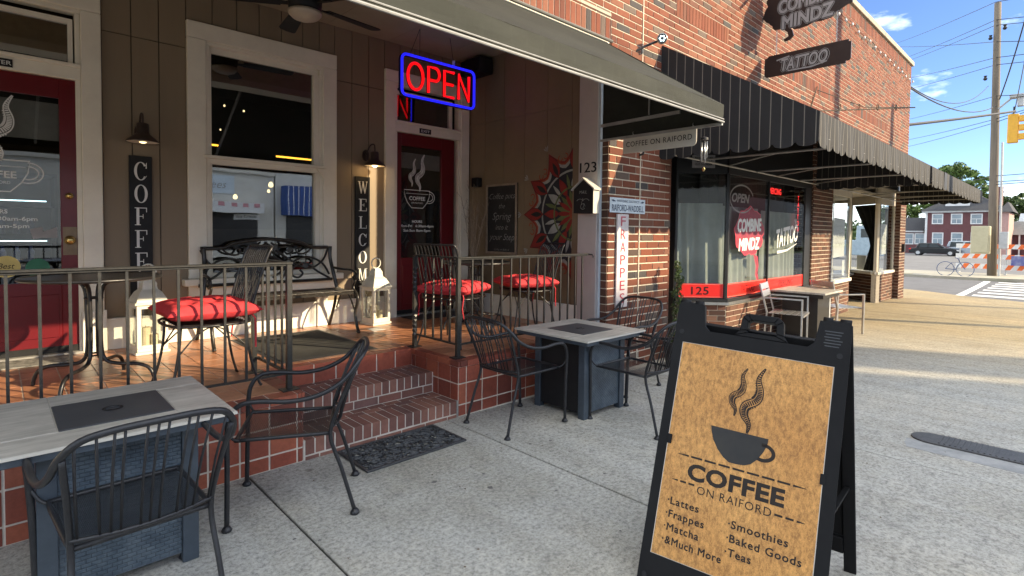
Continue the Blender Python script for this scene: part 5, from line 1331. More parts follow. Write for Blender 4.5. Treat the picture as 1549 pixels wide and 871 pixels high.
# ------------------------------------------------------------ mesh armchairs
def arm_chair(name, lab, loc, rz, grp):
    t = thing(name, lab, 'chair', (0, 0, 0), 0, grp)
    r = .0105
    P = {}
    half = [(0, -.395, .865), (.12, -.39, .862), (.205, -.370, .842), (.252, -.325, .785), (.270, -.26, .715), (.282, -.15, .660), (.288, -.02, .640), (.288, .12, .650), (.286, .205, .640), (.280, .255, .590), (.272, .272, .50), (.262, .275, .30), (.255, .280, .014)]
    full = [(-x, y, z) for x, y, z in reversed(half[1:])]+half
    hp = smooth_path(full, 4); part('arm_hoop', MB().tube(hp, .0125, 8), M_chair, t, smooth=True, local=True)
    hoop = [p for p in hp]
    for s in (-1, 1):
        leg = smooth_path([(s*.235, -.33, .014), (s*.220, -.26, .25), (s*.212, -.205, .43), (s*.225, -.255, .60), (s*.246, -.33, .782)], 4)
        part('rear_leg', MB().tube(leg, .0105, 8), M_chair, t, smooth=True, local=True)
        part('foot', MB().lathe([(.012, .03), (.020, .018), (.026, .008), (.022, 0)], (s*.235, -.33, 0), 10), M_chair, t, smooth=True, local=True)
        part('foot', MB().lathe([(.012, .03), (.020, .018), (.026, .008), (.022, 0)], (s*.255, .280, 0), 10), M_chair, t, smooth=True, local=True)
        part('side_brace', MB().tube(smooth_path([(s*.27, .272, .50), (s*.245, .25, .455), (s*.213, .22, .437)], 3), .007, 6), M_chair, t, smooth=True, local=True)
    # seat frame: dished square
    corners = [(-.212, -.205, .437), (.212, -.205, .437), (.222, .245, .440), (-.222, .245, .440)]
    fr = MB()
    pts = []
    for i in range(4):
        a = Vector(corners[i]); b = Vector(corners[(i+1) % 4])
        for k in range(6): tt = k/6; p = a.lerp(b, tt); pts.append(p)
    fr.tube(pts, .0105, 6, closed=True); part('seat_frame', fr, M_chair, t, smooth=True, local=True)
    sm = MB(); n = 78
    dip = lambda x, y: .437-.018*(1-(x/.22)**2)*(1-((y-.02)/.23)**2)
    for i in range(n):
        x = -.205+.41*i/(n-1)
        Pp = [(x, y, dip(x, y)) for y in (-.20, -.10, .02, .13, .24)]; V = []
        for (a, b, c) in Pp: V += [(a-.0014, b, c), (a+.0014, b, c)]
        sm.add(V, [(2*q, 2*q+1, 2*q+3, 2*q+2) for q in range(4)])
    for j in range(46):
        y = -.195+.43*j/45; Pp = [(x, y, dip(x, y)-.001) for x in (-.21, -.10, 0, .10, .21)]; V = []
        for (a, b, c) in Pp: V += [(a, b-.0016, c), (a, b+.0016, c)]
        sm.add(V, [(2*q+1, 2*q, 2*q+2, 2*q+3) for q in range(4)])
    part('seat_mesh', sm, M_chair, t, local=True, kind='stuff')
    # back: lower rail and rods rising to the hoop
    low = smooth_path([(-.215, -.215, .470), (-.11, -.245, .468), (0, -.255, .467), (.11, -.245, .468), (.215, -.215, .470)], 4)
    part('lower_rail', MB().tube(low, .008, 6), M_chair, t, smooth=True, local=True)
    ht = [p for p in hoop if p.z > .69]
    for k in range(11):
        u = -.185+.37*k/10; lowp = min(low, key=lambda p: abs(p.x-u)); ux = u*1.15
        top = min(ht, key=lambda p: abs(p.x-ux)+(0 if p.y < -.2 else 9))
        mid = lowp.lerp(top, .5)+Vector((0, .012, 0))
        part('back_rod', MB().tube([lowp, mid, top], .0048, 5), M_chair, t, smooth=True, local=True)
    t.location = loc; t.rotation_euler = (0, 0, rz); return t
G_ = 'black wire armchairs around the pavement tables'
c0 = arm_chair('armchair', 'black wire armchair turned sideways between the left table and brick steps', (1.175, 2.965, 0), math.atan2(.465, -.885)-pi/2, G_)
def place(loc, ang, lab): return copy_thing(c0, (loc[0], loc[1], g(loc[0])), ang-pi/2, lab, G_)
place((.365, 2.475), radians(93), 'black wire armchair in the foreground with its back to us at left table')
place((2.99, 3.045), 0, 'black wire armchair left of the far pavement table, facing right')
place((3.745, 2.43), radians(90), 'black wire armchair before the far pavement table, its seat nearest the folding sign')
place((4.50, 3.12), radians(180), 'black wire armchair behind the far pavement table, in front of brick pier')
place((-.62, 2.95), radians(2), 'black wire armchair cut off by the left edge of the picture')

# ------------------------------------------------------------ fire pit tables
def pit_table(lab, loc):
    t = thing('patio_table', lab, 'table', (0, 0, 0), 0, 'blue grey woven pavement tables with stone look tops')
    H_ = .68; a = .405
    part('apron', MB().box(-a+.012, -a+.012, H_-.045, a-.012, a-.012, H_-.014), M_twood, t, local=True, bevel=.003)
    p = .205
    for x0, y0, x1, y1 in ((-a, -a, p-.0, -p), (p, -a, a, p), (-p, p, a, a), (-a, -p, -p, a)):
        part('top_tile', MB().box(x0+.0016, y0+.0016, H_-.0135, x1-.0016, y1-.0016, H_), M_wtile, t, local=True, bevel=.0015)
    part('tile_bed', MB().box(-a, -a, H_-.0136, a, a, H_-.003), M_cream, t, local=True)
    pl_ = part('burner_lid', MB().box(-p+.003, -p+.003, H_-.006, p-.003, p-.003, H_+.003), M_plate, t, local=True, bevel=.002)
    part('lid_ring', MB().tube([(.028*cos(q), .016*sin(q), H_+.0045) for q in [2*pi*i/16 for i in range(16)]], .004, 5, closed=True), M_chair, pl_, local=True, smooth=True)
    part('lid_recess', MB().lathe([(.04, .0032), (.04, .0036)], (0, 0, H_), 18), M_black, pl_, local=True)
    b_ = .275
    for sx in (-1, 1):
        for sy in (-1, 1):
            part('leg', MB().box(sx*(b_-.03)-.032, sy*(b_-.03)-.032, .0, sx*(b_-.03)+.032, sy*(b_-.03)+.032, H_-.0455), M_twood, t, local=True, bevel=.003)
    for nm, q in (('a', (-b_+.063, -b_+.012, b_-.063, -b_+.022)), ('b', (-b_+.063, b_-.022, b_-.063, b_-.012)), ('c', (-b_+.012, -b_+.063, -b_+.022, b_-.063)), ('d', (b_-.022, -b_+.063, b_-.012, b_-.063))):
        part('woven_panel', MB().box(q[0], q[1], .045, q[2], q[3], H_-.047), M_weave, t, local=True)
    t.location = loc; return t
t0 = pit_table('blue grey woven patio table with stone look top, cut off at lower left', (.375, 3.0, 0))
t1 = copy_thing(t0, (3.69, 2.99, g(3.69)), 0, 'blue grey woven patio table with stone look top beside the porch wall', 'blue grey woven pavement tables with stone look tops')

for ch in list(t1.children):
    if ch.name.startswith('woven_panel'):
        side = min(p.co.x for p in ch.data.vertices) < -.2 and max(p.co.x for p in ch.data.vertices) < 0
        ch.material_slots[0].link = 'OBJECT'; ch.material_slots[0].material = M_black if side else M_weave2  # left panel blackened to stand for a dark open side

# ------------------------------------------------------------ sandwich board
sbd = thing('sandwich_board', 'black folding pavement sign with brown kraft paper poster and coffee cup print', 'folding sign', (2.35, .94, 0))
TLc, BLc = Vector((2.288, 1.247, 1.006)), Vector((2.020, 1.230, .133)); Wv = Vector((.227, -.973, -.039)).normalized()
Vv = (TLc-BLc).normalized(); Wv = (Wv-Vv*Wv.dot(Vv)).normalized(); Nv = Wv.cross(Vv)
SF = Surf(BLc, Wv, Vv, Nv)            # poster plane; poster 0..0.604 x 0..0.914
PW, PH = .604, .914
top = PH+.148; bot = -.135; lx, rx = -.040, PW+.048
# front shell with cut handle and leg notch
outer = [(lx, bot), (lx+.10, bot), (lx+.135, bot+.06), (rx-.135, bot+.06), (rx-.10, bot), (rx, bot), (rx, top+.035), (rx-.13, top+.035), (rx-.14, top-.025), (PW/2+.095, top-.025), (PW/2+.088, top+.025), (PW/2+.06, top+.048), (PW/2-.06, top+.048), (PW/2-.088, top+.025), (PW/2-.095, top-.025), (lx+.14, top-.025), (lx+.13, top+.035), (lx, top+.035)]
mb = MB()
# build from strips so that the handle hole stays open
def rect(u0, v0, u1, v1, w0=-.028, w1=.006): mb.prism([(u0, v0), (u1, v0), (u1, v1), (u0, v1)], SF, w0, w1)
rect(lx, bot, 0, PH); rect(PW, bot, rx, PH)
mb.prism([(0, 0), (0, -.0755), (PW, -.0755), (PW, 0)], SF, -.028, .006)
mb.prism([(0, -.0755), (0, bot), (.045, bot), (.075, -.0755)], SF, -.028, .006); mb.prism([(PW, bot), (PW, -.0755), (PW-.075, -.0755), (PW-.045, bot)], SF, -.028, .006)
mb.prism([(lx, PH), (rx, PH), (rx, PH+.063), (lx, PH+.063)], SF, -.028, .006)
mb.prism([(lx, PH+.063), (lx+.150, PH+.063), (lx+.128, PH+.085), (lx+.115, top+.030), (lx+.012, top+.035), (lx, top+.02)], SF, -.028, .006)
mb.prism([(rx-.150, PH+.063), (rx, PH+.063), (rx, top+.02), (rx-.012, top+.035), (rx-.115, top+.030), (rx-.128, PH+.085)], SF, -.028, .006)
mb.v = mb.v; part('front_shell', mb, M_plastic, sbd)
hd = MB(); hc = .322; hpts = [(hc-.108, PH+.064), (hc-.088, PH+.09), (hc-.082, PH+.150), (hc-.062, PH+.168), (hc+.062, PH+.168), (hc+.082, PH+.150), (hc+.088, PH+.09), (hc+.108, PH+.064)]
ipts = [(hc-.058, PH+.084), (hc-.058, PH+.095), (hc-.055, PH+.132), (hc-.045, PH+.140), (hc+.045, PH+.140), (hc+.055, PH+.132), (hc+.058, PH+.095), (hc+.058, PH+.084)]
for i in range(7): hd.prism([hpts[i], ipts[i], ipts[i+1], hpts[i+1]], SF, -.060, .004)
hd.prism([(hc-.108, PH+.0637), (hc+.108, PH+.0637), (hc+.058, PH+.084), (hc-.058, PH+.084)], SF, -.06, .004)
part('handle', hd, M_plastic, sbd, bevel=.003)
for (a, b) in ((lx+.004, lx+.045), (lx+.07, lx+.105), (rx-.105, rx-.07), (rx-.045, rx-.004)):
    part('hinge', MB().tube([SF(a, top+.032, -.014), SF(b, top+.032, -.014)], .018, 10), M_plastic, sbd, smooth=True)
for u in (lx+.055, rx-.065):
    part('hinge_pin', MB().tube([SF(u-.022, top+.03, -.016), SF(u+.030, top+.03, -.016)], .012, 10), M_black, sbd, smooth=True)
for u, v in ((lx+.03, PH+.045), (rx-.035, PH+.045), (lx+.03, -.09), (rx-.03, -.09)): part('rivet', MB().prism(ell(u, v, .011, .011, 12), SF, .006, .009), M_black, sbd)
for u in (lx+.004, rx-.004):
    part('edge_clip', MB().prism([(u-.010+(.045 if u < 0 else -.045), .46), (u+.010+(.045 if u < 0 else -.045), .46), (u+.010+(.045 if u < 0 else -.045), .50), (u-.010+(.045 if u < 0 else -.045), .50)], SF, .0065, .010), M_plastic, sbd, bevel=.002)
# embossed maker plate lines on the right shoulder
mb = MB()
for i in range(6): mb.line([(rx-.095+.004*(i % 2), top-.01-.012*i), (rx-.03-.005*(i % 3), top-.01-.012*i)], SF, .004, .0068)
part('embossed_lines', mb, M_rubber, sbd)
ps = part('poster', MB().prism([(0.001, 0.001), (PW-.001, 0.001), (PW-.001, PH-.001), (.001, PH-.001)], SF, -.004, .0045), M_kraft, sbd, label='brown kraft paper poster with dark coffee cup print')
part('poster_edge', MB().line([(.002, .002), (PW-.002, .002), (PW-.002, PH-.002), (.002, PH-.002)], SF, .003, .005, closed=True), M_cream, ps)
# back panel
apex = SF(0, top+.03, -.03); hor = Vector((Vv.x, Vv.y, 0)).normalized()
if hor.x < 0: hor = -hor
hgt = apex.z; Vb = (Vector((0, 0, 1))*hgt-hor*.255).normalized()
Lb = hgt/Vb.z
O2 = apex-Vb*Lb; Nb = Vb.cross(Wv); 
if Nb.dot(hor) < 0: Nb = -Nb
Nb.normalize(); SBk = Surf(O2, Wv, Vb, Nb)
mb = MB()
def rb(u0, v0, u1, v1, w0=-.020, w1=.008): mb.prism([(u0, v0), (u1, v0), (u1, v1), (u0, v1)], SBk, w0, w1)
rb(lx, .0, .0, Lb); rb(PW, .0, rx, Lb); rb(.0005, .12, PW-.0005, .20); rb(.0005, Lb-.16, PW-.0005, Lb-.08)
rb(.0005, .2005, PW-.0005, Lb-.1605, -.004, .002)
part('back_shell', mb, M_plastic, sbd, bevel=.004)
part('spreader', MB().bar(SF(rx-.03, .32, -.03), SBk(rx-.03, .46, -.02), .02, .01), M_plastic, sbd)
# print
Wp = .0055
cupc = (.285, .415)
cu1 = [(.174, .578), (.400, .578), (.3985, .553), (.386, .520), (.368, .488), (.345, .463), (.322, .452), (.290, .448), (.262, .448), (.238, .462), (.212, .488), (.190, .522), (.178, .556)]
gl_ = part('cup_print', MB().flat(cu1, SF, Wp), mat('glossy_dark_print', (.014,.013,.011), (.026,.022,.016), 9, .3, bs=0, spec=.3), ps)
part('cup_handle_print', MB().line(ell(.385, .520, .040, .030, 22, -2.0, 1.75), SF, .014, Wp), M_dtxt, ps)
mb = MB(); tentacle(.332, .595, .262, SF, Wp, mb); part('steam_print', mb, M_dtxt, ps)
mb = MB(); tentacle(.270, .650, .195, SF, Wp, mb); part('steam_print', mb, M_dtxt, ps)
def dashes(u0, u1, v, n, h=.008, gap=.010, taper=(0, 0)):
    mb = MB(); L_ = (u1-u0-gap*(n-1))/n
    for i in range(n):
        a = u0+i*(L_+gap); hl = h*(.25 if i == 0 and taper[0] else 1); hr = h*(.25 if i == n-1 and taper[1] else 1)
        mb.flat([(a, v-hl/2), (a+L_, v-hr/2), (a+L_, v+hr/2), (a, v+hl/2)], SF, Wp)
    part('dashed_line_print', mb, M_dtxt, ps, kind='stuff')
dashes(.054, .552, .428, 9, taper=(1, 1)); dashes(.045, .140, .318, 3, taper=(1, 0)); dashes(.452, .560, .302, 3, taper=(0, 1))
part('lettering', text_mb('COFFEE', SF, .293, .338, .066, Wp, width=.378, off=.04, align='C', spacing=1.05), M_dtxt, ps)
part('lettering', text_mb('ON RAIFORD', SF, .297, .288, .034, Wp, width=.288, off=.0, align='C', spacing=1.12), M_dtxt, ps)
for i, s_ in enumerate(('Lattes', 'Frappes', 'Matcha', '&Much More')):
    part('lettering', text_mb(s_, SF, .053, .216-.053*i, .031, Wp, width=(.118, .146, .132, .228)[i], bold=.028, spacing=1.12), M_dtxt, ps)
    part('bullet', MB().flat(ell(.043, .231-.053*i, .0035, .0035, 8), SF, Wp), M_dtxt, ps)
for i, s_ in enumerate(('Smoothies', 'Baked Goods', 'Teas')):
    part('lettering', text_mb(s_, SF, .303, .200-.053*i, .031, Wp, width=(.207, .258, .086)[i], bold=.028, spacing=1.12), M_dtxt, ps)
    part('bullet', MB().flat(ell(.294, .215-.053*i, .0035, .0035, 8), SF, Wp), M_dtxt, ps)

# gum spots and grit trodden into the pavement
random.seed(31); mb = MB()
for i in range(70):
    x = random.uniform(.3, 8); y = random.uniform(-.3, 3.3)
    if i == 0: x, y = 1.88, 2.62
    if i == 1: x, y = 2.08, 2.34
    r = random.uniform(.004, .013) if i > 1 else .018; a = random.uniform(0, 3)
    mb.add([(x+r*cos(t+a)*random.uniform(.7, 1.3), y+r*sin(t+a)*random.uniform(.6, 1.2), g(x)+.0012) for t in [2*pi*k/7 for k in range(7)]], [tuple(range(7))])
part('gum_spots', mb, mat('old_gum', (.10,.095,.09), (.17,.16,.15), 9, .9, bs=0), None, kind='stuff')
mb = MB()
for i in range(260):
    e_ = random.random(); x = random.uniform(.2, 6); y = 3.40-abs(random.gauss(0, .05)) if e_ < .6 else random.uniform(.2, 3.3)
    if 1.45 < x < 2.66 and y > 3.3: pass
    s_ = random.uniform(.003, .009); a = random.uniform(0, 6.3); z = g(x)+.002
    mb.add([(x+s_*cos(a), y+s_*sin(a), z), (x-s_*.5*sin(a), y+s_*.5*cos(a), z+s_*.5), (x-s_*cos(a), y-s_*sin(a), z), (x+s_*.5*sin(a), y-s_*.5*cos(a), z+.001)], [(0, 1, 2, 3)])
part('leaf_litter', mb, mat('dry_litter', (.16,.11,.06), (.07,.05,.03), 40, .95, bs=0), None, kind='stuff')

# ------------------------------------------------------------ rubber mat, rugs
rm = thing('rubber_doormat', 'black openwork rubber mat on the pavement at the foot of steps', 'doormat', (2.03, 3.19, 0))
SGd = lambda z: Surf((0, 0, z), (1, 0, 0), (0, 1, 0), (0, 0, 1))
S0 = SGd(0); m0, m1, n0, n1 = 1.640, 2.425, 2.985, 3.402
mb = MB(); b_ = .022
for q in ((m0, n0, m1, n0+b_), (m0, n1-b_, m1, n1), (m0, n0+b_, m0+b_, n1-b_), (m1-b_, n0+b_, m1, n1-b_)): mb.box(q[0], q[1], .001, q[2], q[3], .014)
part('border', mb, M_rubber, rm, bevel=.003)
random.seed(5); mb = MB()
def rl_(pts, r=.0075): mb.tube([(p[0], p[1], .0085) for p in pts], r, 4)
mb2 = MB()
for i in range(12):
    for j in range(6):
        x = m0+.05+(m1-m0-.10)*i/11; y = n0+.045+(n1-n0-.09)*j/5; a = random.uniform(0, 6.28) if (i+j) % 2 else random.uniform(0, 6.28)
        L_ = .034; c, s_ = cos(a), sin(a)
        lf = [(-L_, 0), (-.3*L_, .42*L_), (.5*L_, .34*L_), (L_*1.1, 0), (.5*L_, -.34*L_), (-.3*L_, -.42*L_)]
        pts = [(x+u*c-v*s_, y+u*s_+v*c) for u, v in lf]
        (mb if True else mb2).tube([(p[0], p[1], .0085) for p in pts], .0068, 4, closed=True)
for k in range(9):
    y = n0+.03+(n1-n0-.06)*k/8
    rl_([(m0+.02+(m1-m0-.04)*t/22, y+.017*sin(t*1.25+k*2.1)) for t in range(23)], .0055)
for k in range(15):
    x = m0+.04+(m1-m0-.08)*k/14
    rl_([(x+.02*sin(t*1.1+k), n0+.02+(n1-n0-.04)*t/10) for t in range(11)], .0055)
part('scroll_pattern', mb, M_rubber, rm, kind='stuff')
eb = thing('entrance_mat', 'large dark ribbed mat lying in the middle of the porch', 'doormat', (2.05, 4.8, ZF))
part('pile', MB().box(1.62, 4.30, ZF+.001, 2.42, 5.46, ZF+.008), M_mat, eb, bevel=.003)
part('rubber_edge', MB().box(1.59, 4.27, ZF+.0005, 2.45, 5.49, ZF+.003), M_rubber, eb)
dm = thing('patterned_doormat', 'grey patterned doormat lying before the left red door', 'doormat', (0, 5.55, ZF))
part('pile', MB().box(-.42, 5.36, ZF+.001, .43, 5.66, ZF+.012), M_rug, dm, bevel=.003)
dm = thing('dark_doormat', 'plain black doormat lying before the rear red door', 'doormat', (3.95, 5.5, ZF))
part('pile', MB().box(3.55, 5.33, ZF+.001, 4.35, 5.66, ZF+.010), M_rubber, dm, bevel=.003)

# ------------------------------------------------------------ porch bistro tables and cushioned chairs
def bistro_table(lab, loc, rz):
    t = thing('bistro_table', lab, 'table', (0, 0, 0), 0, 'round black iron porch tables'); H_ = .715; R_ = .375
    part('top_ring', MB().tube([(R_*cos(a), R_*sin(a), H_) for a in [2*pi*i/40 for i in range(40)]], .012, 8, closed=True), M_iron, t, local=True, smooth=True)
    mb = MB(); 
    for i in range(44):
        x = -R_+.02+(2*R_-.04)*i/43; y = math.sqrt(max(0, R_*R_-x*x)); mb.box(x-.0062, -y, H_+.002, x+.0062, y, H_+.0045)
    for j in range(9):
        y = -R_+.05+(2*R_-.1)*j/8; x = math.sqrt(max(0, R_*R_-y*y)); mb.box(-x, y-.005, H_-.001, x, y+.005, H_+.0018)
    part('mesh_top', mb, M_iron, t, local=True, kind='stuff')
    part('hub', MB().lathe([(.03, H_-.03), (.03, H_-.002)], (0, 0, 0), 12), M_iron, t, local=True)
    for k in range(4):
        a = pi/2*k+pi/4; c, s = cos(a), sin(a)
        pts = smooth_path([(.26*c, .26*s, H_-.01), (.12*c, .12*s, H_-.02), (.055*c, .055*s, H_-.07), (.042*c, .042*s, .50), (.042*c, .042*s, .25), (.07*c, .07*s, .16), (.15*c, .15*s, .135), (.26*c, .26*s, .13), (.33*c, .33*s, .10), (.36*c, .36*s, .04), (.365*c, .365*s, .004)], 4)
        part('leg', MB().tube(pts, .0125, 8), M_iron, t, local=True, smooth=True)
    for z in (.20, .58): part('collar', MB().tube([(.05*cos(a), .05*sin(a), z) for a in [2*pi*i/12 for i in range(12)]], .006, 5, closed=True), M_iron, t, local=True)
    t.location = loc; t.rotation_euler = (0, 0, rz); return t
bt = bistro_table('round black iron porch table in front of the left red door', (.47, 4.52, ZF), .2)
copy_thing(bt, (3.80, 4.55, ZF), .5, 'round black iron porch table between the two cushions near the blackboard', 'round black iron porch tables')
def cushion_mb(a, hgt, z0):
    n = 26; V = []; F = []
    tuft = [(-.5, -.5), (0, -.5), (.5, -.5), (-.5, 0), (0, 0), (.5, 0), (-.5, .5), (0, .5), (.5, .5)]
    def prof(u, v, top):
        e = (max(0, 1-abs(u)**3.2)*max(0, 1-abs(v)**3.2))**.42
        d = 0
        for (p, q) in tuft: d += math.exp(-((u-p*1.08)**2+(v-q*1.08)**2)/.022)
        cr_ = .16*(math.exp(-(((u*1.0) % .54-.27)/.05)**2)) if False else 0
        g1 = min(abs(abs(u)-.27), 1); g2 = min(abs(abs(v)-.27), 1)
        cre = .20*math.exp(-((abs(abs(u-v)-.54)/.045)**2))+.20*math.exp(-((abs(abs(u+v)-.54)/.045)**2))+.14*math.exp(-(((u-v)/.04)**2)); return e*(1-.60*min(1, d))*(1-cre*(1-min(1, max(abs(u), abs(v)))**6))
    rows = []
    for top in (1, -1):
        base = len(V)
        for i in range(n+1):
            for j in range(n+1):
                u = -1+2*i/n; v = -1+2*j/n; pin = 1-.07*(1-abs(v)**2)*abs(u)**6-.07*0
                k = prof(u, v, top); x = a*u*(1.04-.10*(1-v*v)); y = a*v*(1.04-.10*(1-u*u))
                V.append((x, y, z0+hgt/2+top*hgt/2*k*(1 if top > 0 else .75)))
        for i in range(n):
            for j in range(n):
                q = (base+i*(n+1)+j, base+(i+1)*(n+1)+j, base+(i+1)*(n+1)+j+1, base+i*(n+1)+j+1)
                F.append(q if top > 0 else tuple(reversed(q)))
    return MB().add(V, F)
def bistro_chair(lab, loc, rz):
    t = thing('cushioned_chair', lab, 'chair', (0, 0, 0), 0, 'black wire backed porch chairs')
    hs_ = .215
    part('seat_ring', MB().tube(smooth_path([(-hs_, -.20, .44), (hs_, -.20, .44), (hs_+.01, .20, .445), (-hs_-.01, .20, .445)], 5, True), .009, 6, closed=True), M_iron, t, local=True, smooth=True)
    mb = MB()
    for i in range(10): x = -.19+.38*i/9; mb.tube([(x, -.20, .438), (x, 0, .43), (x, .20, .443)], .004, 4)
    part('seat_rods', mb, M_iron, t, local=True, kind='stuff')
    # square-shouldered back leaning backwards, top rolled over
    bk = [(-.205, -.20, .44), (-.210, -.245, .62), (-.215, -.32, .86), (-.205, -.355, .925), (-.15, -.362, .93), (0, -.366, .93), (.15, -.362, .93), (.205, -.355, .925), (.215, -.32, .86), (.210, -.245, .62), (.205, -.20, .44)]
    part('back_frame', MB().tube(smooth_path(bk, 4), .0095, 8), M_iron, t, local=True, smooth=True)
    for k in range(11):
        x = -.172+.344*k/10
        part('back_rod', MB().tube(smooth_path([(x, -.205, .47), (x, -.245, .62), (x*1.02, -.325, .86), (x*1.02, -.362, .928)], 3), .0052, 5), M_iron, t, local=True, smooth=True)
    part('lower_rail', MB().tube([(-.203, -.207, .47), (.203, -.207, .47)], .006, 6), M_iron, t, local=True)
    for sx in (-1, 1):
        for sy in (-1, 1):
            pts = smooth_path([(sx*.20, sy*.19, .435), (sx*.195, sy*.20, .30), (sx*.205, sy*.225, .15), (sx*.225, sy*.26, .03), (sx*.235, sy*.275, .006)], 4)
            part('leg', MB().tube(pts, .0085, 7), M_iron, t, local=True, smooth=True)
        arc = smooth_path([(sx*.20, -.20, .27), (sx*.17, -.10, .37), (sx*.165, 0, .42), (sx*.17, .10, .37), (sx*.20, .20, .27)], 4)
        part('leg_arc', MB().tube(arc, .005, 5), M_iron, t, local=True, smooth=True)
    part('leg_arc', MB().tube(smooth_path([(-.195, .20, .27), (-.08, .17, .38), (0, .165, .42), (.08, .17, .38), (.195, .20, .27)], 4), .005, 5), M_iron, t, local=True, smooth=True)
    cu = part('cushion', cushion_mb(.265, .165, .435), M_cush, t, local=True, smooth=True, label='plump tufted red cushion')
    for sx in (-1, 1):
        part('tie', MB().tube([(sx*.21, -.215, .50), (sx*.235, -.235, .46), (sx*.225, -.24, .36), (sx*.24, -.235, .27)], .006, 5), M_cush, cu, local=True)
    t.location = loc; t.rotation_euler = (0, 0, rz); return t
bc = bistro_chair('black wire backed chair with red cushion on the left half of the porch', (1.00, 3.98, ZF), radians(90)+.02)
copy_thing(bc, (3.12, 4.05, ZF), radians(-68), 'black wire backed chair with red cushion near the right railing corner post', 'black wire backed porch chairs')
copy_thing(bc, (4.12, 4.10, ZF), radians(75), 'black wire backed chair with red cushion in front of the mural', 'black wire backed porch chairs')

# ------------------------------------------------------------ bench
bn = thing('garden_bench', 'black cast iron garden bench with scrolled back under the big window', 'bench', (2.0, 5.4, ZF))
bx0, bx1 = 1.34, 2.68; ys = 5.15; SBn = Surf((0, 5.50, 0), (1, 0, 0), (0, .13, .99), (0, -.99, .13))
for sx, x in ((-1, bx0), (1, bx1)):
    fx = x
    part('leg', MB().tube(smooth_path([(fx, 5.16, .88), (fx+sx*.01, 5.10, .80), (fx, 5.14, .65), (fx, 5.10, .52), (fx, 5.06, .458), (fx, 5.09, .47)], 4), .016, 8), M_bench, bn, smooth=True)
    part('leg', MB().tube(smooth_path([(fx-sx*.02, 5.52, .88), (fx-sx*.02, 5.56, .72), (fx-sx*.02, 5.64, .56), (fx-sx*.02, 5.69, .458)], 4), .016, 8), M_bench, bn, smooth=True)
    part('leg_scroll', MB().tube(smooth_path([(fx, 5.14, .66), (fx, 5.25, .80), (fx, 5.36, .85), (fx, 5.47, .80), (fx, 5.56, .66)], 4), .010, 6), M_bench, bn, smooth=True)
    part('back_post', MB().tube(smooth_path([(fx-sx*.02, 5.50, .86), (fx-sx*.045, 5.53, 1.02), (fx-sx*.06, 5.59, 1.20), (fx-sx*.055, 5.60, 1.325)], 4), .020, 8), M_bench, bn, smooth=True)
    part('armrest', MB().tube(smooth_path([(fx-sx*.05, 5.55, 1.10), (fx, 5.42, 1.085), (fx+sx*.01, 5.25, 1.085), (fx+sx*.01, 5.15, 1.06), (fx+sx*.01, 5.13, 1.01), (fx+sx*.01, 5.17, .985), (fx+sx*.01, 5.20, 1.01), (fx+sx*.01, 5.17, 1.03)], 5), .013, 8), M_bench, bn, smooth=True)
    part('arm_support', MB().tube(smooth_path([(fx, 5.19, 1.02), (fx, 5.145, .98), (fx, 5.18, .93), (fx, 5.17, .89)], 4), .012, 7), M_bench, bn, smooth=True)
for k in range(6):
    y = 5.15+.062*k; z = .882-.010*sin(pi*k/5)
    part('seat_slat', MB().box(bx0-.0, y, z-.012, bx1, y+.050, z+.004), M_bench, bn, bevel=.004, seg=2)
part('seat_rail', MB().box(bx0, 5.142, .845, bx1, 5.155, .868), M_bench, bn)
def bt_(pts, r=.0115, k=4, closed=False): part('back_scroll', MB().tube([SBn(p.x, p.y, 0) for p in smooth_path([(a, b, 0) for a, b in pts], k, closed)], r, 7, closed), M_bench, bn, smooth=True)
B0 = 0.0; cxb = (bx0+bx1)/2; o = 0
part('back_rail', MB().tube([SBn(p.x, p.y, 0) for p in smooth_path([(bx0+.05, 1.325, 0), (bx0+.25, 1.33, 0), (cxb-.32, 1.375, 0), (cxb, 1.415, 0), (cxb+.32, 1.375, 0), (bx1-.25, 1.33, 0), (bx1-.05, 1.325, 0)], 5)], .018, 8), M_bench, bn, smooth=True)
part('back_rail', MB().tube([SBn(bx0+.02, .975, 0), SBn(bx1-.02, .975, 0)], .016, 8), M_bench, bn)
for sg in (-1, 1):
    X = lambda d: cxb+sg*d
    bt_([(X(.62), 1.31), (X(.56), 1.19), (X(.44), 1.11), (X(.30), 1.13), (X(.20), 1.20), (X(.06), 1.30)])
    bt_([(X(.62), 1.03), (X(.55), 1.15), (X(.42), 1.22), (X(.28), 1.20), (X(.14), 1.10), (X(.02), 1.02)])
    bt_([(X(.62), .99), (X(.50), 1.06), (X(.36), 1.16), (X(.24), 1.12), (X(.22), 1.04), (X(.28), 1.01), (X(.33), 1.05), (X(.30), 1.09)])
    bt_([(X(.02), 1.38), (X(.10), 1.33), (X(.20), 1.34), (X(.24), 1.29), (X(.18), 1.26), (X(.15), 1.29)], .010)
    bt_([(X(.45), 1.33), (X(.38), 1.27), (X(.30), 1.26), (X(.27), 1.31), (X(.33), 1.33)], .010)
    bt_([(X(.10), .98), (X(.16), 1.10), (X(.10), 1.20), (X(.0), 1.24)])
    for d, z in ((.36, 1.13), (.20, 1.30), (.05, 1.33)):
        part('rosette', MB().prism(ell(X(d), z, .030, .024, 10), SBn, -.008, .012), M_bench, bn)

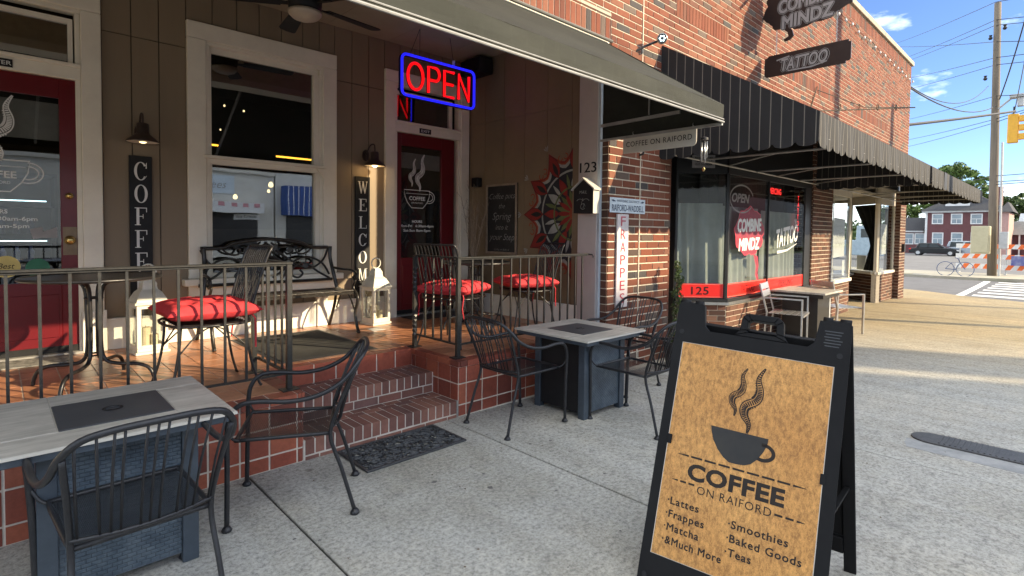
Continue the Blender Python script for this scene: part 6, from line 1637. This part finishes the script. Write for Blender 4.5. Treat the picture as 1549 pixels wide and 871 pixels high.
# ------------------------------------------------------------ lanterns
def lantern(lab, x, y, wd, ht, rz=.12):
    t = thing('floor_lantern', lab, 'lantern', (0, 0, 0), 0, 'white wooden floor lanterns'); a = wd/2; hb = ht*.62
    part('base', MB().box(-a*1.12, -a*1.12, 0, a*1.12, a*1.12, .022).box(-a, -a, .0225, a, a, .05), M_lant, t, local=True, bevel=.003)
    for sx in (-1, 1):
        for sy in (-1, 1): part('corner_post', MB().box(sx*(a-.016)-.016, sy*(a-.016)-.016, .0505, sx*(a-.016)+.016, sy*(a-.016)+.016, hb), M_lant, t, local=True, bevel=.002)
    part('cornice', MB().box(-a*1.14, -a*1.14, hb+.0005, a*1.14, a*1.14, hb+.022), M_lant, t, local=True, bevel=.003)
    for q in ((-a+.033, -a+.010, a-.033, -a+.013), (-a+.033, a-.013, a-.033, a-.010), (-a+.010, -a+.033, -a+.013, a-.033), (a-.013, -a+.033, a-.010, a-.033)):
        part('pane', MB().box(q[0], q[1], .051, q[2], q[3], hb-.001), M_glass_l, t, local=True)
    f = MB()
    for sy in (-a+.002, a-.014): f.box(-a+.033, sy, hb-.03, a-.033, sy+.008, hb-.001); f.box(-a+.033, sy, .051, a-.033, sy+.008, .075)
    for sx in (-a+.002, a-.014): f.box(sx, -a+.033, hb-.03, sx+.008, a-.033, hb-.001); f.box(sx, -a+.033, .051, sx+.008, a-.033, .075)
    part('window_frame', f, M_lant, t, local=True)
    V = []; F = []; pr = [(1.0, hb+.023), (.94, hb+.05), (.72, hb+.10), (.50, hb+.125), (.46, hb+.15), (.46, hb+.175), (.34, hb+.20), (.30, hb+.215)]
    for s, z in pr: V += [(-a*s, -a*s, z), (a*s, -a*s, z), (a*s, a*s, z), (-a*s, a*s, z)]
    for i in range(len(pr)-1):
        for k in range(4): F.append((i*4+k, i*4+(k+1)%4, (i+1)*4+(k+1)%4, (i+1)*4+k))
    F.append(tuple((len(pr)-1)*4+k for k in range(4))); part('roof', MB().add(V, F), M_lant, t, local=True)
    rr = a*.52; part('ring_handle', MB().tube([(rr*cos(q), 0, hb+.215+rr+rr*sin(q)) for q in [2*pi*i/24 for i in range(24)]], .007, 7, closed=True), M_lant, t, local=True, smooth=True)
    for (cx, cy, r, h) in ((-.02, .01, .038, .16), (.035, -.03, .028, .10)):
        c = part('candle', MB().lathe([(r, .051), (r, .05+h), (r*.3, .047+h)], (cx, cy, 0), 14), M_candle, t, local=True, smooth=False)
        part('wick', MB().lathe([(.002, .047+h), (.002, .065+h)], (cx, cy, 0), 5), M_black, c, local=True)
    t.location = (x, y, ZF); t.rotation_euler = (0, 0, rz); return t
l0 = lantern('white wooden floor lantern by the glowing lamp post side, under the WELCOME board', 3.10, 5.46, .225, .66)
l0['label'] = 'white wooden floor lantern with ring handle under the WELCOME board'
l1 = copy_thing(l0, (.93, 5.42, ZF), .1, 'white wooden floor lantern behind the railing, below the COFFEE board', 'white wooden floor lanterns')
# paper card by the lantern
single('fallen_card', MB().prism([(2.83, 5.02), (2.99, 5.06), (2.97, 5.22), (2.85, 5.20)], SGd(ZF), .001, .003), M_wtxt, 'small white card lying on the tiles beside the right lantern', 'card')

# ------------------------------------------------------------ twigs in a vase, planter shrub
random.seed(21)
tv = thing('twig_vase', 'bare dry branches standing in a tall vase at the rear porch corner', 'vase', (4.42, 5.35, ZF))
part('vase', MB().lathe([(.07, 0), (.09, .1), (.085, .35), (.06, .5), (.05, .55), (.058, .58)], (4.42, 5.35, ZF), 18), M_vase, tv, smooth=True)
for i in range(26):
    a = random.uniform(0, 2*pi); r_ = random.uniform(.02, .20); h = random.uniform(.55, 1.02); p = Vector((4.42, 5.35, ZF+.5)); pts = [p]
    for k in range(6): t = (k+1)/6; pts.append(Vector((min(4.62, 4.42+r_*cos(a)*t**1.2+random.uniform(-.012, .012)), 5.35+r_*sin(a)*t**1.2*1.2+random.uniform(-.012, .012), ZF+.55+h*t)))
    mb = MB().tube(pts, [.0035]*4+[.0025, .002, .0012], 4)
    for q in range(5):
        b0_ = pts[random.randint(3, 6)]; d = Vector((random.uniform(-1, .4), random.uniform(-1, 1), random.uniform(.6, 1.6))).normalized()*random.uniform(.05, .14); mb.tube([b0_, b0_+d*.6, b0_+d], .0015, 3)
    part('twig', mb, M_twig, tv)
pp_ = thing('potted_shrub', 'slender green shrub in a dark planter between brick pier and tattoo shop window', 'potted plant', (5.75, 3.22, g(5.75)))
z0 = g(5.75)
part('planter', MB().lathe([(.11, 0), (.15, .28), (.16, .30), (.14, .30), (.13, .26)], (5.75, 3.22, z0), 18), M_pot, pp_)
part('stem', MB().tube([(5.75, 3.22, z0+.25), (5.74, 3.21, z0+.7), (5.76, 3.22, z0+1.1)], .012, 6), M_bark, pp_)
def leafcloud(mb, c, rx, ry, rz_, n, s, rnd=random):
    for i in range(n):
        while True:
            p = Vector((rnd.uniform(-1, 1), rnd.uniform(-1, 1), rnd.uniform(-1, 1)))
            if p.length < 1: break
        q = Vector((c[0]+p.x*rx, c[1]+p.y*ry, c[2]+p.z*rz_)); d = Vector((rnd.gauss(0, 1), rnd.gauss(0, 1), rnd.gauss(0, 1))).normalized(); e = d.orthogonal().normalized(); f = d.cross(e)
        a = rnd.uniform(0, 6.28); e, f = e*cos(a)+f*sin(a), f*cos(a)-e*sin(a); ss = s*rnd.uniform(.6, 1.4)
        mb.add([q-e*ss, q+f*ss*.45, q+e*ss, q-f*ss*.45], [(0, 1, 2, 3)])
mb = MB()
for k in range(18):
    h = .30+k*.052; w_ = .10-.0030*k+random.uniform(-.02, .02); leafcloud(mb, (5.75+random.uniform(-.035, .035), 3.22+random.uniform(-.035, .035), z0+h), w_*(.55+.4*k/18), w_*(.55+.4*k/18), .05, 70, .017)
part('foliage', mb, M_shrub, pp_, kind='stuff')

# ------------------------------------------------------------ slatted metal set by the tattoo shop
zt = g(9.1)
mt = thing('slatted_table', 'grey topped dark sided square table before the tattoo shop window', 'table', (9.1, 2.9, zt))
a = .42; cx, cy = 9.42, 3.0
part('top', MB().box(cx-.44, cy-.40, zt+.70, cx+.44, cy+.40, zt+.728), M_wtile, mt, bevel=.003); part('apron', MB().box(cx-.40, cy-.36, zt+.64, cx+.40, cy+.36, zt+.699), M_frame, mt)
part('body_panel', MB().box(cx-.30, cy-.26, zt+.02, cx+.26, cy+.26, zt+.639), M_frame, mt); part('side_panel', MB().box(cx+.2605, cy-.262, zt+.0, cx+.31, cy+.26, zt+.639), M_gcab, mt)
def slat_chair(lab, loc, rz):
    t = thing('slatted_armchair', lab, 'chair', (0, 0, 0), 0, 'silver slatted armchairs by the tattoo shop')
    for sx in (-1, 1):
        part('arm_frame', MB().bar((sx*.27, .25, 0), (sx*.27, .25, .65), .035, .020).bar((sx*.27, .26, .655), (sx*.27, -.26, .655), .035, .018), M_alu, t, local=True)
        part('leg', MB().bar((sx*.24, -.26, 0), (sx*.24, -.22, .43), .035, .020).bar((sx*.24, -.22, .43), (sx*.24, -.33, .86), .035, .020), M_alu, t, local=True)
    for k in range(6): part('seat_slat', MB().box(-.25, -.20+.078*k, .425, .25, -.20+.078*k+.066, .435), M_alu, t, local=True, bevel=.002)
    part('seat_rail', MB().box(-.265, .262, .40, .265, .275, .43), M_alu, t, local=True)
    for k in range(2):
        z = .66+.105*k; Sb = Surf((0, -.275-.026*k, z), (1, 0, 0), (0, -.24, .97), (0, .97, .24)); part('back_slat', MB().prism([(-.235, 0), (.235, 0), (.235, .095), (-.235, .095)], Sb, -.005, .005), M_alu, t, local=True, bevel=.002)
    t.location = loc; t.rotation_euler = (0, 0, rz); return t
s0 = slat_chair('silver slatted armchair on the near side of the square table', (8.62, 3.02, g(8.6)), radians(-170))
copy_thing(s0, (10.25, 2.78, g(10.2)), radians(-122), 'silver slatted armchair on the far side of the square table', 'silver slatted armchairs by the tattoo shop')
# ------------------------------------------------------------ utility pole, signal, cabinets
up_ = thing('utility_pole', 'tall weathered wooden utility pole on the far street corner', 'utility pole', (38.5, 3.25, -.53))
PT = Vector((38.5, 3.40, 13.9)); PB_ = Vector((38.5, 3.18, -.55))
part('shaft', MB().tube([PB_, PB_.lerp(PT, .3), PB_.lerp(PT, .7), PT], [.205, .195, .165, .145], 14), M_pole, up_, smooth=True)
part('conduit', MB().tube([(38.1, 2.86, -.5), (38.15, 2.95, 6.5)], .05, 6), M_gcab, up_)
for z, dy in ((12.0, .28), (12.4, -.28), (9.9, .42)): part('insulator', MB().lathe([(.05, 0), (.10, .08), (.05, .16), (.08, .24)], (38.4, 3.35+dy, z), 8), M_frame, up_)
part('street_light', MB().box(38.0, 2.15, 8.75, 38.6, 2.75, 8.90).box(38.1, 2.2, 8.30, 38.5, 2.45, 8.72), M_gcab, up_); part('light_arm', MB().tube([(38.4, 3.2, 8.3), (38.3, 2.7, 8.75)], .05, 6), M_gcab, up_)
cb = thing('beige_cabinet', 'beige traffic control cabinet fixed to left of the utility pole', 'cabinet', (37.6, 3.6, .7)); part('body', MB().box(37.3, 3.22, .66, 37.9, 3.98, 2.12), M_beige, cb, bevel=.03)
part('door_panel', MB().box(37.27, 3.28, .74, 37.298, 3.92, 2.02), M_beige, cb, bevel=.01)
cb = thing('grey_cabinet', 'small grey meter cabinet fixed to right of the utility pole', 'cabinet', (37.6, 2.7, .9)); part('body', MB().box(37.4, 2.52, .95, 37.9, 2.88, 1.82), M_gcab, cb, bevel=.03); part('lid', MB().box(37.37, 2.56, 1.2, 37.399, 2.84, 1.75), M_gcab, cb)
sg = thing('traffic_signal', 'yellow traffic signal hanging from the span wire beside the utility pole', 'traffic signal', (34, 2.3, 5.6))
dv_ = Vector((.97, .08, 0)); 
def sig(y, z): pass
cx_, cy_, cz_ = 33.0, 2.05, 5.75
part('housing', MB().box(cx_-.12, cy_-.02, cz_, cx_+.12, cy_+.36, cz_+1.28), M_yellow, sg, bevel=.03)
for k in range(4 if False else 3):
    z = cz_+.12+.40*k
    part('visor', MB().box(cx_-.15, cy_-.42, z+.23, cx_+.15, cy_-.021, z+.27).box(cx_-.15, cy_-.42, z+.02, cx_-.13, cy_-.021, z+.229).box(cx_+.13, cy_-.42, z+.02, cx_+.15, cy_-.021, z+.229), M_yellow, sg)
part('hanger', MB().tube([(cx_, cy_+.17, cz_+1.28), (cx_, cy_+.17, cz_+1.62)], .03, 6), M_wire, sg)
def pt(px, py, X=None, Y=None):      # a sight line through the photograph, used only to measure where far things stand
    d = fwd+CR*((px-774.5)/819.446)-CU*((py-380.137)/819.446); t = (X/d.x) if X is not None else (Y/d.y); return Vector((0, 0, 1.5))+d*t
def wire(a, b, sag=.25, r=.018, lab=None):
    a = Vector(a); b = Vector(b); P = [a.lerp(b, i/14)-Vector((0, 0, sag*4*(i/14)*(1-i/14))) for i in range(15)]
    o = single('overhead_wire', MB().tube(P, r, 5), M_wire, lab or 'thin black overhead wire crossing the sky beside the pole', 'wire', 'overhead wires against the sky')
# heavy span wire from the corner of the building past the pole to the signal
wire((18.8, 3.5, 4.68), pt(1536, 168, X=33), .02, .045, 'thick dark span wire from the building corner that carries the traffic signal')
PX = 38.4; kk = 0; ORD = 'first second third fourth fifth sixth seventh eighth ninth tenth eleventh twelfth'.split()
for (y0_, y1_, yr) in ((53, 3, -14), (80, 30, 20), (86, 38, 29), (68, 63, 61), (114, 87, 76), (130, 98, 88), (176, 145, 141), (207, 180, 150), (217, 185, 152), (286, 266, 259), (284+12, 275, 269), (303, 279, 272)):
    a = pt(1340, y0_+(y0_-y1_)*.35, X=80); b = pt(1506, y1_, X=PX); c = pt(1600, yr, X=36); kk += 1
    P = [a.lerp(b, i/14)-Vector((0, 0, .6*(i/14)*(1-i/14))) for i in range(15)]+[b.lerp(c, i/4) for i in range(1, 5)]
    single('overhead_wire', MB().tube(P, .018, 5), M_wire, 'thin black overhead wire crossing the sky, %s from the top beside the pole' % ORD[kk-1], 'wire', 'overhead wires against the sky')
wire((18.8, 3.5, 5.75), pt(1506, 160, X=PX), .5, .022, 'sagging cable from the top building corner down to the utility pole'); wire((18.8, 3.5, 5.80), pt(1495, 130, X=PX), .7, .016, 'lowest sagging thin cable between the building corner and the utility pole')
wire(pt(1556, 10, X=33), pt(1512, 150, X=PX), .2, .03, 'dark cable slanting down from upper right to the street light'); wire(pt(1556, 60, X=33), pt(1530, 190, X=33), .1, .02, 'short cable slanting down at the right edge above the traffic signal')

# ------------------------------------------------------------ barricades, bicycle rack
def barricade(lab, x, y0, y1):
    t = thing('road_barricade', lab, 'barricade', (x, (y0+y1)/2, -.53), 0, 'orange and white striped barricades'); zb = -.53
    for k, (za, zc) in enumerate(((.25, .53), (.84, 1.10), (1.42, 1.68))):
        za += zb; zc += zb
        bd_ = part('rail_board', MB().box(x-.02, y0, za, x+.02, y1, zc), M_wboard, t)
        mb = MB(); y = y0; S_ = Surf((x-.021, 0, 0), (0, -1, 0), (0, 0, 1), (-1, 0, 0)); h = zc-za
        while y < y1-.3:
            mb.flat([(-(y+.24), za), (-y, za), (-(y)-.0+.0-h*.0, za), (-(y+.02)-.0, zc)] if False else [(-(y+.30), za), (-(y+.08), za), (-(y-.10 if y > y0+.1 else y), zc), (-(y+.16), zc)], S_, .002); y += .48
        part('stripe', mb, M_orange, bd_, kind='stuff')
    for y in (y0+.18, y1-.18): part('upright', MB().box(x+.021, y-.03, zb+.04, x+.07, y+.03, zb+1.68), M_gcab, t); part('foot', MB().box(x-.45, y-.03, zb, x+.45, y+.03, zb+.04), M_gcab, t)
    return t
barricade('orange and white striped barricade left of and behind the utility pole', 41.3, 3.05, 5.05)
barricade('orange and white striped barricade right of the utility pole', 40.6, .6, 2.95)
single('blue_banner', MB().box(40.2, 1.1, .0, 40.24, 2.55, .52), mat('blue_banner', (.06,.08,.30), (.30,.32,.45), 2.5, .7, bs=0), 'small blue and white banner on the right barricade', 'banner')
br = thing('bicycle_rack', 'dark blue bicycle shaped rack standing on the far pavement', 'bicycle rack', (36.4, 4.45, -.53))
for y in (4.86, 4.05): part('wheel_hoop', MB().tube([(36.4, y+.36*cos(a), -.53+.38+.37*sin(a)) for a in [2*pi*i/24 for i in range(24)]], .017, 6, closed=True), M_blue, br, smooth=True)
part('frame_tube', MB().tube([(36.4, 4.86, -.15), (36.4, 4.62, .18), (36.4, 4.26, .18), (36.4, 4.42, -.18), (36.4, 4.62, .15)], .015, 6).tube([(36.4, 4.05, -.15), (36.4, 4.26, .18), (36.4, 4.35, .40), (36.4, 4.48, .45)], .022, 6).tube([(36.4, 4.86, -.15), (36.4, 4.42, -.18)], .022, 6), M_blue, br)

# ------------------------------------------------------------ cars
def car(name, lab, x, y, m_, L=4.7, suv=False, h=1.45, body=None):
    t = thing(name, lab, 'car', (x, y, -.63)); z = -.63      # car length runs along Y
    Wd = .9; k = 1 if not suv else 1.12
    S_ = Surf((x, y, z), (0, -1, 0), (0, 0, 1), (-1, 0, 0))
    lo = [(-L/2, .32), (-L/2, .70*k), (-L/2+.15, .82*k), (-L*.30, .92*k), (L*.28, .92*k), (L/2-.2, .80*k), (L/2, .62*k), (L/2, .30), (L*.36, .26), (-L*.36, .26)]
    part('body', MB().prism(lo, S_, -2*Wd, 0), m_, t, bevel=.06, seg=2)
    c0_, c1_ = (-.47, .12) if suv else (-.36, .16)
    part('cabin', MB().prism([(L*c0_, .92*k), (L*c0_+.25, h*k*.97), (L*c0_+.6, h*k), (L*(c1_-.12), h*k), (L*c1_+.25, .92*k)], S_, -2*Wd+.12, -.12), m_, t, bevel=.05, seg=2)
    for a, b in ((c0_+.07, -.13), (-.11, .07)):
        part('side_window', MB().prism([(L*a, .96*k), (L*a+.12, h*k*.93), (L*b, h*k*.93), (L*b+(.22 if b > 0 else 0), .96*k)], S_, -.125, -.112), M_carglass, t)
    for u in (-L*.31, L*.32):
        wv = MB(); n = 20
        tr_ = part('wheel', MB().prism(ell(u, .33, .33, .33, 20), S_, -.22, .012), M_tyre, t); part('rim', MB().prism(ell(u, .33, .20, .20, 14), S_, .013, .022), M_alu, tr_)
        part('wheel', MB().prism(ell(u, .33, .33, .33, 20), S_, -1.8, -1.58), M_tyre, t)
    part('headlight', MB().prism([(L/2-.28, .62*k), (L/2-.03, .58*k), (L/2-.03, .68*k), (L/2-.28, .74*k)], S_, .0, .01), M_wtxt, t)
    part('tail_light', MB().prism([(-L/2+.02, .68*k), (-L/2+.22, .70*k), (-L/2+.22, .84*k), (-L/2+.03, .80*k)], S_, 0, .01), M_rband, t)
    return t
car('parked_car', 'black saloon car parked in front of the maroon house', 78, 11.55, M_carblk)
car('parked_car', 'silver estate car parked to right of the black saloon', 80, 8.6, M_carslv, 4.5, True, 1.55)
# white service van seen through the corner shop glass
vt = thing('service_van', 'pale blue and white service van seen through the corner shop glass', 'van', (58, 14.4, -.6))
Sv = Surf((58, 14.6, -.6), (0, -1, 0), (0, 0, 1), (-1, 0, 0)); m_ = mat('pale_blue_paint', (.50,.60,.66), None, 4, .3, bs=0)
part('body', MB().prism([(-2.4, .35), (-2.4, 1.75), (.2, 1.75), (.25, 3.1), (1.6, 3.1), (2.3, 1.9), (2.5, 1.7), (2.5, .35)], Sv, -1.9, 0), m_, vt, bevel=.05)
part('window', MB().prism([(.6, 2.0), (.6, 2.8), (1.5, 2.8), (1.95, 2.0)], Sv, .005, .012), M_carglass, vt)
for u in (-1.4, 1.6): w_ = part('wheel', MB().prism(ell(u, .42, .42, .42, 20), Sv, -.3, .02), M_tyre, vt); part('rim', MB().prism(ell(u, .42, .24, .24, 14), Sv, .021, .03), M_alu, w_)
for k in range(3): part('locker_door', MB().prism([(-2.3+.85*k, .75), (-1.52+.85*k, .75), (-1.52+.85*k, 1.65), (-2.3+.85*k, 1.65)], Sv, .002, .02), m_, vt, bevel=.01)

# ------------------------------------------------------------ houses
def window_far(par, x, y0, y1, z0, z1):
    f = part('window', MB().box(x-.06, y0-.12, z0-.12, x-.001, y0, z1+.12).box(x-.06, y1, z0-.12, x-.001, y1+.12, z1+.12).box(x-.06, y0, z1, x-.001, y1, z1+.12).box(x-.06, y0, z0-.12, x-.001, y1, z0).box(x-.055, y0, (z0+z1)/2-.03, x-.01, y1, (z0+z1)/2+.03).box(x-.055, (y0+y1)/2-.025, z0, x-.012, (y0+y1)/2+.025, (z0+z1)/2-.031), M_wboard, par)
    part('pane', MB().box(x-.02, y0, z0, x-.002, y1, z1), M_pane_far, f)
mh = thing('maroon_house', 'two storey maroon house with dark hipped roof and white windows', 'house', (90, 10, -.6))
hx = 88.0; A = pt(1398, 380, X=hx); B_ = pt(1512, 380, X=hx); yl, yr_ = A.y, B_.y; zt_ = pt(1450, 321, X=hx).z; zg = -.65
part('wall', MB().box(hx, yr_, zg, hx+9, yl, zt_), M_maroon, mh)
part('eave', MB().box(hx-.25, yr_-.35, zt_, hx+9.2, yl+.35, zt_+.22), M_wboard, mh)
zr = pt(1450, 305, X=hx+3).z+.5
part('roof', MB().add([(hx-.5, yr_-.5, zt_+.22), (hx-.5, yl+.5, zt_+.22), (hx+9.5, yl+.5, zt_+.22), (hx+9.5, yr_-.5, zt_+.22), (hx+4.2, yr_+3.2, zr+.9), (hx+4.2, yl-3.2, zr+.9)], [(0, 1, 5, 4), (1, 2, 5), (2, 3, 4, 5), (3, 0, 4), (3, 2, 1, 0)]), M_roofd, mh)
part('corner_board', MB().box(hx-.05, yl-.22, zg, hx-.001, yl+.02, zt_), M_wboard, mh)
for px in (1418, 1447, 1477):
    for (ya, yb) in ((324.5, 337.5), (353, 369)):
        p = pt(px, yb, X=hx); q = pt(px, ya, X=hx); window_far(mh, hx, p.y-.46, p.y+.46, p.z, q.z)
dp = pt(1450, 309, X=hx+1.5); part('dormer', MB().box(hx+.6, dp.y-1.2, zt_+.4, hx+3, dp.y+1.2, zt_+1.15), M_wboard, mh); part('chimney', MB().box(hx+2, yr_+.1, zt_, hx+3, yr_+1.1, zr+1.2), M_maroon, mh)
# gabled wing on the right
w0 = pt(1513, 380, X=hx-2); w1 = pt(1524, 380, X=hx-2)
part('wing_wall', MB().box(hx-2, w1.y, zg, hx+5, w0.y-.02, zt_-.1), mat('wing_siding', (.50,.30,.26), None, 5, .8, bs=0), mh)
part('wing_roof', MB().add([(hx-2.4, w1.y-.4, zt_-.1), (hx-2.4, w0.y+.4, zt_-.1), (hx+5, w0.y+.4, zt_-.1), (hx+5, w1.y-.4, zt_-.1), (hx+.5, (w0.y+w1.y)/2, zt_+1.2), (hx+5, (w0.y+w1.y)/2, zt_+1.2)], [(0, 1, 4), (1, 2, 5, 4), (3, 0, 4, 5), (2, 3, 5)]), M_roofd, mh)
ax = thing('maroon_annex', 'low maroon annex with dark roof left of the two storey house', 'house', (90, 16, -.6))
a0_ = pt(1397, 380, X=hx+1); a1_ = pt(1335, 380, X=hx+1); za_ = pt(1385, 351, X=hx+1).z
part('wall', MB().box(hx+1, a0_.y+.05, zg, hx+8, a1_.y, za_), M_maroon, ax); zr_ = pt(1385, 335, X=hx+1).z
part('fascia', MB().box(hx+.7, a0_.y+.05, za_, hx+1.0, a1_.y, za_+.2), M_wboard, ax)
part('roof', MB().add([(hx+.6, a0_.y+.05, za_+.2), (hx+.6, a1_.y, za_+.2), (hx+4, a1_.y, zr_+.6), (hx+4, a0_.y+.05, zr_+.6), (hx+8, a0_.y+.05, za_+.2), (hx+8, a1_.y, za_+.2)], [(0, 1, 2, 3), (3, 2, 5, 4)]), M_roofd, ax)
for px in (1374, 1391): p = pt(px, 368, X=hx+1); q = pt(px, 354, X=hx+1); window_far(ax, hx+1, p.y-.45, p.y+.45, p.z, q.z)
lh = thing('low_grey_roof_house', 'low house with grey roofs at the far right edge', 'house', (95, 4, -.6))
p = pt(1523, 380, X=92); q = pt(1575, 380, X=92); zz = pt(1530, 355, X=92).z; z2 = pt(1530, 340, X=92).z; z3 = pt(1530, 328, X=96).z
part('wall', MB().box(92, q.y, zg, 99, p.y, zz), M_maroon, lh); part('roof', MB().add([(91.5, q.y, zz), (91.5, p.y+.3, zz), (95, p.y+.3, z2+.5), (95, q.y, z2+.5), (99.5, p.y+.3, zz), (99.5, q.y, zz)], [(0, 1, 2, 3), (3, 2, 4, 5)]), mat('grey_metal_roof', (.22,.22,.21), None, 3, .7, bs=.1), lh)
part('upper_roof', MB().add([(97, q.y, z2+.2), (97, p.y-.6, z2+.2), (101, p.y-.6, z3+.6), (101, q.y, z3+.6)], [(0, 1, 2, 3)]), mat('pale_metal_roof', (.40,.44,.48), None, 3, .6, bs=.1), lh)
part('porch_post', MB().box(91.6, p.y-1.2, zg, 91.75, p.y-1.05, zz), M_wboard, lh)

# ------------------------------------------------------------ trees
def tree(lab, base, blobs, m_, seed, leaf=.28, n=420, trunk=.25):
    rnd = random.Random(seed); t = thing('broadleaf_tree', lab, 'tree', base, 0, 'trees beyond the houses')
    top = max(b[2]+b[3] for b in blobs); B0_ = Vector(base); cz = sum(b[2] for b in blobs)/len(blobs); cxx = sum(b[0] for b in blobs)/len(blobs); cyy = sum(b[1] for b in blobs)/len(blobs)
    part('trunk', MB().tube([B0_, Vector((cxx, cyy, cz))], [trunk, trunk*.5], 8), M_bark, t)
    for b in blobs[:6]: part('limb', MB().tube([B0_.lerp(Vector((cxx, cyy, cz)), .6), Vector((b[0], b[1], b[2]))], [trunk*.45, trunk*.12], 5), M_bark, t)
    mb = MB()
    for b in blobs:
        for k in range(5):
            c = (b[0]+rnd.gauss(0, .45)*b[3], b[1]+rnd.gauss(0, .45)*b[3], b[2]+rnd.gauss(0, .35)*b[3]); r = b[3]*rnd.uniform(.35, .65); leafcloud(mb, c, r, r, r*.75, n//5, leaf, rnd)
    part('crown', mb, m_, t, kind='stuff'); return t
def blobs_px(L, X, rnd=None): return [(X+(i % 3)*1.6, *(lambda q: (q.y, q.z))(pt(px, py, X=X)), r/819*X*1.0) for i, (px, py, r) in enumerate(L)]
tree('big green tree rising behind the maroon house roof', (104, 12, -.6), blobs_px([(1412, 262, 10), (1425, 255, 10), (1440, 262, 12), (1455, 258, 10), (1470, 262, 9), (1482, 272, 9), (1475, 285, 12), (1455, 282, 14), (1435, 280, 13), (1415, 280, 11), (1400, 290, 10), (1485, 292, 8), (1465, 298, 12), (1445, 300, 12)], 104), M_leaf, 1)
tree('sunlit green tree glimpsed left of the maroon annex roof', (112, 24, -.6), blobs_px([(1372, 318, 9), (1385, 312, 9), (1398, 316, 9), (1360, 322, 10), (1345, 318, 10), (1330, 322, 10), (1315, 325, 10), (1380, 326, 8), (1408, 300, 9)], 112), M_leaf, 2)
tree('dark green tree at the far right edge behind grey roofs', (116, 3, -.6), blobs_px([(1512, 298, 8), (1518, 310, 9), (1530, 303, 9), (1540, 312, 9), (1548, 322, 9), (1530, 322, 10), (1562, 318, 12)], 116), M_leaf2, 3)
tree('dark green bushy tree partly hidden right of the maroon house', (110, 6, -.6), blobs_px([(1500, 300, 7), (1508, 288, 6), (1503, 312, 8), (1520, 326, 8)], 110), M_leaf2, 4)
# far wood line closing the horizon
mb = MB(); rnd = random.Random(9)
for k in range(150):
    y = -120+rnd.uniform(0, 320); X = 170+rnd.uniform(0, 40); r = rnd.uniform(3, 6); leafcloud(mb, (X, y, 1.5+rnd.uniform(0, 3.2)), r, r, r*.8, 90, .9, rnd)
part('far_wood', mb, M_leaf2, None, kind='stuff')

# ------------------------------------------------------------ across the street (behind the camera: shades the pavement, shows in the glass)
def facing_building(name, lab, x0, x1, y, h, m_):
    t = thing(name, lab, 'building', ((x0+x1)/2, y, -.15)); part('wall', MB().box(x0, y-11, -.2, x1, y, h), m_, t); part('cornice', MB().box(x0, y+.001, h-.5, x1, y+.2, h-.1), M_cream, t); return t
YX = -22.0
fa = facing_building('shaded_building', 'tall pale stucco shop building on the opposite side of the street', 12.3, 21.55, YX, 13.35, M_stucco)
facing_building('low_shop_building', 'low pale shop building left of the tall one across the street', -45, 12.2, YX, 5.2, M_stucco)
facing_building('long_shop_building', 'long two storey building right of the narrow one across the street', 26, 74, YX, 7.2, M_maroon)
facing_building('end_shop_building', 'last dark building far along the opposite side of the street', 82, 150, YX, 8.0, M_lot)
fb_ = thing('shade_panel', 'tall narrow unseen panel added beside the tall building to cast a shadow band', 'shade_panel', (22.8, YX, -.15)); part('panel', MB().box(21.98, YX-.2, 1.5, 23.6, YX, 12.0), M_stucco, fb_); part('support', MB().box(22.1, YX-.19, -.2, 23.5, YX-.01, 1.499), M_pole, fb_)  # unseen panel, added to cast the dark band on the pavement
Sx = Surf((0, YX, 0), (1, 0, 0), (0, 0, 1), (0, 1, 0))
def on_face(nm, u0, u1, z0, z1, w0, w1, m__, lab=None): return part(nm, MB().prism([(u0, z0), (u1, z0), (u1, z1), (u0, z1)], Sx, w0, w1), m__, fa, label=lab)
on_face('shop_window', 6.2, 11.2, .3, 2.45, .002, .05, M_frame); on_face('shop_window', 12.9, 20.5, .3, 2.6, .002, .05, M_frame)
on_face('awning_box', 8.2, 11.3, 2.42, 3.02, .06, .9, M_wboard)
for k in range(4): on_face('pink_check', 8.9+.62*k, 9.2+.62*k, 2.78, 3.0, .905, .92, M_pinkaw)
bl = on_face('blue_awning', 12.6, 20.6, 2.36, 4.16, .06, .9, M_blueaw)
for k in range(26): part('awning_stripe', MB().prism([(12.7+.31*k, 2.37), (12.74+.31*k, 2.37), (12.74+.31*k, 4.15), (12.7+.31*k, 4.15)], Sx, .902, .91), M_wboard, bl)
sg_ = on_face('shop_sign', 9.9, 11.3, 2.02, 2.36, .06, .10, M_wboard); part('lettering', text_mb('Ice Cream', Sx, 10.6, 2.12, .18, .105, width=1.1, align='C'), M_dtxt, sg_)
s2_ = on_face('shop_sign', 8.0, 10.0, 3.5, 4.5, .01, .06, M_hist); part('lettering', text_mb('Tees', Sx, 9.0, 3.8, .45, .065, align='C', shear=.3), M_gtxt, s2_)
for k in range(2): on_face('upper_window', 13.2+3.8*k, 14.9+3.8*k, 6.2, 8.6, .002, .04, M_frame); on_face('upper_window', 13.2+3.8*k, 14.9+3.8*k, 9.8, 11.8, .002, .04, M_frame)
slabpoly([(-40, -22), (60, -22), (60, -18), (-40, -18)], 0, .15, 'opposite_pavement_slab', M_curb)
def street_pole(lab, x, y, h, r=.14): 
    t = thing('street_pole', lab, 'utility pole', (x, y, -.3)); part('shaft', MB().tube([(x, y, -.4), (x, y, h)], r, 10), M_pole, t, smooth=True)
street_pole('wooden pole standing by the opposite kerb, throwing its shadow on the brick', 12.15+.605*10, 3.43-10, 11.5, .15)
street_pole('wooden pole further along the street kerb', 17.3+.605*9.5, 2.46-9.5, 10, .15)
